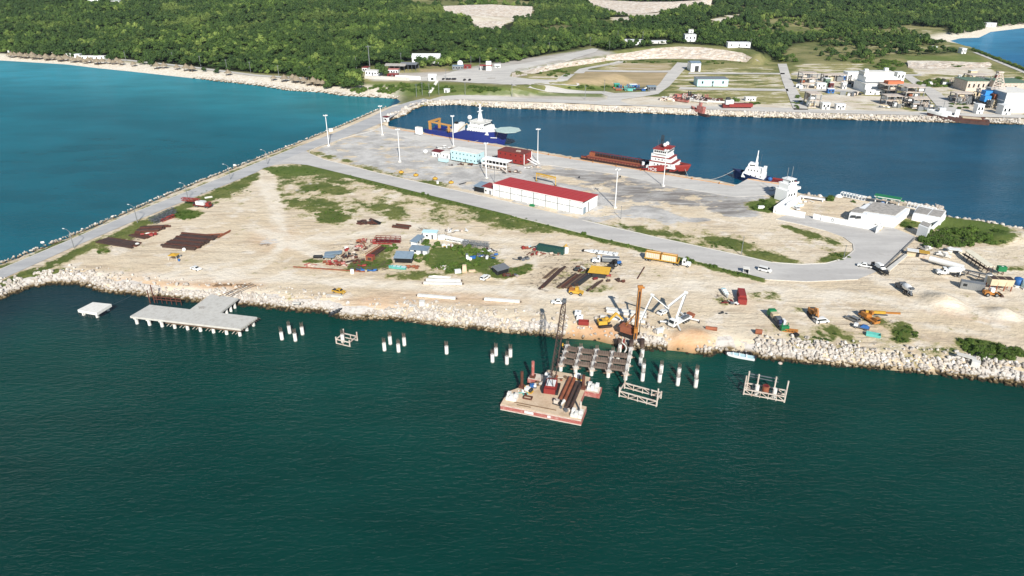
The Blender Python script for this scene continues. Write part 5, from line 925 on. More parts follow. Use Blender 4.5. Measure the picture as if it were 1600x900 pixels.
def scrap(label, u_, v_, seed, mats, n=10, rx=3., ry=2., cat='scrap', nm='scrap_heap', h=1.):
    t = thing(nm, label, cat, P(u_, v_), 0); r_ = random.Random(seed)
    for k in range(n):
        m_ = r_.choice(mats); x_, y_, a = r_.uniform(-rx, rx), r_.uniform(-ry, ry), r_.uniform(0, 3.1); q = r_.random(); z_ = r_.uniform(0, h * .6)
        if q < .4: part(t, 'beam', m_, bar((x_ - 1.3 * math.cos(a), y_ - 1.3 * math.sin(a), .2 + z_), (x_ + 1.3 * math.cos(a), y_ + 1.3 * math.sin(a), .25 + z_ + r_.uniform(-.1, .4)), .3))
        elif q < .7: part(t, 'plate', m_, xf(box(0, 0, 0, r_.uniform(1, 2.2), r_.uniform(.7, 1.5), .15), x_, y_, .1 + z_, a, r_.uniform(-.3, .3), r_.uniform(-.3, .3)))
        elif q < .85: part(t, 'tank', m_, tube((x_ - .7, y_, .5 + z_), (x_ + .7, y_ + .4, .5 + z_), .45, n=10))
        else: part(t, 'crate', m_, box(x_, y_, z_ * .5, r_.uniform(.8, 1.5), r_.uniform(.7, 1.2), r_.uniform(.6, 1.2), a))
    return t
scrap('bright red scrap parts among the brown piles near the causeway', 232, 369, 1, [RED, RED, WHITE], 8, 3, 1.2)
RS = [RUSTL, RUST, RED, SALT, DREDP]
scrap('rust red scrap rows at the far end of the scrap yard', 575, 380, 2, RS, 16, 5, 2.5, h=1.6); scrap('rusty plates and white parts in the middle of the scrap yard', 556, 390, 3, RS + [WHITE], 16, 4.5, 2.5, h=1.4); scrap('dark and pale machine scrap left of the middle of the scrap yard', 545, 402, 4, [DARKG, GREYST, SALT, RUST], 16, 4, 2.5, h=1.2); scrap('rusty scrap along the near edge of the scrap yard', 548, 414, 5, RS, 16, 6, 1.8); scrap('orange rusty frames at the near left corner of the scrap yard', 518, 413, 6, [RUSTL, RUSTL, RED], 12, 4, 1.3); scrap('small dark scrap beside the white tank near the dirt track', 572, 424, 7, [DARKG, BLUE, RUST], 9, 4, 1.); scrap('rust brown scrap beside the red box in the weeds', 560, 409, 8, [RUST, DARKST], 9, 4, 1.4); scrap('pale pink steel frames lying on the sand left of the scrap yard', 478, 415, 9, [SALT, DREDP], 9, 4, .9, h=.4)
stack('long low rusty girder lying on the sand before the scrap yard', (456,418), (575,426), (457,419), 1, RUSTL, .3, .5, nm='girder', piece='flange', cat='girder')
stack('dark rusty rails lying diagonally in the scrap yard weeds', (578,400), (600,385), (583,402), 4, [RUST, DARKST], .5, .5, 1); stack('second set of tan rails beside the dark rails', (568,398), (592,383), (574,399), 4, [TANP, RUSTL], .4, .5)
for k, (u1, v1, u2, v2, lb) in enumerate(((507,399,533,397,'large grey roof sheet stack on blocks at the left of the scrap yard'),(505,403,522,404,'smaller grey sheet stack before the large one'))):
    p, q = P(u1, v1), P(u2, v2); t = thing('sheet_stack', lb, 'metal sheets', (p + q) / 2, math.atan2(q.y - p.y, q.x - p.x)); L = (q - p).length
    for j in range(4): part(t, 'sheet', SHEET, box(.15 * j, .1 * j, .5 + j * .13, L, 2.6 - k, .09))
    for s_ in (-.35, .35): part(t, 'bearer', BLACK, box(L * s_, 0, 0, .4, 2.6, .5))
t = thing('steel_trough', 'black steel trough at the left tip of the scrap yard', 'trough', P(497, 403), 0); part(t, 'body', BLACK, box(0, 0, .1, 3.6, 1.2, .9)); part(t, 'rim', GREYST, box(0, .6, 1., 3.7, .1, .08) + box(0, -.6, 1., 3.7, .1, .08))
t = thing('red_box_frame', 'rust red open box with dark mouth in the weeds', 'steel box', P(579, 406), R(-15)); part(t, 'box_body', RUSTL, box(0, 0, 0, 3., 2.4, 1.9)); part(t, 'mouth', DARKST, box(.2, -1.21, .3, 1.6, .04, 1.2)); part(t, 'lid', RED, xf(box(0, 0, 0, 3., 2.4, .1), 0, 0, 1.95, 0, .05))
t = thing('white_tank', 'upright white cylindrical tank at the near edge of the scrap yard', 'tank', P(550.5, 427)); part(t, 'shell', BRIGHT, tube((0, 0, 0), (0, 0, 1.9), .7, n=14)); part(t, 'cap', GREYST, tube((0, 0, 1.9), (0, 0, 2.2), .7, .3, n=14))
# red gangway frame
p, q = P(587, 378), P(626, 379); t = thing('gangway', 'red steel gangway frame with double railings behind the scrap yard', 'gangway', (p + q) / 2, math.atan2(q.y - p.y, q.x - p.x)); L = (q - p).length; part(t, 'deck', DKRED, box(0, 0, .3, L, 2., .25))
for s_ in (-1, 1):
    part(t, 'handrail', DKRED, bar((-L / 2, s_, 2.5), (L / 2, s_, 2.5), .22)); part(t, 'mid_rail', DKRED, bar((-L / 2, s_, 1.5), (L / 2, s_, 1.5), .18))
    for k in range(6): part(t, 'post', DKRED, bar((-L / 2 + k * L / 5, s_, 0), (-L / 2 + k * L / 5, s_, 2.5), .2))
part(t, 'spare_beam', RED, bar((-L / 2, -2., .2), (L / 4, -2.1, .2), .5, .4))
t = thing('scrap_hull', 'brown rusty wreck with black tarpaulin on the open sand', 'wreck', P(576, 349)); r_ = random.Random(5)
for k in range(12): part(t, 'plate', RUST if k % 3 else DARKST, xf(box(0, 0, 0, r_.uniform(1.5, 4), r_.uniform(1, 2), .3), r_.uniform(-4, 3), r_.uniform(-1.6, 1.8), r_.uniform(.1, 1.2), r_.uniform(0, 3), r_.uniform(-.25, .25), r_.uniform(-.25, .25)))
part(t, 'tarpaulin', TARP, [([(2,-2.2,.1),(5.6,-1.8,.1),(5.8,.6,.3),(2.2,.8,1.2),(3.8,-.6,1.8)], [(0,1,4),(1,2,4),(2,3,4),(3,0,4)])])
stack('pair of rusty I-beams on blocks right of the brown wreck', (614,356), (640,359), (618,352), 3, [RUST, DARKST], .7, .5)
# blue-roofed huts and the white cabin along the green plot
def hut(label, a, b, depth, hw, roofm, wallm, slope=.25, over=.4, open_front=False, zb=G, nm='site_hut', cat='hut'):
    p, q = P(*a, zb), P(*b, zb); rz = math.atan2(q.y - p.y, q.x - p.x); t = thing(nm, label, cat, p, rz); L = (q - p).length
    part(t, 'wall', wallm, box(L / 2, depth - .1, 0, L, .2, hw + slope) + (box(.1, depth / 2 - .06, 0, .2, depth - .32, hw) + box(L - .1, depth / 2 - .06, 0, .2, depth - .32, hw)))
    if not open_front: part(t, 'front_wall', wallm, box(L / 2, .1, 0, L - .42, .2, hw)); part(t, 'door', GREYST, box(L * .7, -.02, 0, .9, .05, 2.)); part(t, 'window', GLASS, box(L * .3, -.02, 1.1, 1., .05, .8))
    else: part(t, 'shade_net', TARP, box(L / 2, .1, .3, L - .42, .1, hw - .3))
    y0, y1 = -over, depth + over; part(t, 'roof', roofm, [([(-over, y0, hw + .05), (L + over, y0, hw + .05), (L + over, y1, hw + slope + .1), (-over, y1, hw + slope + .1), (-over, y0, hw + .17), (L + over, y0, hw + .17), (L + over, y1, hw + slope + .22), (-over, y1, hw + slope + .22)], [(3,2,1,0),(4,5,6,7),(0,1,5,4),(1,2,6,5),(2,3,7,6),(3,0,4,7)])]); return t
hut('two-windowed white cabin at the far corner of the green plot', (661,373), (682,374), 2.6, 2.9, LBLUE, BRIGHT, .1); hut('narrow white hut with grey blue roof beside the white cabin', (651,387), (663,377), 2.6, 2.3, SHEET, WHITE, .2); hut('open shelter with pale blue sheet roof below the narrow white hut', (641,397), (667,399), 3.6, 2., SHEET, WHITE, .3); hut('shelter with grey blue roof and black netting on the plot edge', (617,411), (643,412), 4.4, 2.2, SHEET, DARKG, .9, open_front=True)
panga('fishing_boat', 'pale turquoise open boat hull on the sand below the black shelter', mid((608,420),(634,421)) + Vector((0, 0, .3)), hd((634,421),(608,419)), 7., TEAL, LBLUE, 0)
scrap('orange rusty drums beside the turquoise boat', 645, 419, 11, [RUSTL], 7, 2.5, .7)
t = thing('white_boom', 'long white crane boom lying on the ground behind the green plot', 'crane boom', P(690, 375)); p = P(690, 373) - t.location; q = P(732, 380) - t.location; part(t, 'boom', BRIGHT, bar(p + Vector((0, 0, 1.3)), q + Vector((0, 0, .6)), 1., 1.)); part(t, 'boom_foot', WHITE, box(p.x, p.y, 0, 3., 2., 1.6)); part(t, 'side_truss', WHITE, lattice(p + Vector((2, -1.6, .6)), q + Vector((0, -1.4, .6)), 1., 8, .14))
lat_stack('grey lattice boom lying right of the long white boom', (((722,383),(765,388)),((724,380),(764,384))), STEEL, 1.4)
MX = [WHITE, GREYST, SALT, RUST, DARKG]
scrap('mixed white and dark scrap behind the long white boom', 712, 362, 12, [WHITE, DARKG, SALT, STEEL], 16, 5, 1.6); scrap('blue and dark machine parts at the right edge of the green plot', 756, 403, 13, [BLUE, DARKG, GREYST, WHITE], 16, 5, 1.8); scrap('pale junk at the end of the grey lattice boom', 762, 393, 14, MX, 12, 4, 1.5); scrap('white and red machinery pieces in the middle of the green plot', 700, 386, 15, [WHITE, YEL, RED], 8, 2., 1.); scrap('white broken parts in the weeds near the plot front', 694, 419, 16, [WHITE, SALT], 7, 3, .9)
t = thing('white_chute', 'white angular steel chute standing in the green plot', 'machine part', P(732, 405)); part(t, 'chute', BRIGHT, side([(-.9,0),(-.9,2.2),(-.3,2.2),(.2,.8),(1.4,.7),(1.4,0)], -.7, .7)); part(t, 'flange', STEEL, box(-.6, 0, 2.2, .9, 1.6, .1))
t = thing('tan_boulder_block', 'tall tan block at the near right corner of the green plot', 'block', P(726, 425)); part(t, 'block', DECKSAND, box(0, 0, 0, 1.8, 1.5, 3., top=.8)); part(t, 'base_block', WHITE, box(-2.6, -.4, 0, 2.4, 1.8, 1.1, .2)); part(t, 'fallen_block', DECKSAND, box(2.8, .6, 0, 2.6, .9, .6, .2))
solo('tarp_cover', 'long white tarpaulin along the near edge of the green plot', 'tarpaulin', PALECONC, [([(-4.2,-.6,.05),(4.4,-.9,.05),(4.6,.6,.1),(-4,.9,.1),(-2,0,.7),(2.4,-.1,.5)], [(0,1,5,4),(1,2,5),(2,3,4,5),(3,0,4)])], P(686, 433), R(-3))
hut('black draped shelter beside a white car on the dirt track', (778,431), (795,426), 3.4, 2., STEEL, DARKG, .5, open_front=True); scrap('grey brown junk right of the black draped shelter', 797, 432, 18, [RUST, SALT, GREYST], 9, 3, 1.2)
scrap('colourful junk at the left end of the green container', 832, 389, 19, [RUSTL, RED, DARKG, LBLUE], 14, 4, 2.); scrap('flat scattered junk in front of the green container', 852, 398, 20, [RUST, RED, SALT, WOOD], 12, 7, .8, h=.3); scrap('grey metal junk on the sand left of the small weed patch', 815, 405, 21, [GREYST, STEEL, DARKG], 9, 4, 1., h=.4); scrap('dark machine junk left of the yellow roofed shelter', 908, 423, 22, [DARKG, RUST, WHITE], 12, 2.4, 1.4); scrap('junk heap beside the white boat hull and red container', 1140, 474, 23, [DKRED, GREYST, WHITE, RUST], 12, 3, 1.2); scrap('long brown offcuts on the sand right of the yellow roofed shelter', 962, 440, 24, [DARKST, RUST], 7, 3, .7, h=.2)
stack('longest pair of dark beams left of the yellow site dumper', (843,452), (877,420), (848,451), 3, [DARKST, RUST, DARKST], .5, .8, 1); stack('thin weathered beams left of the longest dark pair', (848,436), (866,421), (853,436), 3, [WOOD, DARKST], .3, .5, 1); stack('wide row of dark beams behind the yellow site dumper', (872,450), (900,429), (887,452), 7, [DARKST, WOOD, RUST, DARKST], .5, .8, 1); stack('dense black beam bundle beside the yellow roofed shelter', (893,448), (916,431), (904,447), 6, [DARKST, DARKG], .6, .8, 2, jit=.3); stack('short dark beams right of the yellow site dumper', (918,455), (936,441), (923,454), 3, [DARKST, WOOD], .5, .7, 1)
solo('steel_post', 'thin rusty pipe lying diagonally on the sand below the lorry', 'pipe', RUST, tube((0, 0, .2), P(1007, 418) - P(996, 436) + Vector((0, 0, .2)), .22, n=8), P(996, 436))
# yellow canopy and small things by the brown stack
t = thing('yellow_canopy', 'bright yellow square canopy on posts near the left bank', 'canopy', P(273, 405), R(-5)); part(t, 'cover', YEL, [([(-1.9,-1.6,2.),(1.9,-1.6,2.),(1.9,1.6,2.),(-1.9,1.6,2.),(0,0,2.7)], [(3,2,1,0),(0,1,4),(1,2,4),(2,3,4),(3,0,4)])])
for x_ in (-1.7, 1.7):
    for y_ in (-1.4, 1.4): part(t, 'post', WHITE, box(x_, y_, 0, .1, .1, 2.))
part(t, 'table', WOOD, box(0, 0, .7, 2.2, 1., .08)); solo('blue_barrel', 'small blue barrel beside the bright yellow canopy', 'barrel', BLUE, tube((0, 0, 0), (0, 0, .95), .38, n=12), P(280, 408)); solo('white_canister', 'white round canister at the foot of the brown pile stack', 'tank', WHITE, ball((0, 0, .6), .8), P(288, 392)); solo('white_boulder', 'pale round block at the end of the dark flattened pile stack', 'block', PALECONC, ball((0, 0, .5), .9, sz=.7), P(215, 383))
# red and white crane carrier by the causeway
p, q = P(303, 322), P(331, 325); t = thing('old_truck_crane', 'old red and white truck crane parked beside the causeway road', 'crane', (p + q) / 2, math.atan2(q.y - p.y, q.x - p.x)); part(t, 'carrier', DKRED, box(0, 0, .7, 9.2, 2.4, .6)); part(t, 'machinery_house', WHITE, box(-.6, 0, 1.3, 4.6, 2.4, 1.7)); part(t, 'cab', RED, box(3.6, 0, 1.3, 1.8, 2.3, 1.5)); part(t, 'windshield', GLASS, box(4.52, 0, 1.9, .05, 2., .7)); wheels(t, (-3.4, -2.2, 2.2, 3.5), 1.25, .52, .38); part(t, 'boom', RED, lattice((-1, 0, 3.3), (-11.5, .3, 3.), 1.2, 9, .16)); part(t, 'boom_rest', DARKG, box(-4.4, 0, 1.3, .3, 1.6, 1.5))
solo('water_trough', 'pale low tray beside the old red crane', 'tray', PALECONC, box(0, 0, 0, 3.6, 1., .3) + box(0, .5, .3, 3.6, .1, .2), P(326, 309), R(30))
# ============================================================ PORT: SHIPS, MASTS, BUILDINGS
QA, QB = P(607, 200), P(1148, 291); QD = (QB - QA).normalized(); QN = Vector((-QD.y, QD.x, 0)); QZ = math.atan2(QD.y, QD.x)
def qs(u_): v_ = 200 + (u_ - 607) * 91 / 541; return (P(u_, v_) - QA).dot(QD)
def ship_hull(L, B, zs, rake=.06, tr=.9, bow=.3, keel=-1.5):
    """stations along x (stern at -L/2); zs: deck height by length fraction"""
    rg = []
    for f in (0, .06, .2, .4, .55, .68, .78, .87, .94, 1.):
        x_ = -L / 2 + L * f; w = (1 - max(0, (f - (1 - bow)) / bow) ** 2.) if f < 1 else 0; wt = B / 2 * max(w, .03) * (tr if f == 0 else 1); wb = B / 2 * max(w ** 1.7, .015) * (.8 if f == 0 else .96); zd = float(np.interp(f, [a for a, _ in zs], [b for _, b in zs])); xo = L * rake * max(0, (f - .8) / .2)
        rg.append([(x_ - xo * .6, -wb, keel), (x_ + xo * .4, -wt, zd), (x_ + xo * .4, wt, zd), (x_ - xo * .6, wb, keel)])
    return rg
def band(rg, z0f, z1f, off=.06, i0=0, i1=None):      # a strip of hull plating a little proud of the side
    o = []; i1 = len(rg) if i1 is None else i1
    for s_ in (0, 1):
        ring = []
        for r in rg[i0:i1]:
            a, b = (Vector(r[0]), Vector(r[1])) if s_ == 0 else (Vector(r[3]), Vector(r[2])); sg = -1 if s_ == 0 else 1
            n_ = Vector((0, sg * off, 0)); ring.append([tuple(a + (b - a) * z0f + n_), tuple(a + (b - a) * z1f + n_)])
        o += loft(ring, False, False)
    return o
def ringwall(rg, h, th=.15, i0=0, i1=None):
    o = []; i1 = len(rg) if i1 is None else i1
    for k in (1, 2):
        for a, b in zip(rg[i0:i1 - 1], rg[i0 + 1:i1]): o += bar(Vector(a[k]) + Vector((0, 0, h / 2)), Vector(b[k]) + Vector((0, 0, h / 2)), th, h)
    return o
def wins(t, x0, x1, y_, z_, n, w=.9, h=.8, axis='x'):
    for k in range(n):
        f = x0 + (x1 - x0) * (k + .5) / n; part(t, 'window', GLASS, box(f, y_, z_, w, .08, h) if axis == 'x' else box(y_, f, z_, .08, w, h))
# red supply ship
s0, s1 = qs(905), qs(1062); L = s1 - s0 + 1; c0 = QA + QD * (s0 + L / 2) + QN * 8.6; c0.z = 0
t = thing('supply_ship', 'red and black offshore supply ship with white wheelhouse moored at the quay', 'ship', c0, QZ); rg = ship_hull(L, 13.6, [(0, 2.4), (.6, 2.4), (.66, 3.2), (.7, 5.2), (.9, 6.2), (1, 7.)]); part(t, 'hull', M('black_hull', (30,28,32), .5, wear=.3), loft(rg)); part(t, 'red_band', RED, band(rg, .66, 1., .08, 4)); part(t, 'cargo_deck', RUSTL, box(-L * .18, 0, 2.42, L * .62, 10.4, .06)); part(t, 'bow_bulwark', RED, ringwall(rg, 1.1, .2, 5))
for s_ in (-1, 1):
    cr = part(t, 'cargo_rail', DKRED, box(-L * .18, s_ * 6.1, 4.5, L * .64, .5, .35)); part(t, 'bulwark', M('rust_black', (56,34,32), .8, wear=.5), box(-L * .18, s_ * 6.6, 2.4, L * .64, .2, 1.4))
    for k in range(22): part(cr, 'stanchion', RUST, box(-L * .49 + k * L * .0285, s_ * 6.2, 2.4, .3, .35, 2.1))
part(t, 'stern_roller', RUSTL, tube((-L / 2 - .2, -4, 2.2), (-L / 2 - .2, 4, 2.2), .7, n=10)); part(t, 'stern_gate', RUSTL, box(-L / 2 + 1.5, 5.4, 2.4, 3, 2., 1.9) + box(-L / 2 + 1.5, -5.4, 2.4, 3, 2., 1.9))
xb = L * .27
for nm, m_, a, b, w, z0_, z1_ in (('deckhouse', WHITE, -6, 9, 11, 5.2, 8.), ('deckhouse', WHITE, -5, 6.5, 10, 8., 10.6), ('deckhouse', WHITE, -4.4, 4.6, 9, 10.6, 12.6)): part(t, nm, m_, side([(xb + a, z0_), (xb + a, z1_), (xb + b - .8, z1_), (xb + b, z0_)], -w / 2, w / 2, .35))
part(t, 'house_front', WHITE, box(xb - 6, 0, 2.4, 3., 12., 2.8)); part(t, 'red_stripe', RED, box(xb + 1, 0, 8., 14.2, 11.2, .35) + box(xb + .5, 0, 10.5, 11.2, 10.2, .35)); wh = part(t, 'wheelhouse', WHITE, box(xb - .2, 0, 12.6, 8., 10.6, 2.4)); part(wh, 'wheelhouse_roof', RED, box(xb - .2, 0, 15., 8.8, 11.4, .45)); wins(wh, xb - 3.8, xb + 3.6, -5.3, 13.4, 6, 1., 1.); wins(wh, -5, 5, xb + 3.8, 13.4, 7, 1.1, 1., 'y'); wins(wh, -5, 5, xb - 4.2, 13.4, 6, 1.1, 1., 'y')
wins(t, xb - 4, xb + 6, -5.36, 6.2, 5, .7, .7); wins(t, xb - 3.6, xb + 4, -4.86, 9., 4, .7, .7); part(t, 'mast', DARKG, lattice((xb - 1.5, 0, 15.4), (xb - 1.5, 0, 22.), 1.1, 5, .12)); part(t, 'mast_light', RED, box(xb + 1.5, 0, 15.4, 2.2, 4., 1.))
for y_ in (-1.8, 1.8): part(t, 'radar_dome', BRIGHT, ball((xb + .8, y_, 17.2), 1.1, 10, 6), True)
part(t, 'antenna', GREYST, bar((xb + 2, 3.4, 15.4), (xb + 2, 3.4, 20.), .1) + bar((xb - 2.6, -3, 15.4), (xb - 2.6, -3, 20.), .1)); part(t, 'funnel', WHITE, box(xb - 4.6, 4., 8., 1.8, 1.6, 4.4) + box(xb - 4.6, -4., 8., 1.8, 1.6, 4.4)); part(t, 'lifeboat', BRIGHT, ball((xb + 7.4, -4.6, 6.9), 1.3, 10, 6), True); part(t, 'deck_tank', BRIGHT, tube((xb - 12.5, 2, 2.4), (xb - 12.5, 2, 4.6), 1., n=12))
letters(t, 'lettering', 'HOS', 2.5, BRIGHT, (xb - 3.2, -7.05, 3.1), (R(90), 0, R(0)), 'large white letters on the red bow band')
# blue research vessel
s0, s1 = qs(659), qs(779); L = s1 - s0; c0 = QA + QD * (s0 + L / 2) + QN * 8.4; c0.z = 0
t = thing('research_ship', 'blue offshore vessel with white bridge, orange gantry and bow helideck', 'ship', c0, QZ); rg = ship_hull(L, 13., [(0, 4.4), (.4, 4.4), (.48, 7.8), (.8, 8.2), (1, 9.8)]); part(t, 'hull', NAVY, loft(rg)); part(t, 'working_deck', TANP, box(-L * .25, 0, 4.22, L * .44, 10.6, .06)); part(t, 'bulwark', NAVY, ringwall(rg, 1.2, .2)); pass
gx = -L * .36; part(t, 'gantry', M('dull_orange', (186,136,72), .7, wear=.4), box(gx - 4, -5, 4.2, 1.4, 1.4, 6.) + box(gx - 4, 5, 4.2, 1.4, 1.4, 6.) + box(gx - 4, 0, 10.2, 1.6, 12, 1.) + bar((gx - 4, -5, 10.7), (gx + 14, -5, 10.2), .9, .9) + box(gx + 12, -5, 4.2, 1.2, 1.2, 6.)); fn = part(t, 'funnel', WHITE, box(gx + 16.5, -2.6, 4.2, 3., 2.6, 7.2, top=.8)); part(fn, 'funnel_top', BLACK, box(gx + 16.5, -2.6, 11.4, 2., 1.7, 1.2)); part(t, 'funnel', WHITE, box(gx + 16.5, 3.4, 4.2, 3.2, 2.6, 7.)); part(t, 'deck_container', RUSTL, box(gx + 22.5, 1.5, 4.2, 4.2, 2.4, 2.6)); part(t, 'deck_machinery', TANP, box(gx + 8, 2, 4.2, 6, 3, 1.6) + box(gx + 22, -3.4, 4.2, 5, 2, 1.2)); part(t, 'knuckle_crane', TANP, bar((L * .02 - 4, -4.6, 4.2), (L * .02 - 4, -4.6, 7.5), .9) + bar((L * .02 - 4, -4.6, 7.5), (L * .02 + 2.6, -4.6, 13.), .6) + bar((L * .02 + 2.6, -4.6, 13.), (L * .02 + 6, -4.6, 11.), .5))
xb = L * .2
for a, b, w, z0_, z1_ in ((-8, 9, 11.4, 7.8, 10.2), (-7.4, 7, 10.6, 10.2, 12.5), (-6, 4.6, 9.6, 12.5, 14.8)): d_ = part(t, 'deckhouse', WHITE, side([(xb + a, z0_), (xb + a, z1_), (xb + b - .7, z1_), (xb + b, z0_)], -w / 2, w / 2, .2)); wins(d_, xb + a + 1, xb + b - 2, -w / 2 + .06, z0_ + 1., 7, .6, .6)
part(t, 'bridge_roof', PALECONC, box(xb - 1, 0, 14.8, 11.6, 10.4, .3)); wins(t, -5, 5, xb + 5.2, 13.2, 7, 1.1, .9, 'y'); part(t, 'mast', BRIGHT, box(xb - 1, 0, 15.1, 2.4, 2.4, 4.5, top=.6) + box(xb - 1, 0, 19.6, 1.2, 1.2, 6., top=.4) + box(xb - 1, 0, 21., 1., 5., .3) + box(xb - 1, 0, 23.4, .8, 3.4, .25)); part(t, 'radar_dome', BRIGHT, ball((xb - 8, -2, 16.6), 1.5, 10, 6), True); part(t, 'antenna', GREYST, bar((xb + 5, -3, 15), (xb + 5.6, -3, 21.5), .1) + bar((xb + 3.6, 3, 15), (xb + 3.6, 3, 19), .1) + bar((xb - 4, 2, 15), (xb - 4, 2, 19), .1))
hx = L / 2 + 1.5; oc = [(hx + 8.4 * math.cos(k * math.pi / 4 + .39), 8.6 * math.sin(k * math.pi / 4 + .39)) for k in range(8)]; hd_ = part(t, 'helideck', M('faded_helideck', (186,204,196), .8, wear=.5, wc=(150,170,160)), prism(oc, 11.4, 11.8)); part(hd_, 'deck_net', GREYST, sum([bar((*oc[k], 11.5), (*oc[(k + 1) % 8], 11.5), .7, .12) for k in range(8)], [])); part(t, 'helideck_support', GREYST, bar((hx - 6, -4, 7.5), (hx - 4, -5, 11.4), .4) + bar((hx - 6, 4, 7.5), (hx - 4, 5, 11.4), .4) + bar((hx - 5, 0, 7.6), (hx + 3, 0, 11.4), .4))
part(t, 'name_mark', BRIGHT, xf(sum([box(k * .62, 0, 0, .42, .05, .5) for k in range(7)], []), L * .37, -5.05, 6.2, R(22)))
# white tug
p, q = P(1142, 282, 0), P(1240, 297, 0); rz = math.atan2(q.y - p.y, q.x - p.x); L = (q - p).length; c0 = (p + q) / 2 + Vector((-math.sin(rz), math.cos(rz), 0)) * 5.; t = thing('tug_boat', 'white and dark blue tug with tall white mast moored at the quay end', 'tug', c0, rz + math.pi)
rg = ship_hull(L, 8.6, [(0, 1.6), (.45, 1.7), (.6, 2.6), (1, 4.6)], bow=.35); part(t, 'hull', NAVY2, loft(rg)); part(t, 'bulwark', NAVY2, ringwall(rg, .9, .2, 3)); part(t, 'stern_deck', DKRED, box(-L * .28, 0, 1.66, L * .38, 6.6, .05)); part(t, 'stern_rail', RED, box(-L * .3, 3.8, 1.7, L * .38, .25, .9) + box(-L * .3, -3.8, 1.7, L * .38, .25, .9))
xb = L * .16
for a, b, w, z0_, z1_ in ((-5.5, 6.5, 6.8, 2.4, 5.2), (-3, 5.2, 6., 5.2, 7.8), (-.5, 4.2, 5., 7.8, 10.2)): d_ = part(t, 'deckhouse', BRIGHT, side([(xb + a, z0_), (xb + a, z1_), (xb + b - .6, z1_), (xb + b, z0_)], -w / 2, w / 2, .15)); wins(d_, xb + a + .6, xb + b - 1.2, w / 2 - .02, z0_ + 1.2, 4, .6, .7)
part(t, 'mast', BRIGHT, box(xb, 0, 10.2, 1., 1., 4., top=.6) + box(xb, 0, 14.2, .4, .4, 3.) + box(xb, 0, 13., .4, 3., .2)); part(t, 'antenna', GREYST, bar((xb - 2, 1, 7.8), (xb - 2.4, 1, 15.6), .1) + bar((xb - 5, 1, 5.2), (xb - 6.6, 1, 11.), .1)); part(t, 'funnel', BRIGHT, box(xb - 4.6, 1.8, 5.2, 1.6, 1.3, 3.6) + box(xb - 4.6, -1.8, 5.2, 1.6, 1.3, 3.6)); part(t, 'lifeboat', BLUE, ball((xb - 8.5, 1.5, 3.), 1.2, 10, 6), True)
def rope(label, a, b, sag, mat=ROPE, r=.09, n=8):
    a, b = Vector(a), Vector(b); o = []; f = lambda k: a + (b - a) * k / n + Vector((0, 0, -sag * 4 * (k / n) * (1 - k / n)))
    for k in range(n): o += tube(f(k) - a, f(k + 1) - a, r, n=5)
    return solo('mooring_rope', label, 'rope', mat, o, a)
rope('pale mooring rope from the tug bow to the quay', P(1147, 266, 5.), P(1085, 281, 2.9), 2.2); rope('mooring rope hanging from the red ship bow', P(1068, 258, 6.5), P(1078, 280, 2.9), .5); rope('mooring rope crossing the blue bow of the offshore vessel', P(757, 213, 6.), P(738, 222, 2.9), .6); rope('thin rope from the small square platform to the bank', P(175, 476, 2.6), P(205, 462, 1.), .2, GREYST, .05)
# quay fenders, bollards and the orange kerb line
def along_q(u0, u1): return QA + QD * qs(u0), QA + QD * qs(u1)
a, b = along_q(609, 1147); tag(mobj('quay_kerb', *[list(x_) for x_ in bar(a + Vector((0, 0, .32)) - QN * .3, b + Vector((0, 0, .32)) - QN * .3, .5, .26)[0]], M('orange_kerb', (208,150,96), .8, wear=.4, wc=(190,170,140))), kind='structure')
a, b = P(1168, 280), P(1234, 291); tag(mobj('quay_kerb', *[list(x_) for x_ in bar(a + Vector((0, -.4, .32)), b + Vector((0, -.4, .32)), .5, .26)[0]], MATS['orange_kerb']), kind='structure')
for k in range(16): 
    p = QA + QD * (10 + k * 15) - QN * .9; lb = 'orange mooring bollard on the quay edge'
    o = solo('mooring_bollard', lb, 'bollard', ORA, tube((0, 0, 0), (0, 0, .7), .28, n=8) + tube((0, 0, .7), (0, 0, .9), .42, n=8), (p.x, p.y, G + .18), 0, 'mooring bollards along the quay')
# flood light masts
def floodmast(u_, v_, label, h=19., first=[None]):
    p = P(u_, v_)
    if first[0]: return dup(first[0], p, random.uniform(0, 1), label, 'tall white flood light masts')
    t = thing('floodlight_mast', label, 'light mast', p, 0, 'tall white flood light masts'); first[0] = t; part(t, 'pole', BRIGHT, tube((0, 0, .6), (0, 0, h), .26, .16, n=10)); part(t, 'foundation', PALECONC, box(0, 0, 0, 1.5, 1.5, .7)); hd_ = part(t, 'head_ring', BRIGHT, box(0, 0, h, 2., .2, .2) + box(0, 0, h, .2, 2., .2) + tube((0, 0, h - .3), (0, 0, h + .4), .45, n=10))
    for a in range(4): x_, y_ = 1.2 * math.cos(a * math.pi / 2), 1.2 * math.sin(a * math.pi / 2); part(hd_, 'floodlight', WHITE, box(x_ * .85, y_ * .85, h, .6, .6, .5, top=1.2))
    return t
for u_, v_, lb in ((514,228,'at the corner beside the causeway'),(597.5,211,'nearest the causeway neck by the basin'),(625,253,'standing in the open western yard'),(708.5,229,'in front of the blue ship'),(760,278.5,'before the white two-deck cabin'),(840,253,'right of the red cabin block'),(961,325,'right of the red roofed warehouse'),(1036,291,'in front of the red ship')): floodmast(u_, v_, 'tall white flood light mast ' + lb)
for u_, v_, h, lb in ((970,342,6,'short grey pole right of the warehouse end'),(1158,399,8,'grey pole beside the road near the grassy patch'),(1318,404,5.5,'white pole on the traffic island tip'),(773,286,9,'thin white pole between cabin and warehouse')): t = thing('utility_pole', lb, 'pole', P(u_, v_)); part(t, 'pole', STEEL, tube((0, 0, 0), (0, 0, h), .16, .1, n=8)); part(t, 'cap', GREYST, box(0, 0, h, .5, .3, .2))
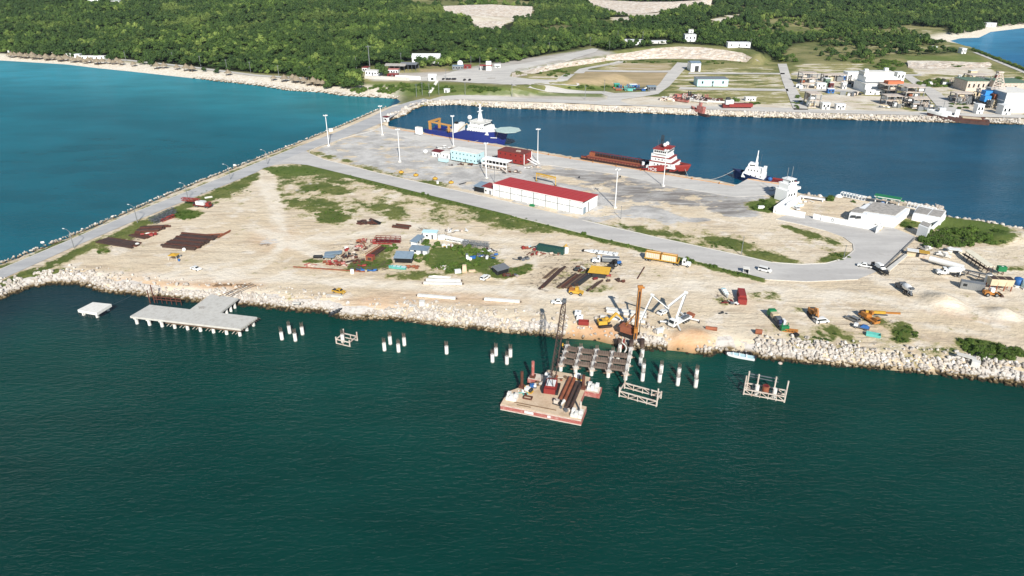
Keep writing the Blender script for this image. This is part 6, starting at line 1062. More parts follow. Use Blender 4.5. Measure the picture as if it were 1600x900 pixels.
def lamp(u_, v_, label, first=[None]):
    p = P(u_, v_); rz = hd((116,388),(294,311)) + math.pi / 2
    if first[0]: return dup(first[0], p, rz, label, 'street lamps along the causeway')
    t = thing('street_lamp', label, 'street lamp', p, rz, 'street lamps along the causeway'); first[0] = t; part(t, 'pole', STEEL, tube((0, 0, 0), (0, 0, 7.6), .2, .14, n=8)); part(t, 'arm', STEEL, tube((0, 0, 7.5), (1.2, 0, 8.3), .08, n=6) + tube((1.2, 0, 8.3), (2.6, 0, 8.5), .08, n=6)); part(t, 'lamp_head', WHITE, box(2.8, 0, 8.4, .9, .35, .2)); return t
for k, (u_, v_) in enumerate(((116,388),(215,348),(294,312),(360,281),(418,257))): lamp(u_, v_, f'curved arm street lamp on the causeway, {("nearest","second","third","fourth","farthest")[k]} from the left edge')
for u_, v_, lb in ((68,384,'white road sign beside the nearest causeway lamp'),(367,262,'small white sign beside the far causeway')): t = thing('road_sign', lb, 'sign', P(u_, v_), .4); part(t, 'post', STEEL, box(0, 0, 0, .1, .1, 1.8)); part(t, 'panel', WHITE, box(0, -.08, 1.2, 1.3, .06, .8))
# warehouse
WA, WB = P(771.5, 306), P(909.5, 336); WZ = QZ; t = thing('warehouse', 'long white panelled warehouse with flat red roof beside the port road', 'warehouse', WA, math.atan2(WB.y - WA.y, WB.x - WA.x)); L = (WB - WA).length; D = 15.2; h0, h1 = 6.5, 5.6
part(t, 'wall', GREYST if False else M('panel_joint', (96,98,98), .8), prism([(.15, .15), (L - .15, .15), (L - .15, D - .15), (.15, D - .15)], 0, h1 - .1)); n = 15
for k in range(n):
    for j, (z0_, z1_) in enumerate(((.1, 3.0), (3.3, 6.4))): part(t, 'wall_panel', WHITE, box((k + .5) * L / n, .1, z0_, L / n - (.34 if k % 2 else .42), .2, z1_ - z0_))
    if k % 2 == 0: part(t, 'pilaster', BRIGHT, box(k * L / n, .05, 0, .3, .5, 6.45))
for k in range(4): part(t, 'gable_panel', BRIGHT, side([(0, 0), (0, 1)], 0, 1)[0:0] + box(L - .08, (k + .5) * D / 4, .1, .18, D / 4 - .12, 5.4))
part(t, 'gate', SHEET, box(L + .03, 2.2, .1, .06, 2.6, 3.2)); part(t, 'gate', DARKG, box(L + .03, 6., .1, .06, .7, 4.6)); part(t, 'back_wall', WHITE, box(L / 2, D - .06, 0, L, .12, 5.5))
part(t, 'roof', REDROOF, [([(-.3,-.3,h0),(L+.3,-.3,h0),(L+.3,D+.3,h1),(-.3,D+.3,h1),(-.3,-.3,h0+.22),(L+.3,-.3,h0+.22),(L+.3,D+.3,h1+.22),(-.3,D+.3,h1+.22)], [(3,2,1,0),(4,5,6,7),(0,1,5,4),(1,2,6,5),(2,3,7,6),(3,0,4,7)])]); part(t, 'fascia', BRIGHT, box(L / 2, -.36, h0 - .25, L + .6, .1, .3))
part(t, 'roof_seam', RED, sum([bar((k * L / 18, -.3, h0 + .25), (k * L / 18, D + .3, h1 + .25), .1, .06) for k in range(1, 18)], []))
solo('green_box', 'small green box against the long wall of the warehouse', 'box', GRN, side([(-1.2,0),(-1.1,.8),(.2,1.2),(1.3,.9),(1.4,0)], -.5, .5), P(831, 322) + Vector((0, -.2, 0)), WZ)
hut('white annex with a red roof at the left end of the warehouse', (754,301), (771,305), 6., 3.4, RED, WHITE, .2); hut('grey blue roofed open carport left of the warehouse annex', (741,299), (756,302), 6.5, 2.8, SHEET, DARKG, .6, open_front=True)
# cabins of dismantled platforms
def block(nm, label, cat, a, b, depth, h, wallm, roofm, storeys, nwin, rz=None, feet=True, ov=.2, z0=.6, zb=None):
    zb = G if zb is None else zb; p, q = P(*a, zb), P(*b, zb); rz = math.atan2(q.y - p.y, q.x - p.x) if rz is None else rz; L = (q - p).length; t = thing(nm, label, cat, p, rz)
    part(t, 'wall', wallm, box(L / 2, depth / 2, z0, L, depth, h - z0)); part(t, 'roof', roofm, box(L / 2, depth / 2, h, L + 2 * ov, depth + 2 * ov, .3))
    if feet: part(t, 'skid', DARKST, box(L / 2, .6, 0, L, .5, z0) + box(L / 2, depth - .6, 0, L, .5, z0))
    for s_ in range(storeys):
        zz = z0 + (h - z0) * (s_ + .38) / storeys
        for k in range(nwin): part(t, 'window', GLASS, box(L * (k + .5) / nwin, -.03, zz, .8, .08, .8))
        part(t, 'side_window', GLASS, box(L + .03, depth * .4, zz, .08, .9, .8))
    part(t, 'door', GREYST, box(L * .56, -.03, z0, .9, .08, 2.)); return t, L
t, L = block('accommodation_block', 'pale blue two-storey accommodation block in the western yard', 'building', (705,251), (745,258), 8., 6.4, LBLUE, PALECONC, 2, 7); part(t, 'wall_rib', LBLUE, sum([box(L * k / 20, -.06, .6, .15, .12, 5.8) for k in range(21)], []))
t, L = block('accommodation_block', 'red two-storey block with rusty roof beside the quay', 'building', (778,252), (818,259), 9., 6.6, RED, M('rust_roof', (120,60,52), .9, wear=.6, wc=(80,50,46)), 2, 5); part(t, 'wall_rib', RED, sum([box(L * k / 22, -.06, .6, .15, .12, 5.9) for k in range(23)], [])); part(t, 'end_frame', BRIGHT, box(L + .3, .2, .6, .3, .3, 6.) + box(L + .3, 8.6, .6, .3, .3, 6.) + bar((L + .3, 4, 3), (L + 6, 5, .3), .4) + bar((L + .3, 7, 3), (L + 6, 8, .3), .4)); part(t, 'roof_vent', SALT, box(L * .7, 3, 6.9, 2.4, 1.6, .6))
p, q = P(753, 262), P(791, 269); t = thing('deck_module', 'white two-deck open steel module with railings beside the pale blue block', 'module', p, math.atan2(q.y - p.y, q.x - p.x)); L = (q - p).length; part(t, 'roof', BRIGHT, box(L / 2, 2.6, 5.2, L + .6, 6., .35)); part(t, 'deck', SALT, box(L / 2, 2.6, 2.3, L, 5.6, .3)); part(t, 'base_frame', SALT, box(L / 2, .2, .4, L, .35, .4) + box(L / 2, 5., .4, L, .35, .4)); part(t, 'inner_wall', DARKG, box(L / 2, 3.4, 2.6, L - 3, .2, 2.6)); part(t, 'lower_wall', SALT, box(L / 2, 3.2, .7, L - 2, .2, 1.6)); part(t, 'parapet', BRIGHT, box(L / 2, 0, 2.6, L, .1, .9)); part(t, 'stair', SALT, bar((L * .8, -.9, 2.4), (L + 1., -.9, .2), .8, .2))
for k in range(8): part(t, 'post', BRIGHT, box(k * L / 7, .05, .4, .25, .25, 4.8)); part(t, 'brace', SALT, bar((k * L / 7, 0, .5), (k * L / 7 + 1.4, 0, 2.2), .14))
hut('small white cabin with dark red roof left of the pale blue block', (675,244), (688,246), 4., 3., DKRED, BRIGHT, .3); hut('white cabin with two windows next to the dark red roofed cabin', (689,247), (703,248), 4., 3., PALECONC, BRIGHT, .1); t = thing('pale_box', 'pale green low box in front of the white cabins', 'box', mid((686,252),(700,254)), QZ); part(t, 'box_body', LBLUE, box(0, 0, .3, 6., 2.2, 1.8)); part(t, 'lid', WHITE, box(0, 0, 2.1, 6.2, 2.4, .12)); part(t, 'skid', DARKST, box(0, .7, 0, 6, .3, .3) + box(0, -.7, 0, 6, .3, .3))
def pscrap(*a, **k): o = scrap(*a, **k); return o
pscrap('white scrap and winches behind the small cabins', 695, 232, 31, [WHITE, GREYST, SALT], 12, 5, 2, h=2.2); pscrap('dark rusty debris in front of the pale blue block', 720, 258, 32, [RUST, DARKST, OLDCONC], 14, 7, 1., h=.8); pscrap('dark and white debris below the right end of the deck module', 800, 270, 33, [DARKG, SALT, OLDCONC, RUST], 14, 5, 1.8); pscrap('white rails and frames at the end of the red block', 832, 262, 34, [SALT, WHITE, OLDCONC], 12, 5, 2.5, h=.6); pscrap('dark low debris between the pale blue and red blocks', 768, 247, 35, [DARKG, RUST], 9, 3, 1.)
solo('white_dome_tank', 'round white tank left of the small cabins', 'tank', BRIGHT, ball((0, 0, .9), 1.5, 12, 7, .8), P(665, 239), 0, None, True); t = thing('white_cabinet', 'tall white booth on the quay at the stern of the blue ship', 'booth', P(655, 210, G + .2), QZ); part(t, 'wall', BRIGHT, box(0, 0, .2, 4.4, 2.4, 4.6)); part(t, 'plinth', DARKG, box(-.6, -.2, 0, 5.6, 2.4, .25)); part(t, 'roof', PALECONC, box(0, 0, 4.8, 4.6, 2.6, .15))
t = thing('guard_hut', 'white guard hut with red flat roof at the causeway neck', 'hut', P(604, 190), QZ); part(t, 'wall', WHITE, box(0, 0, 0, 3., 2.6, 3.4)); part(t, 'roof', DKRED, box(0, 0, 3.4, 4., 3.6, .4)); part(t, 'window', GLASS, box(0, -1.33, 1.4, 1.6, .06, 1.)); part(t, 'doorway', DARKG, box(.9, -1.33, 0, .8, .06, 2.))
t = thing('white_box', 'small white cabinet on the causeway rocks near the corner mast', 'cabinet', P(517, 205), R(30)); part(t, 'wall', WHITE, box(0, 0, 0, 2.6, 1.4, 1.7)); part(t, 'roof', PALECONC, box(0, 0, 1.7, 2.9, 1.7, .15))
# yellow anchors / buoys at the kerb, yellow gantry frame
for k, (u_, v_) in enumerate(((627,271),(650,275.5),(680,281),(705,287))): t = thing('yellow_buoy', f'yellow mooring buoy on the yard edge, {("leftmost","second from left","third from left","rightmost")[k]} of four', 'buoy', P(u_, v_), .3 * k, 'yellow buoys along the yard kerb'); part(t, 'float', YEL, ball((0, 0, .8), 1.5, 12, 6, .5), True); part(t, 'ring', RUST, tube((0, 0, 1.4), (0, 0, 2.), .25, n=8))
t = thing('yellow_gantry', 'yellow steel portal frame standing on the worn asphalt', 'gantry', P(838, 283)); q = P(868, 290) - t.location; q.z = 0
for o_ in (Vector((0, 0, 0)), q): part(t, 'leg', YEL, bar(o_, o_ + Vector((0, 0, 4.6)), .35))
part(t, 'beam', YEL, bar((0, 0, 4.4), q + Vector((0, 0, 4.4)), .5, .7)); part(t, 'tie_beam', YEL, bar((0, 0, 3.4), q + Vector((0, 0, 3.4)), .3, .3)); part(t, 'foot', RUST, box(0, 0, 0, 1.2, 1.2, .2) + box(q.x, q.y, 0, 1.2, 1.2, .2))
solo('stray_rod', 'dark bent frame on the yard left of the carport', 'scrap', DARKG, bar((-2, -1, .2), (1.5, 1.5, .6), .2) + bar((-2.4, -.3, .2), (1, 1.8, .4), .2), P(724, 288)); solo('white_post', 'short white block on the kerb beside the yellow buoys', 'block', WHITE, box(0, 0, 0, 1., .8, 1.4), P(684, 287))
for k, (u_, v_) in enumerate(((1072,278),(905,278))): solo('cleat_stub', f'small dark stub on the apron {("before the red ship bow","left of the red ship wheelhouse")[k]}', 'bollard', DARKG, tube((0, 0, 0), (0, 0, .9), .5, .35, n=8), P(u_ if k else 969, v_ if k else 277))
# ---- fuel station and control tower at the peninsula end
def pblock(t, nm, px, z0_, z1_, mat, zb=G, label=None):
    o_ = t.location; pg = [(P(a, b, zb).x - o_.x, P(a, b, zb).y - o_.y) for a, b in px]; return part(t, nm, mat, prism(pg, z0_, z1_), label=label)
def wallseg(t, nm, a, b, h, mat, th=.3, z0_=0., zb=G): p, q = P(*a, zb) - t.location, P(*b, zb) - t.location; p.z = q.z = z0_ + h / 2; return part(t, nm, mat, bar(p, q, th, h))
t = thing('control_tower', 'white control tower with stepped decks and twin antennas at the quay end', 'tower', P(1232, 316)); e = math.atan2(*(P(1258,309) - P(1232,316)).yx)
part(t, 'wall', BRIGHT, xf(box(2.4, 4, 0, 7.6, 7., 5.6), rz=e)); part(t, 'upper_wall', BRIGHT, xf(box(2.6, 4, 5.8, 6.2, 5.6, 2.6), rz=e)); cb_ = part(t, 'cabin', BRIGHT, xf(box(3., 4, 8.6, 4., 4., 1.9), rz=e)); part(t, 'balcony', BRIGHT, xf(box(3.2, 4, 5.5, 9., 8., .3) + box(3, 4, 8.4, 7., 6.6, .25) + box(3, 4, 10.5, 5., 5., .25), rz=e)); part(t, 'balcony_rail', BRIGHT, xf(box(3.2, 0, 5.8, 9., .1, .9) + box(7.7, 4, 5.8, .1, 8., .9) + box(3, .7, 8.6, 7., .1, .8), rz=e))
for x_ in (.2, 2.2, 4.4): part(t, 'window', GLASS, xf(box(x_, .48, 2.6, 1., .06, 1.4), rz=e))
for x_ in (1.2, 3, 4.6): part(cb_, 'window', GLASS, xf(box(x_, 1.97, 9.2, 1., .06, .9), rz=e))
for x_ in (1., 4.6): part(t, 'antenna', STEEL, xf(tube((x_, 4, 10.7), (x_, 4, 16.4), .12, n=6), rz=e))
t = thing('boundary_wall', 'white boundary wall and stairs running from the control tower to the road', 'wall', P(1208, 334)); wallseg(t, 'front_wall', (1208,332), (1257,341), 2.9, BRIGHT); wallseg(t, 'side_wall', (1208,332), (1230,316), 2.9, BRIGHT); wallseg(t, 'inner_wall', (1228,328), (1250,315), 3.4, BRIGHT); pblock(t, 'stair_block', [(1213,329),(1226,330),(1247,314),(1236,312)], 0, 2., BRIGHT); part(t, 'vent', DARKG, box(.6, -.5, 1.2, .5, .1, .6))
t = thing('sign_wall', 'long white roadside wall with faint fuel lettering', 'wall', P(1270, 342)); wallseg(t, 'panel', (1270,342), (1281,344.5), 2.6, BRIGHT); wp, wq = P(1282, 345), P(1370, 361); wallseg(t, 'panel', (1282,345), (1370,361), 2.6, BRIGHT); wallseg(t, 'end_panel', (1368,365), (1376.5,356), 3., BRIGHT); part(t, 'coping', PALECONC, bar(wp - t.location + Vector((0, 0, 2.66)), wq - t.location + Vector((0, 0, 2.66)), .42, .12))
wz = math.atan2(wq.y - wp.y, wq.x - wp.x); nv = Vector((math.sin(wz), -math.cos(wz), 0)) * .17; INK = M('faded_grey_ink', (150,156,160), .9, wear=.5, wc=(205,205,202)); INKD = M('dark_ink', (52,56,62), .9, wear=.2)
def onwall(f, z_): return wp + (wq - wp) * f - t.location + nv + Vector((0, 0, z_))
letters(t, 'lettering', 'Gaso', 1.75, INK, onwall(.335, .65), (R(90), 0, wz), 'faded grey word on the white wall'); letters(t, 'lettering', 'Diesel', 1.75, INK, onwall(.63, .6), (R(90), 0, wz), 'faded grey second word on the white wall')
part(t, 'drop_emblem', INKD, sum([bar(onwall(.21, 1.3) + Vector((math.cos(wz) * .62 * math.cos(a), math.sin(wz) * .62 * math.cos(a), .6 * math.sin(a))), onwall(.21, 1.3) + Vector((math.cos(wz) * .62 * math.cos(a + .8), math.sin(wz) * .62 * math.cos(a + .8), .6 * math.sin(a + .8))), .04, .22) for a in np.arange(0, 6.2, .785)], []) + bar(onwall(.205, 1.9), onwall(.212, 2.3), .04, .3))
t = thing('fuel_station', 'white flat-roofed fuel terminal building with weathered roof slabs', 'building', P(1380, 345)); pblock(t, 'wall', [(1325,345),(1396,356),(1419,338),(1352,330)], 0, 3.9, BRIGHT); pblock(t, 'roof', [(1346,342.5),(1395,350),(1414,336),(1362,328)], 3.9, 4.15, SILT); pblock(t, 'roof', [(1326,343.5),(1344,346),(1351,340),(1334,337)], 3.9, 4.12, SILT); wallseg(t, 'parapet', (1352,347.5), (1396,355), .5, BRIGHT, .3, 3.9)
nw = P(1396, 356) - P(1325, 345); 
for f in (.08, .2): q = P(1325, 345) + nw * f - t.location; part(t, 'window', DARKG, bar(q + Vector((-.9, -.25, 2.5)), q + Vector((1.6, -.6, 2.5)), .12, 1.2))
part(t, 'roof_kerb', PALECONC, sum([bar(P(1349 + 9 * k, 343 + 1.4 * k, G + 4.2) - t.location, P(1355 + 9 * k, 344 + 1.4 * k, G + 4.2) - t.location, .35, .5) for k in range(5)], [])); pblock(t, 'side_wing', [(1343,336),(1356,338),(1372,324),(1358,322)], 0, 2.4, PALECONC); wallseg(t, 'low_wall', (1312,346), (1378,358), 1.4, BRIGHT)
t = thing('fuel_canopy', 'green and white canopy over fuel pumps at the water edge', 'canopy', P(1386, 320)); a, b = P(1364, 318) - t.location, P(1405, 325) - t.location; up = Vector((0, 0, 1)); part(t, 'roof', WHITE, bar(a + up * 4.4, b + up * 4.4, 4.4, .3)); part(t, 'fascia', GRN, bar(a + up * 4.2 + Vector((-.4, -2.3, 0)), b + up * 4.2 + Vector((.4, -2.3, 0)), .2, .6) + bar(a + up * 4.7, b + up * 4.7, 4., .1))
for f in (.06, .5, .94): part(t, 'column', WHITE, bar(a + (b - a) * f, a + (b - a) * f + up * 4.3, .4))
for f in (.2, .35, .7, .8): part(t, 'fuel_pump', DARKG if f != .35 else BLUE, box(*(a + (b - a) * f).xy, 0, 1.4, .9, 1.7))
for f in (.25, .62): part(t, 'pump_island', WHITE, box(*(a + (b - a) * f).xy + Vector((-.6, -2.4)), 0, 2.6, 1.8, 1.6)[0:1] if False else box((a + (b - a) * f).x - .6, (a + (b - a) * f).y - 2.8, 0, 2.6, 1.6, 1.8))
def footbridge(label, a, b, zb):
    p, q = P(*a, zb), P(*b, zb); t = thing('footbridge', label, 'footbridge', p); d = q - p; d.z = 0; n = 8; w = Vector((-d.y, d.x, 0)).normalized() * 2.2; part(t, 'walkway', STEEL, bar((0, 0, .1), d + up * .1, 2., .2))
    for o_ in (w * .5, w * -.5):
        part(t, 'chord', BRIGHT, bar(o_ + up * 1.7, o_ + d + up * 1.7, .22)); part(t, 'chord', BRIGHT, bar(o_, o_ + d, .22))
        for k in range(n + 1): part(t, 'vertical', BRIGHT, bar(o_ + d * k / n, o_ + d * k / n + up * 1.7, .18))
    for k in range(n + 1): part(t, 'top_tie', BRIGHT, bar(w * .5 + d * k / n + up * 1.7, w * -.5 + d * k / n + up * 1.7, .18))
    part(t, 'support_pile', CONC, tube(d * .02 - up * 3.4, d * .02, .4, n=10) + tube(d * .98 - up * 3.4, d * .98, .4, n=10))
footbridge('white steel truss footbridge left of the green canopy', (1314,305), (1352,313), 2.8); footbridge('white steel truss footbridge right of the green canopy', (1418,322), (1461,331), 2.8)
solo('white_ball_tank', 'large round white float at the left footbridge end', 'tank', BRIGHT, ball((0, 0, 1.4), 1.8, 12, 8), P(1309, 313, .6), 0, None, True)
t = thing('pump_house', 'white walled annex with grey roof at the tip of the fuel terminal', 'building', P(1448, 345)); pblock(t, 'wall', [(1424,344),(1469,352),(1476,339),(1431,331)], 0, 3., BRIGHT); pblock(t, 'roof', [(1426,342),(1446,345.5),(1454,337),(1433,332.5)], 3., 3.2, SILT); pblock(t, 'roof', [(1448,346),(1467,349.5),(1474,340),(1456,337)], 3., 3.2, SILT); wallseg(t, 'side_wall', (1449,366), (1476,343), 2.4, BRIGHT)
t = thing('transformer_tower', 'small white windowless tower beside the green bushes', 'building', P(1441, 370)); pblock(t, 'wall', [(1431,368),(1446,374),(1451,367),(1437,361)], 0, 5., BRIGHT); pblock(t, 'roof', [(1433,367),(1446,372.5),(1450,367),(1438,362.5)], 5., 5.2, SILT)
solo('quay_shelter', 'low white jetty slab left of the bush at the basin edge', 'slab', BRIGHT, box(0, 0, 1., 11, 1.6, .5) + box(-4.5, 0, 0, .5, 1.2, 1.) + box(4.5, 0, 0, .5, 1.2, 1.), P(1270, 313), QZ + .1)
car('sedan', WHITE, (1248,330), (1240,324), 'white launch trailer car parked behind the boundary wall', name='parked_car'); panga('small_launch', 'white launch lying ashore behind the boundary wall', mid((1238,326),(1258,323)) + Vector((0, 0, .4)), hd((1236,327),(1258,322)), 7., BRIGHT, LBLUE, 0); scrap('white and tan oddments behind the control tower', 1258, 316, 41, [WHITE, TANP, SALT], 10, 4, 1.5); solo('white_trough', 'white overturned tank in the weeds beside the quay end', 'tank', BRIGHT, box(0, 0, 0, 3.2, 1.4, 1.1, top=.85), P(1189, 325), 0)
# ============================================================ FAR SHORE
def ptz(u_, v_): return PT(u_, v_)
def fblock(label, u0, u1, v_, depth, h, wallm, roofm=None, nm='building', cat='building', storeys=1, nwin=4, gab=0., rz=None, lift=0.):
    p, q = PT(u0, v_), PT(u1, v_); d = q - p; L = math.hypot(d.x, d.y); t = thing(nm, label, cat, (p.x, p.y, min(p.z, q.z) - .3 + lift), math.atan2(d.y, d.x) if rz is None else rz)
    part(t, 'wall', wallm, box(L / 2, depth / 2, 0, L, depth, h))
    if gab: part(t, 'roof', roofm or WHITE, gable(L / 2, depth / 2, h, L, depth, gab, .5))
    else: part(t, 'roof', roofm or WHITE, box(L / 2, depth / 2, h, L + .6, depth + .6, .35))
    for s_ in range(storeys):
        for k in range(nwin): part(t, 'window', GLASS, box(L * (k + .5) / nwin, -.04, h * (s_ + .42) / storeys, min(1.4, L / nwin * .5), .1, h / storeys * .34))
    part(t, 'door', GREYST, box(L * .5, -.05, 0, 1.2, .1, 2.2)); return t
# port entrance
fblock('big white gabled warehouse among the trees above the entrance', 644, 687, 99, 16, 6, BRIGHT, BRIGHT, gab=3, nwin=6, cat='warehouse', nm='warehouse')
def canopy(label, u0, u1, v_, depth, h, roofm, n=4, nm='canopy'):
    p, q = PT(u0, v_), PT(u1, v_); d = q - p; L = math.hypot(d.x, d.y); t = thing(nm, label, 'canopy', p, math.atan2(d.y, d.x)); part(t, 'roof', roofm, gable(L / 2, depth / 2, h, L, depth, 1.6, .6))
    for k in range(n + 1):
        for y_ in (0, depth): part(t, 'post', GREYST, box(L * k / n, y_, 0, .3, .3, h))
    part(t, 'back_wall', DARKG, box(L / 2, depth, 0, L, .2, h * .7))
canopy('grey gabled open canopy at the port entrance, left one', 602, 632, 113, 12, 6, SILT); canopy('lighter grey open canopy at the port entrance, right one', 626, 650, 111, 12, 6, STEEL)
fblock('white building with red roof at the left end of the entrance', 566, 574, 112, 8, 4, WHITE, RED, nwin=2); fblock('long white building behind the entrance wall', 571, 593, 118, 8, 4.5, BRIGHT, PALECONC, nwin=5); fblock('low building with red tiled roof by the entrance wall', 605, 621, 120, 6, 2.6, DKRED, RED, nwin=2); fblock('white office with red trim under the left canopy', 606, 622, 116, 7, 4.5, WHITE, M('pink_roof', (196,130,120), .8), nwin=4)
for k, (a, b, lb) in enumerate((((570,123),(640,126),'white retaining wall along the top of the green slope'),((618,123),(657,125),'bright white wall segment below the canopies'))):
    p, q = PT(*a), PT(*b); t = thing('boundary_wall', lb, 'wall', p); d = q - p; part(t, 'panel', BRIGHT if k else CONC, bar((0, 0, 1.2), d + Vector((0, 0, 1.2)), .4, 3. + k)); part(t, 'coping', PALECONC, bar((0, 0, 2.8 + k * .5), d + Vector((0, 0, 2.8 + k * .5)), .6, .2))
t = thing('gate_house', 'white and red entrance gate booth on the access road', 'gate', PT(762, 110)); part(t, 'wall', BRIGHT, box(1, 0, 0, 5, 4, 8.5)); part(t, 'roof', RED, box(-1.5, 0, 4.6, 12, 6, .6)); part(t, 'booth', DARKG, box(-3, 0, 0, 3, 3, 4.5)); part(t, 'column', WHITE, box(-6.5, -2, 0, .5, .5, 4.6) + box(-6.5, 2, 0, .5, .5, 4.6))
t = thing('white_kiosk', 'white arched kiosk at the top of the slope stairs', 'kiosk', PT(676, 126)); part(t, 'wall', BRIGHT, box(0, 0, 0, 7, 5, 4.)); part(t, 'roof', BRIGHT, gable(0, 0, 4., 7, 5, 2., .3)); part(t, 'opening', GLASS, box(0, -2.55, 1, 2.4, .1, 1.8))
t = thing('stairway', 'pale stairway running down the green slope to the causeway', 'stairs', PT(683, 127)); d = PT(672, 145) - t.location
for k in range(12): q = d * k / 11; part(t, 'step', PALECONC, box(q.x, q.y, q.z - .3, 2.6, 2.2, .8))
fblock('small white hut at the foot of the slope', 694, 700, 145, 3, 3.4, BRIGHT, nwin=1); t = thing('dome_tank', 'white domed tank beside the fenced lot at the entrance', 'tank', PT(719, 104)); part(t, 'shell', BRIGHT, tube((0, 0, 0), (0, 0, 3), 3, n=16)); part(t, 'dome', BRIGHT, ball((0, 0, 3), 3, 14, 6), True)
fblock('red low shed right of the white dome', 725, 736, 107, 6, 3, RED, RED, nwin=2); fblock('small white block right of the gate', 773, 782, 106, 6, 3, WHITE, nwin=2); fblock('grey glass-walled shed left of the white dome', 707, 724, 109, 7, 3.6, STEEL, SHEET, nwin=4)
for k in range(7): car('sedan', DARKG, None, None, 'dark car parked in the row at the entrance road', pos=PT((693,699,703,708,711,726,734)[k], 125 + (k > 4) * 1.2) + Vector((0, 0, .35)), rz=R(80), group='cars parked at the entrance')
# hillside buildings
for a in (('white flat building on the wooded slope left of the cliff', 974, 1004, 71, 12, 6, BRIGHT), ('white house with a small tower above the cliff', 1070, 1087, 65, 10, 8, BRIGHT), ('low white terrace building left of the tower house', 1016, 1042, 68, 8, 3, PALECONC), ('long white wall-like building right of the cliff', 1137, 1172, 75, 10, 6, BRIGHT), ('white twin industrial towers at the far left horizon', 138, 149, 5, 16, 16, BRIGHT), ('white industrial block beside the far left towers', 150, 160, 6, 16, 12, BRIGHT), ('small white roofs on the far left horizon', 174, 187, 6, 12, 5, BRIGHT), ('white and pink house on the far right beach', 1541, 1556, 42, 12, 6, WHITE), ('small white house in the grassy valley', 1430, 1440, 61, 8, 4, BRIGHT), ('white hut at the head of the right causeway', 1502, 1509, 84, 8, 6, BRIGHT), ('small pale house near the right beach clearing', 1459, 1464, 77, 6, 3.5, BRIGHT)):
    fblock(a[0], *a[1:6], a[6], nwin=3)
fblock('small tower room on top of the white cliff house', 1075, 1082, 63, 5, 4, WHITE, SILT, nwin=1, lift=8.7)
# beach walls, palapas
fblock('long white beach wall behind the thatched huts', 126, 163, 92, 5, 3.2, BRIGHT, PALECONC, nwin=5); fblock('white hut left of the long beach wall', 117, 125, 91, 5, 4.5, BRIGHT, nwin=1); fblock('yellow roofed beach cabin at the left edge', 12, 20, 82, 6, 3.2, WHITE, YEL, nwin=1); fblock('small white beach cabin among the trees', 82, 87, 86, 5, 3, BRIGHT, nwin=1); fblock('pale beach cabin between the trees and the huts', 104, 111, 88, 5, 3, WHITE, nwin=1)
def palapa(loc, s_, rz, first=[None]):
    lb = 'thatched palm umbrella hut on the beach'
    if first[0]: return dup(first[0], loc, rz, None, None, s_)
    t = thing('palapa', lb, 'thatched hut', loc, rz, 'thatched huts along the beach'); first[0] = t; r_ = random.Random(3); rn = [[((2.9 - .9 * k - (.25 if k == 0 else 0) * (j % 2)) * math.cos(j * math.pi / 7), (2.9 - .9 * k) * math.sin(j * math.pi / 7), 2. + .85 * k + (.2 * (j % 2) if k == 0 else 0)) for j in range(14)] for k in range(3)] + [[(0, 0, 4.6)] * 14]
    part(t, 'thatch', THATCH, loft(rn, True, False)); part(t, 'ridge_cap', WOOD, tube((0, 0, 4.3), (0, 0, 4.9), .4, .1, n=8))
    for a in range(4): part(t, 'post', WOOD, tube((1.9 * math.cos(a * 1.57 + .4), 1.9 * math.sin(a * 1.57 + .4), 0), (1.9 * math.cos(a * 1.57 + .4), 1.9 * math.sin(a * 1.57 + .4), 2.3), .1, n=6))
    part(t, 'table', WOOD, tube((0, 0, .7), (0, 0, .8), .8, n=10)); return t
for i, (u_, v_) in enumerate([(14 + k * 5.2 + 2 * math.sin(k * 3), 89 + k * .42 + 1.1 * math.sin(k * 1.7)) for k in range(29)] + [(172,100),(178,101),(184,100),(190,102),(209,104),(246,108),(257,107),(277,109),(292,111),(301,112),(357,118),(428,126),(445,128),(458,126),(460,129),(464,130),(475,131),(483,134),(490,133),(498,135),(505,135),(519,134),(529,132)]):
    palapa(PT(u_, v_) - Vector((0, 0, .1)), 1.15 + .55 * ((i * 37) % 10) / 10, i * .7)
# yard buildings and stranded boats
fblock('pale blue long shed in the far yard', 1089, 1137, 135, 14, 6.5, LBLUE, STEEL, nwin=3, cat='shed', nm='shed'); t = fblock('white and grey warehouse with dark doorway in the far yard', 1079, 1094, 112, 16, 8.5, BRIGHT, SHEET, gab=1.5, nwin=0, cat='warehouse', nm='warehouse'); part(t, 'gate', DARKG, box(6, -.2, 0, 4, .2, 6)); fblock('small white hut in the far shore bushes', 1165, 1181, 158, 5, 3, BRIGHT, PALECONC, nwin=2)
fblock('green container in the colourful junk row', 960, 968, 139, 4, 4.5, GRN, TEAL, nwin=1, nm='site_cabin', cat='cabin'); fblock('grey cabin at the right end of the colourful junk row', 1012, 1025, 142, 5, 4, GREYST, SHEET, nwin=3, nm='site_cabin', cat='cabin'); fblock('blue cabin in the colourful junk row', 984, 995, 138, 4, 3.4, BLUE, WHITE, nwin=2, nm='site_cabin', cat='cabin')
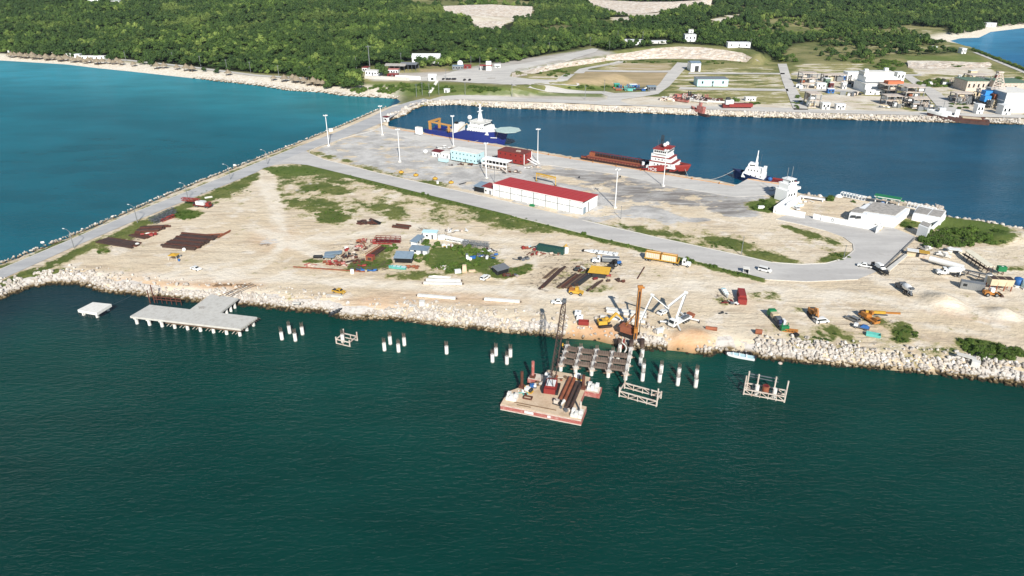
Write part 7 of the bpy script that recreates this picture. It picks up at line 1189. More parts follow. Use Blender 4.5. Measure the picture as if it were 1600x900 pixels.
def fscrap(label, u_, v_, seed, mats, n, rx, ry, h=2.5, s_=1.5, nm='scrap_heap', cat='scrap'):
    p = PT(u_, v_); t = thing(nm, label, cat, p); r_ = random.Random(seed)
    for k in range(n):
        m_ = r_.choice(mats); x_, y_ = r_.uniform(-rx, rx), r_.uniform(-ry, ry); q = r_.random()
        if q < .45: part(t, 'crate', m_, box(x_, y_, 0, r_.uniform(1, 3) * s_, r_.uniform(1, 2) * s_, r_.uniform(.4, 1) * h, r_.uniform(-.5, .5)))
        elif q < .7: part(t, 'beam', m_, bar((x_ - 2 * s_, y_, r_.uniform(0, h)), (x_ + 2 * s_, y_ + r_.uniform(-2, 2), r_.uniform(.3, h)), .5 * s_))
        elif q < .85: part(t, 'tank', m_, tube((x_ - 1.4 * s_, y_, .8 * s_), (x_ + 1.4 * s_, y_, .8 * s_), .8 * s_, n=10))
        else: part(t, 'frame', m_, lattice((x_, y_, 0), (x_ + r_.uniform(-2, 2), y_, h * 1.7), 1.3 * s_, 3, .25))
    return t
CJ = [BLUE, RUSTL, WHITE, DARKG, GREYST, TERRA, TEAL]
fscrap('blue and orange junk in the middle of the far junk row', 985, 141, 1, CJ, 22, 14, 3); fscrap('white and dark junk left of the blue cabin', 973, 141, 2, CJ, 12, 7, 3)
WK = [WHITE, DARKG, DREDP, RUST, SALT, WHITE, DKRED]
for k, (u_, v_) in enumerate(((1047,156),(1063,159),(1078,157),(1092,160),(1108,158),(1068,151),(1085,152),(1118,161))):
    q = PT(u_, v_); panga('wrecked_boat', f'wrecked fishing boat in the far bank heap, {("first","second","third","fourth","fifth","sixth","seventh","eighth")[k]} from the left', q + Vector((0, 0, .6)), 2.9 + .5 * math.sin(k * 4), 11, [WHITE, DREDP, DARKG, WHITE][k % 4], RUST, 0).scale = (1.25, 1.5, 1.8)
for k, (u_, v_) in enumerate(((1052,157),(1085,157),(1107,159),(1070,154))): fscrap(f'dark and pale wreckage among the wrecked boats, {("left","right","far right","rear")[k]} part', u_, v_, 10 + k, WK, 18, 11, 3.5, 3.4)
def far_ship(name, label, cat, a, b, hm, sm, tilt=0., L=None, zs=((0, 1.6), (.5, 1.6), (.7, 3.), (1, 4.6)), house=(-.1, .25), B=None):
    p, q = P(*a, 0), P(*b, 0); L = (q - p).length; t = thing(name, label, cat, (p + q) / 2, math.atan2(q.y - p.y, q.x - p.x)); t.rotation_euler.x = tilt; rg = ship_hull(L, B or L * .22, list(zs)); part(t, 'hull', hm, loft(rg)); part(t, 'bulwark', sm, ringwall(rg, 1., .2, 4)); d_ = part(t, 'deckhouse', sm, box(L * (house[0] + house[1]) / 2, 0, 1.6, L * (house[1] - house[0]), L * .15, 5.)); wins(d_, L * house[0] + 1, L * house[1] - 1, -L * .075 - .02, 4.6, 5, .8, .8); part(t, 'wheelhouse', sm, box(L * (house[0] * .3 + house[1] * .7), 0, 6.6, L * .1, L * .11, 2.6)); part(t, 'mast', GREYST, bar((L * house[1] * .8, 0, 9), (L * house[1] * .8, 0, 14), .25)); return t, L
far_ship('stranded_tug', 'dark tug with red deck stranded on the far rocks', 'tug', (1107,183), (1079,176), M('black_brown_hull', (60,44,42), .8, wear=.5), DREDP, .12, zs=((0, 1.4), (.5, 1.6), (1, 4.4)), house=(-.2, .15))
t, L = far_ship('wrecked_ship', 'rusty old ship with white bridge lying against the far rocks', 'ship', (1544,194), (1447,186), M('rust_hull', (88,62,54), .85, wear=.7, wc=(50,38,36)), WHITE, .0, zs=((0, 2.6), (.45, 2.4), (.52, 3.8), (1, 6.6)), house=(.12, .34), B=10.); part(t, 'cargo', TANP, box(-L * .22, 0, 2.5, L * .3, 6, 1.2)); part(t, 'rust_rail', RUST, box(-L * .2, 4.6, 2.6, L * .5, .3, 1.1) + box(-L * .2, -4.6, 2.6, L * .5, .3, 1.1)); part(t, 'funnel', WHITE, box(L * .03, 0, 2.6, 3, 3, 6)); part(t, 'bow_band', WHITE, band(ship_hull(L, 10., [(0, 2.6), (.45, 2.4), (.52, 3.8), (1, 6.6)]), .8, 1., .1, 5))
p = PT(1140, 169); t = thing('beached_boat', 'white wheelhouse boat with orange red hull beside the far road', 'boat', p, 0); part(t, 'hull', RED, box(8, 0, 1.2, 18, 5, 2.4, top=1.05)); part(t, 'deckhouse', WHITE, box(-1, 0, 2.6, 6, 4, 4)); part(t, 'wheelhouse', DARKG, box(-2, 0, 6.6, 3, 3, 1.6)); part(t, 'support', RUST, sum([box(x_, 0, 0, .6, 3, 1.2) for x_ in (1, 5, 9, 13, 16)], [])); part(t, 'bow', DKRED, box(-3.5, 0, .8, 5, 4, 2.4))
# offshore modules yard
def module(label, u0, u1, v_, depth, levels, h, mats, seed, cat='module', nm='offshore_module', legs=True):
    p, q = PT(u0, v_), PT(u1, v_); d = q - p; L = math.hypot(d.x, d.y); t = thing(nm, label, cat, p, math.atan2(d.y, d.x)); r_ = random.Random(seed); lh = h / levels
    for l_ in range(levels + 1): part(t, 'deck', mats[0], box(L / 2, depth / 2, l_ * lh, L, depth, .5))
    for x_ in np.linspace(.4, L - .4, max(3, int(L / 7))):
        for y_ in (.4, depth - .4): part(t, 'column', mats[1], box(x_, y_, 0, .7, .7, h))
    for l_ in range(levels):
        for k in range(max(3, int(L / 4))):
            m_ = r_.choice(mats[2:]); x_ = r_.uniform(1.5, L - 1.5); 
            if r_.random() < .6: part(t, 'equipment', m_, box(x_, r_.uniform(1, depth - 1), l_ * lh + .5, r_.uniform(2, 5), r_.uniform(2, 3.5), lh * r_.uniform(.5, .9)))
            else: part(t, 'vessel', m_, tube((x_ - 2, 2, l_ * lh + 1.8), (x_ + 2, 2, l_ * lh + 1.8), 1.1, n=10))
    return t, L
t = fblock('large white three-tier accommodation block in the module yard', 1350, 1392, 145, 22, 7.5, BRIGHT, PALECONC, nwin=0, nm='accommodation_block'); part(t, 'upper_tier', BRIGHT, box(15, 13, 7.8, 27, 16, 5)); part(t, 'top_tier', PALECONC, box(15, 16, 12.8, 26, 11, 3.4)); part(t, 'tier_gap', GREYST, box(15, 4.9, 7.85, 27.2, .3, 1.2)); part(t, 'roof_hut', WHITE, box(5, 15, 16.2, 3, 3, 2) + box(24, 18, 16.2, 3, 3, 2.4))
MM = [SALT, STEEL, WHITE, SALT, GREYST, WHITE, WHITE, STEEL, SALT, DARKG, RUSTL, TANP]
for a in (('grey and white process module with orange deck right of the accommodation block', 1385, 1412, 151, 18, 2, 9), ('tall cluttered grey module beside the yard road', 1412, 1441, 161, 16, 3, 12), ('low module with blue tank in front of the grey module', 1383, 1408, 165, 10, 2, 7), ('white and grey pipe module near the shore road', 1425, 1450, 170, 10, 2, 7), ('white skeletal module at the far left of the module yard', 1252, 1276, 131, 12, 2, 9), ('pale lattice module near the shore at the left of the yard', 1263, 1281, 168, 12, 2, 10), ('white module row behind the open lot', 1286, 1322, 128, 8, 1, 6), ('grey module behind the right clutter', 1515, 1545, 137, 14, 2, 10), ('low white module beside the black shade', 1492, 1520, 161, 10, 2, 7)):
    module(a[0], a[1], a[2], a[3], a[4], a[5], a[6], MM, len(a[0]))
p = PT(1398, 151); t = thing('terracotta_deck', 'terracotta topped deck box above the process module', 'deck box', (p.x, p.y + 3, p.z + 9.6), .0); part(t, 'box_body', TERRA, box(0, 4, 0, 13, 8, 2.4)); part(t, 'deck', SALT, box(0, 2, -.2, 22, 12, .3))
for a in (('white container in the front row of the open lot', 1306, 1320, 171, 4, 4, BRIGHT), ('white container right of the first in the open lot', 1276, 1290, 139, 5, 5, BRIGHT), ('blue container on the cross street of the module yard', 1293, 1303, 146, 4, 4, BLUE), ('green and white cabin behind the open lot', 1288, 1296, 137, 5, 8, GRASSM), ('dark red cabin behind the open lot', 1296, 1302, 138, 5, 5, DKRED), ('white cabin right of the dark red cabin', 1316, 1322, 139, 5, 5, BRIGHT), ('blue long container behind the open lot', 1312, 1322, 125, 4, 4, BLUE), ('long white shed beside the accommodation block', 1323, 1345, 125, 10, 7, BRIGHT), ('white shed at the head of the yard road', 1400, 1412, 127, 8, 8, BRIGHT), ('white round-ended container at the lot edge', 1284, 1296, 171, 4, 5, WHITE), ('long low white wall at the front of the accommodation block', 1352, 1382, 148, 3, 4, BRIGHT), ('white container near the shore right of the yard road', 1525, 1535, 178, 5, 7, BRIGHT), ('small white container stack at the far right road', 1565, 1578, 180, 8, 7, BRIGHT), ('tan crates in the right scrap field', 1514, 1524, 124, 5, 8, TANP), ('red drum shed behind the rig tower', 1556, 1560, 127, 4, 6, RED)):
    fblock(a[0], *a[1:6], a[6], nwin=2, nm='container_unit', cat='container')
for k, (u_, v_, n) in enumerate(((1262,137,16),(1335,130,12),(1346,135,10),(1400,140,18),(1420,152,18),(1435,166,16),(1450,172,14),(1395,168,12),(1330,149,8),(1500,155,18),(1515,163,18),(1530,150,16),(1510,128,14),(1545,168,12),(1588,134,10),(1468,133,6))):
    fscrap(('pale scrap beside the skeletal module', 'machinery left of the accommodation block', 'dark pipes at the accommodation block corner', 'pipework clutter behind the terracotta deck', 'white pipework along the yard road', 'dark clutter below the tall grey module', 'white frames near the shore road', 'blue and dark equipment before the modules', 'small oddments on the cross street', 'pale clutter right of the yard road', 'white clutter before the black shade', 'machinery beside the rig tower', 'pale blocks in the right scrap field', 'scattered parts before the rig tower', 'small clutter at the right edge', 'oddments in the scrub right of the road')[k], u_, v_, 40 + k, [WHITE, SALT, GREYST, WHITE, DARKG, STEEL, DARKG, TANP], n, 9, 4, 3.6)
t = thing('rig_tower', 'white lattice derrick standing on a bright blue rig base', 'derrick', PT(1552, 166)); s_ = 7.
M_B = M('bright_blue_paint', (58,140,206), .5, wear=.15); part(t, 'base_frame', M_B, box(-8, 0, 4, 5, 6, 4.5) + box(8, 0, 4, 5, 6, 4.5) + box(0, 4, 8.5, 17, 6, 3.2)); part(t, 'understructure', DARKG, box(-8, 0, 0, 4, 5, 4) + box(8, 0, 0, 4, 5, 4) + box(0, 3, 0, 8, 5, 6)); part(t, 'drill_floor', RUSTL, box(0, -2, 6, 9, 5, 4)); lg = []
for a, b in ((-1, -1), (1, -1), (1, 1), (-1, 1)): part(t, 'tower_leg', SALT, bar((a * 5.5, 4 + b * 4, 13), (a * 1.3, 4 + b * 1.2, 25), .6))
for k in range(6): f, g = k / 6, (k + 1) / 6; w0, w1 = 5.5 - 4.2 * f, 5.5 - 4.2 * g; part(t, 'tower_brace', SALT, bar((-w0, 4 - w0 * .75, 13 + 12 * f), (w1, 4 - w1 * .75, 13 + 12 * g), .35) + bar((w0, 4 - w0 * .75, 13 + 12 * f), (-w1, 4 - w1 * .75, 13 + 12 * g), .35))
part(t, 'crown', SALT, box(0, 4, 25, 4, 4, 1.2))
t = fblock('large white and grey striped block at the right frame edge', 1566, 1612, 172, 26, 13, BRIGHT, PALECONC, nwin=0, nm='accommodation_block'); part(t, 'side_stripe', SHEET, box(-.1, 13, 1, .2, 24, 5.6) + box(-.1, 13, 7.6, .2, 24, 5.6)); part(t, 'annex', BRIGHT, box(6, -5, 0, 18, 6, 6)); part(t, 'dark_bay', DARKG, box(22, -.2, 10, 8, .3, 4))
fblock('green grey roofed hall behind the striped block', 1560, 1606, 148, 24, 10, SALT, GRASSM, nwin=3, nm='hall', cat='hall'); fblock('pale green roofed hall left of the derrick', 1508, 1545, 143, 20, 9, SALT, GRASSM, nwin=5, nm='hall', cat='hall')
# utility poles
PL = [(697,125,'entrance road'),(578,107,'tall mast'),(627,100,'tall mast'),(736,106,'e'),(750,107,'e'),(800,152,'r'),(914,155,'r'),(651,152,'s'),(660,149,'s'),(671,151,'s'),(686,149,'s'),(727,150,'s'),(944,145,'r'),(197,95,'c'),(271,98,'c'),(314,104,'c'),(355,110,'c'),(392,114,'c'),(436,120,'c'),(485,122,'c'),(557,107,'c'),(817,85,'h'),(858,82,'h'),(922,72,'h'),(1004,64,'h'),(775,92,'h'),(965,62,'h'),(1096,35,'h'),(952,80,'h'),(1172,76,'h')]
pole0 = None
for k, (u_, v_, w) in enumerate(PL):
    lb = 'grey utility pole among the trees and roads of the far shore'; p = PT(u_, v_)
    if pole0 is None: pole0 = thing('utility_pole', lb, 'pole', p, 0, 'utility poles of the far shore'); part(pole0, 'pole', STEEL, tube((0, 0, 0), (0, 0, 10), .2, .14, n=6)); part(pole0, 'cross_arm', GREYST, box(0, 0, 9.2, 2.2, .2, .2)); part(pole0, 'insulator', GREYST, box(.9, 0, 9.4, .15, .15, .3) + box(-.9, 0, 9.4, .15, .15, .3))
    else: dup(pole0, p, k * .4, lb, None, 2.2 if w == 'tall mast' and u_ == 578 else 1.1)
# limestone faces
LIME = None
def lime_material():
    m, t, n, l, b = nt('cut_limestone'); a = tex(t, .09, 6, .7); d = tex(t, .35, 6, .7, stretch=((.5, .5, 2.2), 0)); c = mixc(t, ramp(t, d, .38, .62), rgb(222,213,198), rgb(184,166,146)); c = mixc(t, ramp(t, a, .5, .68), c, rgb(206,186,162)); l.new(c, b.inputs['Base Color']); b.inputs['Roughness'].default_value = .95; bump(t, b, d, 1., 1.2); return m
LIME = lime_material()
def cliff(label, top, bot, n=40, rows=7, lift=0.):
    tw = [PT(*a) + Vector((0, 0, lift)) for a in top]; bw = [PT(*a) for a in bot]; vs = []; fs = []
    def at(pl, f): x_ = f * (len(pl) - 1); k = min(int(x_), len(pl) - 2); return pl[k] + (pl[k + 1] - pl[k]) * (x_ - k)
    for i in range(n + 1):
        a, b = at(bw, i / n), at(tw, i / n)
        for j in range(rows + 1):
            f = j / rows; q = a + (b - a) * f; w = math.sin(math.pi * f); nz = mnoise.noise((i * .45, j * .8, len(label))) * 2.2 + mnoise.noise((i * 1.3, j * 2.1, 5)) * 1.
            vs.append((q.x + nz * .4, q.y - (1.2 + nz) * w - .5, q.z + .25 + nz * .3 * w))
    for i in range(n):
        for j in range(rows): k = i * (rows + 1) + j; fs.append((k, k + rows + 1, k + rows + 2, k + 1))
    tag(mobj('limestone_face', vs, fs, LIME), kind='structure')
cliff('main', [(948,86),(985,82),(1020,76),(1060,73),(1095,74),(1130,78),(1160,83),(1185,95)], [(944,95),(985,94),(1020,92),(1060,92),(1095,93),(1130,94),(1160,97),(1188,100)], 70); cliff('road', [(800,114),(822,110),(850,104),(880,98),(915,93),(945,90)], [(800,122),(822,118),(850,112),(880,106),(915,101),(945,96)], 50); cliff('quarry', [(918,5),(960,7),(1000,9),(1050,9),(1085,7),(1112,5)], [(930,12),(960,19),(1000,22),(1040,17),(1080,13),(1110,9)], 60, lift=7); cliff('quarry_west', [(690,16),(730,14),(770,13),(800,15),(832,16)], [(700,22),(735,25),(770,26),(800,27),(830,27)], 40, lift=6); cliff('right', [(1416,98),(1450,98),(1490,99),(1530,101),(1545,100)], [(1418,106),(1450,108),(1490,107),(1530,106),(1548,104)], 40, lift=2); cliff('small', [(742,39),(765,38),(790,37)], [(748,46),(768,48),(785,45)], 20, lift=4)
# ============================================================ ROCK AND PLANTS
def foliage(name, cols_, rough=.85):
    m, t, n, l, b = nt(name); oi = n.new('ShaderNodeObjectInfo'); g = tex(t, .011, 4, .6); f = tex(t, .5, 3, .6)
    c = mixc(t, ramp(t, oi.outputs['Random'], 0, 1), rgb(*cols_[0]), rgb(*cols_[1])); c = mixc(t, ramp(t, oi.outputs['Random'], .82, 1., 0, .8), c, rgb(*cols_[2])); c = mixc(t, ramp(t, g, .4, .56, 0, .7), c, rgb(*cols_[3])); c = mixc(t, ramp(t, tex(t, .006, 3, .6), .56, .68, 0, .5), c, rgb(*cols_[2])); c = mixc(t, ramp(t, f, .4, .75, 0, .5), c, rgb(*cols_[1]))
    l.new(c, b.inputs['Base Color']); b.inputs['Roughness'].default_value = rough; b.inputs['Specular IOR Level'].default_value = .12; return m
LEAF = foliage('forest_leaves', ((50,70,36),(86,108,50),(134,148,76),(42,62,36))); LEAF2 = foliage('shrub_leaves', ((62,82,36),(88,110,48),(110,126,58),(66,86,38))); BARK = M('bark', (110,98,84), .95, wear=.5)
def crown_mesh(seed, n_clump, n_leaf, w=1., h=1., leaf=.16):
    r_ = random.Random(seed); vs, fs = [], []
    ico = [(0, 0, 1), (.894, 0, .447), (.276, .851, .447), (-.724, .526, .447), (-.724, -.526, .447), (.276, -.851, .447), (.724, .526, -.447), (-.276, .851, -.447), (-.894, 0, -.447), (-.276, -.851, -.447), (.724, -.526, -.447), (0, 0, -1)]
    itri = [(0,1,2),(0,2,3),(0,3,4),(0,4,5),(0,5,1),(1,6,2),(2,7,3),(3,8,4),(4,9,5),(5,10,1),(2,6,7),(3,7,8),(4,8,9),(5,9,10),(1,10,6),(6,11,7),(7,11,8),(8,11,9),(9,11,10),(10,11,6)]
    for k in range(n_clump):
        a = r_.uniform(0, 6.28); d = r_.uniform(.15, .72) if k else 0; cz = r_.uniform(.25, .8) * (1.1 - d * .55); c = Vector((d * math.cos(a) * w, d * math.sin(a) * w, cz * h)); rad = r_.uniform(.26, .42) * (1 if k else 1.25)
        n0 = len(vs)
        for p in ico: q = Vector(p) * rad * r_.uniform(.6, 1.05); vs.append((c.x + q.x, c.y + q.y, c.z + q.z * .8))
        fs += [tuple(i + n0 for i in f) for f in itri]
        for _ in range(n_leaf):
            v = Vector((r_.gauss(0, 1), r_.gauss(0, 1), r_.gauss(.25, 1))).normalized(); q = c + Vector((v.x, v.y, v.z * .85)) * rad * r_.uniform(.8, 1.25); tn = v.cross(Vector((r_.gauss(0, 1), r_.gauss(0, 1), r_.gauss(0, 1)))).normalized(); bt = (v + Vector((r_.gauss(0, .6), r_.gauss(0, .6), r_.gauss(0, .6)))).normalized().cross(tn); s_ = leaf * r_.uniform(.6, 1.2); n0 = len(vs)
            vs += [tuple(q - tn * s_), tuple(q + bt * s_ * .6), tuple(q + tn * s_), tuple(q - bt * s_ * .6)]; fs.append((n0, n0 + 1, n0 + 2, n0 + 3))
    me = bpy.data.meshes.new('crown'); me.from_pydata(vs, [], fs); return me
def rock_mesh(seed):
    r_ = random.Random(seed); bm = bmesh.new(); bmesh.ops.create_icosphere(bm, subdivisions=2, radius=1.)
    pl = [(Vector((r_.gauss(0, 1), r_.gauss(0, 1), r_.gauss(0, 1))).normalized(), r_.uniform(.55, .85)) for _ in range(11)]
    for v in bm.verts:
        for n_, d in pl:
            k = v.co.dot(n_)
            if k > d: v.co -= n_ * (k - d)
        v.co *= 1 + r_.uniform(-.04, .04)
    bmesh.ops.dissolve_limit(bm, angle_limit=.25, verts=bm.verts, edges=bm.edges); bmesh.ops.triangulate(bm, faces=bm.faces)
    me = bpy.data.meshes.new('boulder'); bm.to_mesh(me); bm.free(); return me
def stone_material():
    m, t, n, l, b = nt('limestone_boulder'); oi = n.new('ShaderNodeObjectInfo'); f = tex(t, .9, 5, .65)
    c = mixc(t, ramp(t, oi.outputs['Random'], 0, 1), rgb(198,191,180), rgb(164,154,142)); c = mixc(t, ramp(t, oi.outputs['Random'], .8, 1, 0, .9), c, rgb(226,221,213)); c = mixc(t, ramp(t, f, .45, .7, 0, .6), c, rgb(146,132,118))
    sp = n.new('ShaderNodeSeparateXYZ'); l.new(n.new('ShaderNodeNewGeometry').outputs['Position'], sp.inputs[0]); zz = math_(t, 'ADD', sp.outputs[2], math_(t, 'MULTIPLY', tex(t, .3, 3, .6), .9))
    c = mixc(t, ramp(t, zz, 1.7, 1.0), c, rgb(116,98,68)); c = mixc(t, ramp(t, zz, 1.15, .7), c, rgb(46,42,32))      # algae and wet rock at the waterline
    l.new(c, b.inputs['Base Color']); b.inputs['Roughness'].default_value = .9; b.inputs['Specular IOR Level'].default_value = .2; return m
STONE = stone_material()
ROCKS = [rock_mesh(k) for k in range(8)]
for m_ in ROCKS: m_.materials.append(STONE)
def scatter(name, pts, rots, scl, idx, meshes, parent=None, label=None):
    """one object of kind stuff: instances on points"""
    cl = bpy.data.collections.new(name + '_kinds')
    for k, me in enumerate(meshes): o = bpy.data.objects.new(f'{name}_kind_{k:02d}', me); cl.objects.link(o)
    me = bpy.data.meshes.new(name); me.from_pydata([tuple(p) for p in pts], [], [])
    for nm, ty, da, key in (('rot', 'FLOAT_VECTOR', rots, 'vector'), ('scl', 'FLOAT_VECTOR', scl, 'vector'), ('idx', 'INT', idx, 'value')):
        at = me.attributes.new(nm, ty, 'POINT'); at.data.foreach_set(key, np.asarray(da, np.float32 if ty != 'INT' else np.int32).ravel())
    o = bpy.data.objects.new(name, me); col.objects.link(o); o.parent = parent
    g = bpy.data.node_groups.new(name, 'GeometryNodeTree'); g.interface.new_socket('Geometry', in_out='INPUT', socket_type='NodeSocketGeometry'); g.interface.new_socket('Geometry', in_out='OUTPUT', socket_type='NodeSocketGeometry')
    N = g.nodes; i_ = N.new('NodeGroupInput'); o_ = N.new('NodeGroupOutput'); ip = N.new('GeometryNodeInstanceOnPoints'); ci = N.new('GeometryNodeCollectionInfo'); ci.inputs['Collection'].default_value = cl; ci.inputs['Separate Children'].default_value = True; ci.inputs['Reset Children'].default_value = True
    def na(nm, ty): a = N.new('GeometryNodeInputNamedAttribute'); a.data_type = ty; a.inputs[0].default_value = nm; return a.outputs[0]
    ip.inputs['Pick Instance'].default_value = True; lk = g.links.new; lk(i_.outputs[0], ip.inputs['Points']); lk(ci.outputs[0], ip.inputs['Instance']); lk(na('idx', 'INT'), ip.inputs['Instance Index'])
    e2r = N.new('FunctionNodeEulerToRotation'); lk(na('rot', 'FLOAT_VECTOR'), e2r.inputs[0]); lk(e2r.outputs[0], ip.inputs['Rotation']); lk(na('scl', 'FLOAT_VECTOR'), ip.inputs['Scale']); lk(ip.outputs[0], o_.inputs[0])
    md = o.modifiers.new('scatter', 'NODES'); md.node_group = g
    o['kind'] = 'stuff'
    if label: o['label'] = label
    return o
# ---- armour stone along the shores
def along(pl, step):
    o = []
    for a, b in zip(pl[:-1], pl[1:]):
        a, b = np.array(a), np.array(b); L = np.hypot(*(b - a)); n = max(1, int(L / step)); nrm = np.array([-(b - a)[1], (b - a)[0]]) / max(L, 1e-6)
        for k in range(n): o.append((a + (b - a) * (k + rng.random()) / n, nrm))
    return o
def revet(px, zpl, width, size, step, sgn, zf, keep_fn=None, indiv=0, label=''):
    pts = []; pl = poly(px, 0)
    for p, nrm in along(pl, step):
        for _ in range(max(1, int(width / (size * .95)))):
            d = rng.uniform(-.4, width); q = p + nrm * sgn * d; s_ = size * min(1.5, rng.lognormal(-.12, .42))
            if keep_fn is not None and not keep_fn(q[0], q[1], d): continue
            pts.append((q[0], q[1], zf(q[0], q[1], d) + s_ * .12, s_ * .62))
    return np.array(pts)
def zfront(x_, y_, d): return min(G, -.35 + d * .42) + .1
def gap(x_, y_, d):
    u_, v_ = proj(x_, y_, 1.5); u_ = float(u_)
    if 520 < u_ < 575 and d > 2.5 and rng.random() < .8: return False
    if 888 < u_ < 968 and rng.random() < .85: return False
    if 1040 < u_ < 1088 and rng.random() < .85: return False
    if 1130 < u_ < 1178 and d > 2 and rng.random() < .9: return False
    if d > 4.8 + 1.6 * math.sin(u_ * .021) + (3.2 if u_ > 1180 else 2. if u_ < 250 or 640 < u_ < 880 else 0): return rng.random() < .12
    return True
pts = revet(FRONT, 0, 12.5, .9, .62, 1, zfront, gap)
pts = pts[np.argsort(pts[:, 1])]; uu, vv_ = proj(pts[:, 0], pts[:, 1], pts[:, 2]); inview = (uu > -60) & (uu < 1660); big = np.argsort(-pts[:, 3] / pts[:, 1] * inview * (vv_ > 440))[:300]; isbig = np.zeros(len(pts), bool); isbig[big] = True
# the revetment bed is a rough strip of small stone under the boulders
fl = poly(FRONT, 0); vs, fs = [], []; dn = []
for a, b in zip(fl[:-1], fl[1:]): n = max(1, int(np.hypot(*(b - a)) / 2.)); dn += [(a + (b - a) * k / n, np.array([-(b - a)[1], (b - a)[0]]) / np.hypot(*(b - a))) for k in range(n)]
for p, nr in dn:
    for j in range(5): q = p + nr * (j * 2. - .8); vs.append((q[0], q[1], min(G, -.35 + (j * 2. - .8) * .42) + .1 + .12 * mnoise.noise((q[0] * .7, q[1] * .7, 0)) - (.35 if j == 4 else 0)))
fs = [(i * 5 + j, i * 5 + j + 1, i * 5 + j + 6, i * 5 + j + 5)[::-1] for i in range(len(dn) - 1) for j in range(4) if not (888 < float(proj(*dn[i][0], 1.)[0]) < 966 or 1042 < float(proj(*dn[i][0], 1.)[0]) < 1088)]
revf = tag(mobj('rock_revetment', vs, fs, STONE), kind='structure')
for k in np.where(isbig)[0]:
    o = bpy.data.objects.new('boulder', ROCKS[int(k) % 8]); col.objects.link(o); o.parent = revf; o.location = pts[k, :3]; s_ = pts[k, 3]; o.rotation_euler = rng.uniform(0, 6, 3); o.scale = (s_ * rng.uniform(.85, 1.25), s_ * rng.uniform(.85, 1.2), s_ * rng.uniform(.7, 1.))
def sc_rocks(name, P_, parent=None): n = len(P_); s_ = P_[:, 3:4] * rng.uniform(.8, 1.25, (n, 3)); return scatter(name, P_[:, :3], rng.uniform(0, 6.28, (n, 3)), s_, rng.integers(0, 8, n), ROCKS, parent)
sc_rocks('rubble', pts[~isbig], revf)
pc = revet(NECKT[::-1], 0, 2.4, .58, .5, 1, lambda x_, y_, d: min(G, -.35 + d * .8) - .42)
if not inpoly(pc[:50, 0], pc[:50, 1], PEN).any(): pc = revet(NECKT[::-1], 0, 2.4, .58, .5, -1, lambda x_, y_, d: min(G, -.35 + d * .8) - .42)
pb = revet(BASIN[:-2], 0, 6.5, 1.15, .9, 1, lambda x_, y_, d: min(G, -.3 + d * .5) + .1)
if not inpoly(pb[200:260, 0], pb[200:260, 1], MAIN).mean() > .5: pb = revet(BASIN[:-2], 0, 6.5, 1.15, .9, -1, lambda x_, y_, d: min(G, -.3 + d * .5) + .1)
pn = revet(NECKB, 0, 5., 1.4, .9, 1, lambda x_, y_, d: min(G, -.35 + d * .7) + .1); pn2 = revet(NECKB, 0, 5., 1.4, .9, -1, lambda x_, y_, d: min(G, -.35 + d * .7) + .1); pn = pn if inpoly(pn[:, 0], pn[:, 1], PEN).mean() > .5 else pn2
pr = revet(RIGHTB[:9], 0, 4., 1.3, 1., 1, lambda x_, y_, d: min(G, -.35 + d * .7) + .05)
if inpoly(pr[:, 0], pr[:, 1], PEN).mean() < .5: pr = revet(RIGHTB[:9], 0, 4., 1.3, 1., -1, lambda x_, y_, d: min(G, -.35 + d * .7) + .05)
pbe = revet(BEACH[3:10], 0, 9., 1.5, 4., 1, lambda x_, y_, d: .1 + d * .08); pbe = pbe if inpoly(pbe[:, 0], pbe[:, 1], MAIN).mean() > .5 else revet(BEACH[3:10], 0, 9., 1.5, 4., -1, lambda x_, y_, d: .1 + d * .08)
tag(sc_rocks('shore_rubble', np.concatenate([pc, pb, pn, pr, pbe])), 'pale armour stones along the causeway and basin shores', 'rocks')
# ---- forest
CROWNS = [crown_mesh(k, 9 + k % 3, 26, 1., .95 + .1 * (k % 3), .15) for k in range(6)]
for m_ in CROWNS: m_.materials.append(LEAF)
CLEAR = [[(912,4),(1115,2),(1118,12),(1050,22),(1000,27),(935,22)],[(684,13),(835,11),(836,28),(805,32),(800,52),(742,50),(735,35),(698,24)],[(948,28),(1032,22),(1034,31),(960,35)],[(1108,30),(1160,19),(1156,32),(1110,43)],[(972,62),(1006,62),(1006,73),(972,73)],[(1012,63),(1044,60),(1044,70),(1012,71)],[(1066,52),(1092,52),(1092,68),(1066,68)],[(1134,66),(1176,66),(1176,78),(1134,78)],[(640,82),(690,82),(690,101),(640,101)],[(135,-6),(190,-6),(190,8),(135,8)],[(0,-4),(130,-2),(130,3),(0,3)],[(1536,36),(1560,36),(1560,46),(1536,46)],[(1030,12),(1500,10),(1500,11),(1030,12)]]
fx, fy = [], []
for y0, y1, s in ((560, 800, 5.2), (800, 1000, 5.6), (1000, 1300, 6.4), (1300, 1800, 8.2), (1800, 2600, 12.), (2600, 4600, 22.)):
    w = y1 * .95; X, Y = np.meshgrid(np.arange(-w, w, s), np.arange(y0, y1, s)); fx.append((X + rng.uniform(-.45, .45, X.shape) * s).ravel()); fy.append((Y + rng.uniform(-.45, .45, Y.shape) * s).ravel())
fx, fy = np.concatenate(fx), np.concatenate(fy); u, v = proj(fx, fy, np.full(fx.shape, 14.)); k = (u > -345) & (u < 1945) & (v < 150); fx, fy = fx[k], fy[k]; fz = zmain(fx, fy); u, v = proj(fx, fy, fz)
k = (u > -340) & (u < 1940) & (v < 145) & (v > -79); fx, fy, fz, u, v = fx[k], fy[k], fz[k], u[k], v[k]
k = inpoly(u, v, np.array(FOREST, float)) & inpoly(fx, fy, MAIN)
for c_ in CLEAR: k &= ~inpoly(u, v, np.array(c_, float))
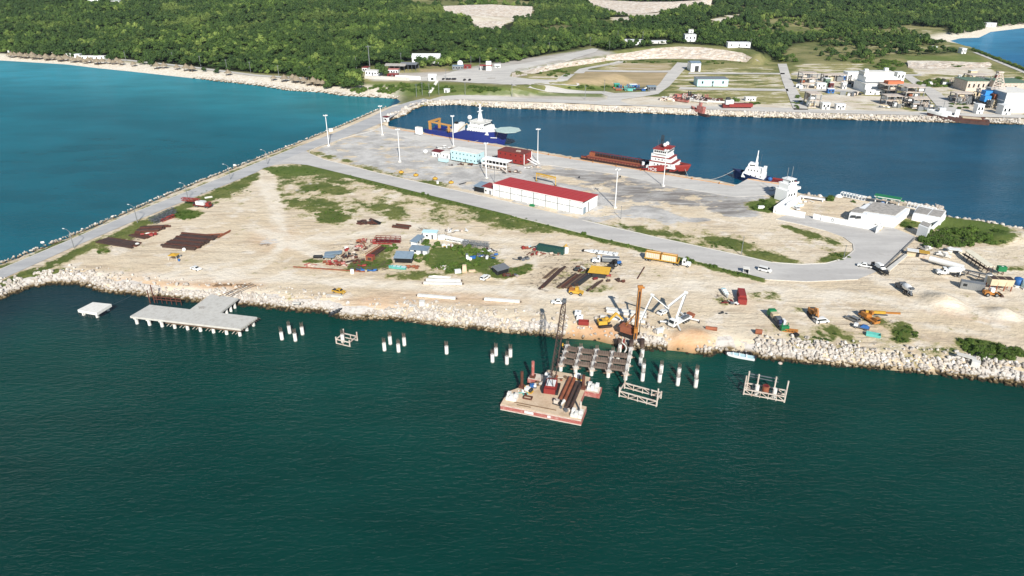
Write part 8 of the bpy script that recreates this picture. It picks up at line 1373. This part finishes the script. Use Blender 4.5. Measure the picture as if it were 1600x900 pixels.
for c_ in SPARSE: k &= ~(inpoly(u, v, np.array(c_, float)) & (fbm(fx, fy, 60, 21) + rng.uniform(-.35, .35, fx.shape) < .22))
k &= (fbm(fx, fy, 120, 11) > -.62) | (fy < 900); k &= dline(fx, fy, np.array([PT(a, b)[:2] for a, b in ((165,92),(200,94.5),(300,105),(400,118),(480,123))])) > 6
fx, fy, fz, u, v = fx[k], fy[k], fz[k], u[k], v[k]; n = len(fx)
sp = np.interp(fy, [560, 1000, 1300, 1800, 2600, 4600], [3.9, 4.3, 5.2, 7., 10.5, 18]); hh = np.interp(fy, [560, 1500, 4600], [1., 1.1, 1.6])
rs = sp * rng.uniform(.55, 1.15, n) * np.where(rng.random(n) < .08, 1.5, 1.); zz = rs * rng.uniform(.85, 1.35, n) * hh * (.75 + .45 * (fbm(fx, fy, 40, 7) + .4)) ; lift = rng.uniform(.6, 6.2, n) * (fbm(fx, fy, 70, 9) * .6 + .9)
tag(scatter('forest', np.stack([fx, fy, fz + lift - .8], 1), np.stack([rng.uniform(-.12, .12, n), rng.uniform(-.12, .12, n), rng.uniform(0, 6.28, n)], 1), np.stack([rs, rs, zz], 1), rng.integers(0, 6, n), CROWNS), 'dense green forest covering the hills behind the bay', 'forest')
# ---- trees and shrubs one can tell apart
SHR = [crown_mesh(40 + k, 8 + 2 * k, 46, 1., .8, .11) for k in range(4)]
for m_ in SHR: m_.materials.append(LEAF2)
trunk_me = {}
def plant(nm, label, cat, loc, s_, h, k=0, group=None, mesh=None):
    t = thing(nm, label, cat, loc, 0, group); o = bpy.data.objects.new('crown' if nm.endswith('tree') else 'foliage', (mesh or SHR)[k % len(mesh or SHR)]); col.objects.link(o); o.parent = t; o.scale = (s_, s_ * rng.uniform(.85, 1.15), h); o.rotation_euler = (0, 0, rng.uniform(0, 6)); o.location = (0, 0, h * (.25 if nm.endswith('tree') else -.12))
    if 'tk' not in trunk_me:
        vs, fs = [], []
        for v_, f_ in tube((0, 0, 0), (.02, 0, .55), .05, .03, 6) + tube((0, 0, .4), (.22, .1, .8), .03, .015, 5) + tube((0, 0, .42), (-.2, .12, .8), .03, .015, 5) + tube((0, 0, .45), (.02, -.22, .8), .03, .015, 5): q = len(vs); vs += v_; fs += [tuple(i + q for i in f) for f in f_]
        me = bpy.data.meshes.new('trunk'); me.from_pydata(vs, [], fs); me.materials.append(BARK); trunk_me['tk'] = me
    b = bpy.data.objects.new('trunk' if nm.endswith('tree') else 'stem', trunk_me['tk']); col.objects.link(b); b.parent = t; b.scale = (s_ * 1.1, s_ * 1.1, h); return t
def shrubs(label, group, lst, nm='shrub', cat='shrub', far=False, mesh=None, keep=None):
    lst = sorted(lst, key=lambda a: -a[2])
    for k, (u_, v_, s_, h) in enumerate(lst):
        p = PT(u_, v_) if far else P(u_, v_)
        if keep is None or k < keep: plant(nm, label, cat, p, s_, h, k, group, mesh)
        else: SCRUB.append((p.x, p.y, p.z - h * .12, s_, h))
SCRUB = []
r_ = random.Random(11)
def cloud(cu, cv, ru, rv, n, s0, s1, h): return [(cu + ru * math.sqrt(r_.random()) * math.cos(a), cv + rv * math.sqrt(r_.random()) * math.sin(a), r_.uniform(s0, s1), r_.uniform(.7, 1.2) * h) for a in [r_.uniform(0, 6.28) for _ in range(n)]]
shrubs('dense green bush in the thicket right of the fuel terminal', 'bushes of the terminal thicket', cloud(1500, 372, 55, 14, 60, 1.6, 2.9, 2.6) + cloud(1460, 378, 24, 12, 22, 1.5, 2.6, 2.8) + cloud(1545, 372, 36, 12, 20, 1.2, 2.2, 1.6), keep=55)
shrubs('low green bush on the bank at the lower right edge', 'bushes at the lower right bank', cloud(1560, 553, 45, 11, 40, 1.2, 2.2, 2.) + cloud(1515, 540, 24, 10, 14, .9, 1.6, 1.2), keep=30); shrubs('small scrub clump beside the orange truck crane', 'scrub beside the truck crane', cloud(1412, 522, 20, 16, 16, .7, 1.3, .8), keep=6)
shrubs('green bush growing in the overgrown plot', 'bushes of the overgrown plot', cloud(735, 393, 30, 7, 26, 1., 1.9, 1.7) + cloud(672, 383, 14, 5, 10, 1., 1.7, 1.8) + cloud(655, 403, 16, 7, 14, .9, 1.6, 1.5) + cloud(705, 418, 30, 8, 26, 1., 1.8, 1.5) + cloud(740, 408, 20, 8, 14, .9, 1.5, 1.3), keep=45); shrubs('green bush at the head of the scrap yard', 'bushes of the scrap yard', cloud(608, 388, 14, 5, 9, 1., 1.8, 1.7) + cloud(590, 410, 26, 7, 12, .7, 1.2, .9), keep=9)
shrubs('tall green grass clump beside the grey lattice bundle', 'grass clumps by the lattice bundle', cloud(292, 337, 20, 6, 22, 1., 1.7, 1.3), keep=8); shrubs('green bush in the weeds beside the quay end', 'bushes near the quay end', cloud(1198, 325, 24, 6, 16, .9, 1.7, 1.3) + cloud(1190, 318, 8, 4, 4, 1.4, 2., 2.) + cloud(1420, 352, 12, 5, 8, 1., 1.6, 1.), keep=14); shrubs('lone round bush at the water edge left of the footbridge', 'bushes at the footbridge', [(1297, 313, 3., 3.4), (1333, 316, 1.4, 1.6)])
hedge = [(550 + 9.2 * k + r_.uniform(-3, 3), 0) for k in range(68)]
shrubs('low bush in the green verge below the port road', 'verge bushes below the port road', [(a, float(np.interp(a, RD_LO[:, 0], RD_LO[:, 1])) + r_.uniform(1, 4), r_.uniform(.6, 1.3), r_.uniform(.5, 1.2)) for a, _ in hedge], keep=0); shrubs('dark bush standing out of the verge below the port road', 'taller verge bushes', [(548,277,.9,1.8),(661,304,1.1,2.),(669,306,.9,1.6),(1073,407,1.8,2.2),(1080,409,1.5,1.6),(1115,417,1.6,1.6),(912,366,1.6,1.6),(1157,429,1.3,1.4),(1163,430,1.2,1.2)])
shrubs('small weed clump on the sandy ground', 'weed clumps on the sand', cloud(455, 268, 46, 6, 22, .6, 1.1, .5) + cloud(515, 337, 28, 9, 18, .6, 1.3, .8) + cloud(500, 298, 24, 6, 10, .6, 1.1, .7) + cloud(815, 423, 18, 6, 10, .6, 1.1, .6) + cloud(790, 346, 50, 9, 16, .5, 1., .4) + cloud(1140, 382, 45, 7, 14, .5, 1., .45) + cloud(1305, 402, 22, 6, 12, .6, 1.1, .6) + cloud(158, 394, 12, 3, 6, .7, 1.2, .8) + cloud(350, 300, 45, 7, 14, .5, .9, .4) + cloud(1300, 525, 30, 12, 10, .6, 1., .5) + cloud(790, 428, 22, 6, 8, .6, 1., .6), keep=0)
shrubs('green bush on the slope below the port entrance', 'bushes of the entrance slope', [(a, b, s_ * 1.6, h) for a, b, s_, h in cloud(640, 138, 60, 6, 46, 1.2, 2.2, 2.6) + cloud(740, 140, 50, 5, 30, 1., 2., 2.2) + cloud(600, 140, 22, 7, 14, 1.4, 2.6, 3.) + cloud(560, 142, 12, 4, 6, 2., 3., 3.4)], far=True, keep=24)
shrubs('bush in the scrub of the far yards', 'scrub of the far yards', [(a, b, s_ * 1.5, h) for a, b, s_, h in cloud(1460, 131, 28, 7, 34, 1.4, 2.6, 2.6) + cloud(1175, 163, 14, 2, 6, 1.2, 2., 2.2) + cloud(1151, 157, 5, 2, 3, 2., 2.6, 3.4) + cloud(1385, 104, 28, 8, 22, 1.6, 3., 3.2) + cloud(1365, 97, 40, 3, 18, 1.8, 3., 3.4) + cloud(920, 137, 38, 2, 14, 1.3, 2.2, 2.) + cloud(870, 116, 26, 5, 14, 1.4, 2.6, 2.4) + cloud(1000, 97, 60, 2, 14, 1.2, 2.2, 2.) + cloud(1120, 98, 40, 2, 10, 1.2, 2., 2.) + cloud(1245, 160, 6, 10, 8, 1.2, 2., 2.) + cloud(1500, 165, 20, 6, 10, 1.2, 2., 2.) + cloud(1590, 126, 20, 4, 10, 1.5, 2.5, 2.4) + cloud(1495, 103, 14, 3, 6, 1.6, 2.4, 2.2)], far=True, keep=24)
shrubs('dark bush in the hedge along the right causeway', 'hedge along the right causeway', [(1520 + k * 2.6, 78.5 + k * 1.02, r_.uniform(2.2, 3.8), r_.uniform(3., 4.8)) for k in range(42)], far=True)
shrubs('broad dark green tree at the beach point', 'trees of the beach point', [(482,126,7,8),(492,130,6,7),(505,131,7,8),(520,134,8,9),(536,136,8,9),(548,138,7,8),(556,134,7,8),(512,139,5,5)], 'broad_tree', 'tree', True, CROWNS); shrubs('tree standing between the entrance buildings', 'trees at the entrance buildings', [(600,119,6.5,8),(655,103,6,7),(664,103,5.5,6),(675,104,6,7),(660,106,5,5),(690,104,6,7),(700,103,6,7),(592,112,5,6),(628,107,5,6)], 'broad_tree', 'tree', True, CROWNS)
shrubs('tree between the thatched huts of the beach', 'trees along the beach huts', [(36,86,6,6.5),(28,87,5,6),(52,87,6.5,7),(73,88,6,6.5),(60,88,5,5),(172,95,5,6),(233,101,6.5,10),(238,104,5,6),(222,101,4,4),(153,91,4,4),(320,112,4,3.4),(340,114,4,3),(300,109,3.5,3)], 'broad_tree', 'tree', True, CROWNS)
SC = np.array(SCRUB); n2 = len(SC); sz = SC[:, 3:4] * rng.uniform(.85, 1.15, (n2, 2))
tag(scatter('scrub', SC[:, :3], np.stack([rng.uniform(-.1, .1, n2), rng.uniform(-.1, .1, n2), rng.uniform(0, 6.28, n2)], 1), np.column_stack([sz, SC[:, 4]]), rng.integers(0, 4, n2), SHR), 'low green weeds and scrub scattered over verges and sandy plots', 'scrub')
#print('FOREST', n, 'ROCKS', len(pts) + len(pc) + len(pb))

# ---- thin sea haze: one closed box of even air round the camera and the whole place
def haze():
    m = bpy.data.materials.new('thin_haze'); m.use_nodes = True; t = m.node_tree; t.nodes.remove(t.nodes['Principled BSDF'])
    v = t.nodes.new('ShaderNodeVolumePrincipled'); v.inputs['Color'].default_value = (.72, .84, 1, 1); v.inputs['Density'].default_value = .000022
    t.links.new(v.outputs[0], t.nodes['Material Output'].inputs['Volume']); me = bpy.data.meshes.new('haze')
    part(None, 'haze', m, box(0, 4500, -3.5, 26000, 30000, 126))['kind'] = 'stuff'
haze()

# ---- things of one small group are told apart by their place, counted from the left
def ordn(k): return ('first','second','third','fourth','fifth','sixth','seventh','eighth','ninth','tenth')[k] if k < 10 else f'{k + 1}{"st" if k % 10 == 0 and k > 11 else "nd" if k % 10 == 1 and k > 12 else "rd" if k % 10 == 2 and k > 13 else "th"}'
byl = {}
bpy.context.view_layer.update()
for o in col.objects:
    if o.parent is None and 'label' in o.keys() and 'group' in o.keys(): byl.setdefault(o['label'], []).append(o)
for lb, os_ in byl.items():
    if 1 < len(os_) <= 60:
        us = [(float(proj(*o.location)[0]), o.name, o) for o in os_]
        for k, (_, _, o) in enumerate(sorted(us)): o['label'] = f'{lb}, {ordn(k)} from the left'
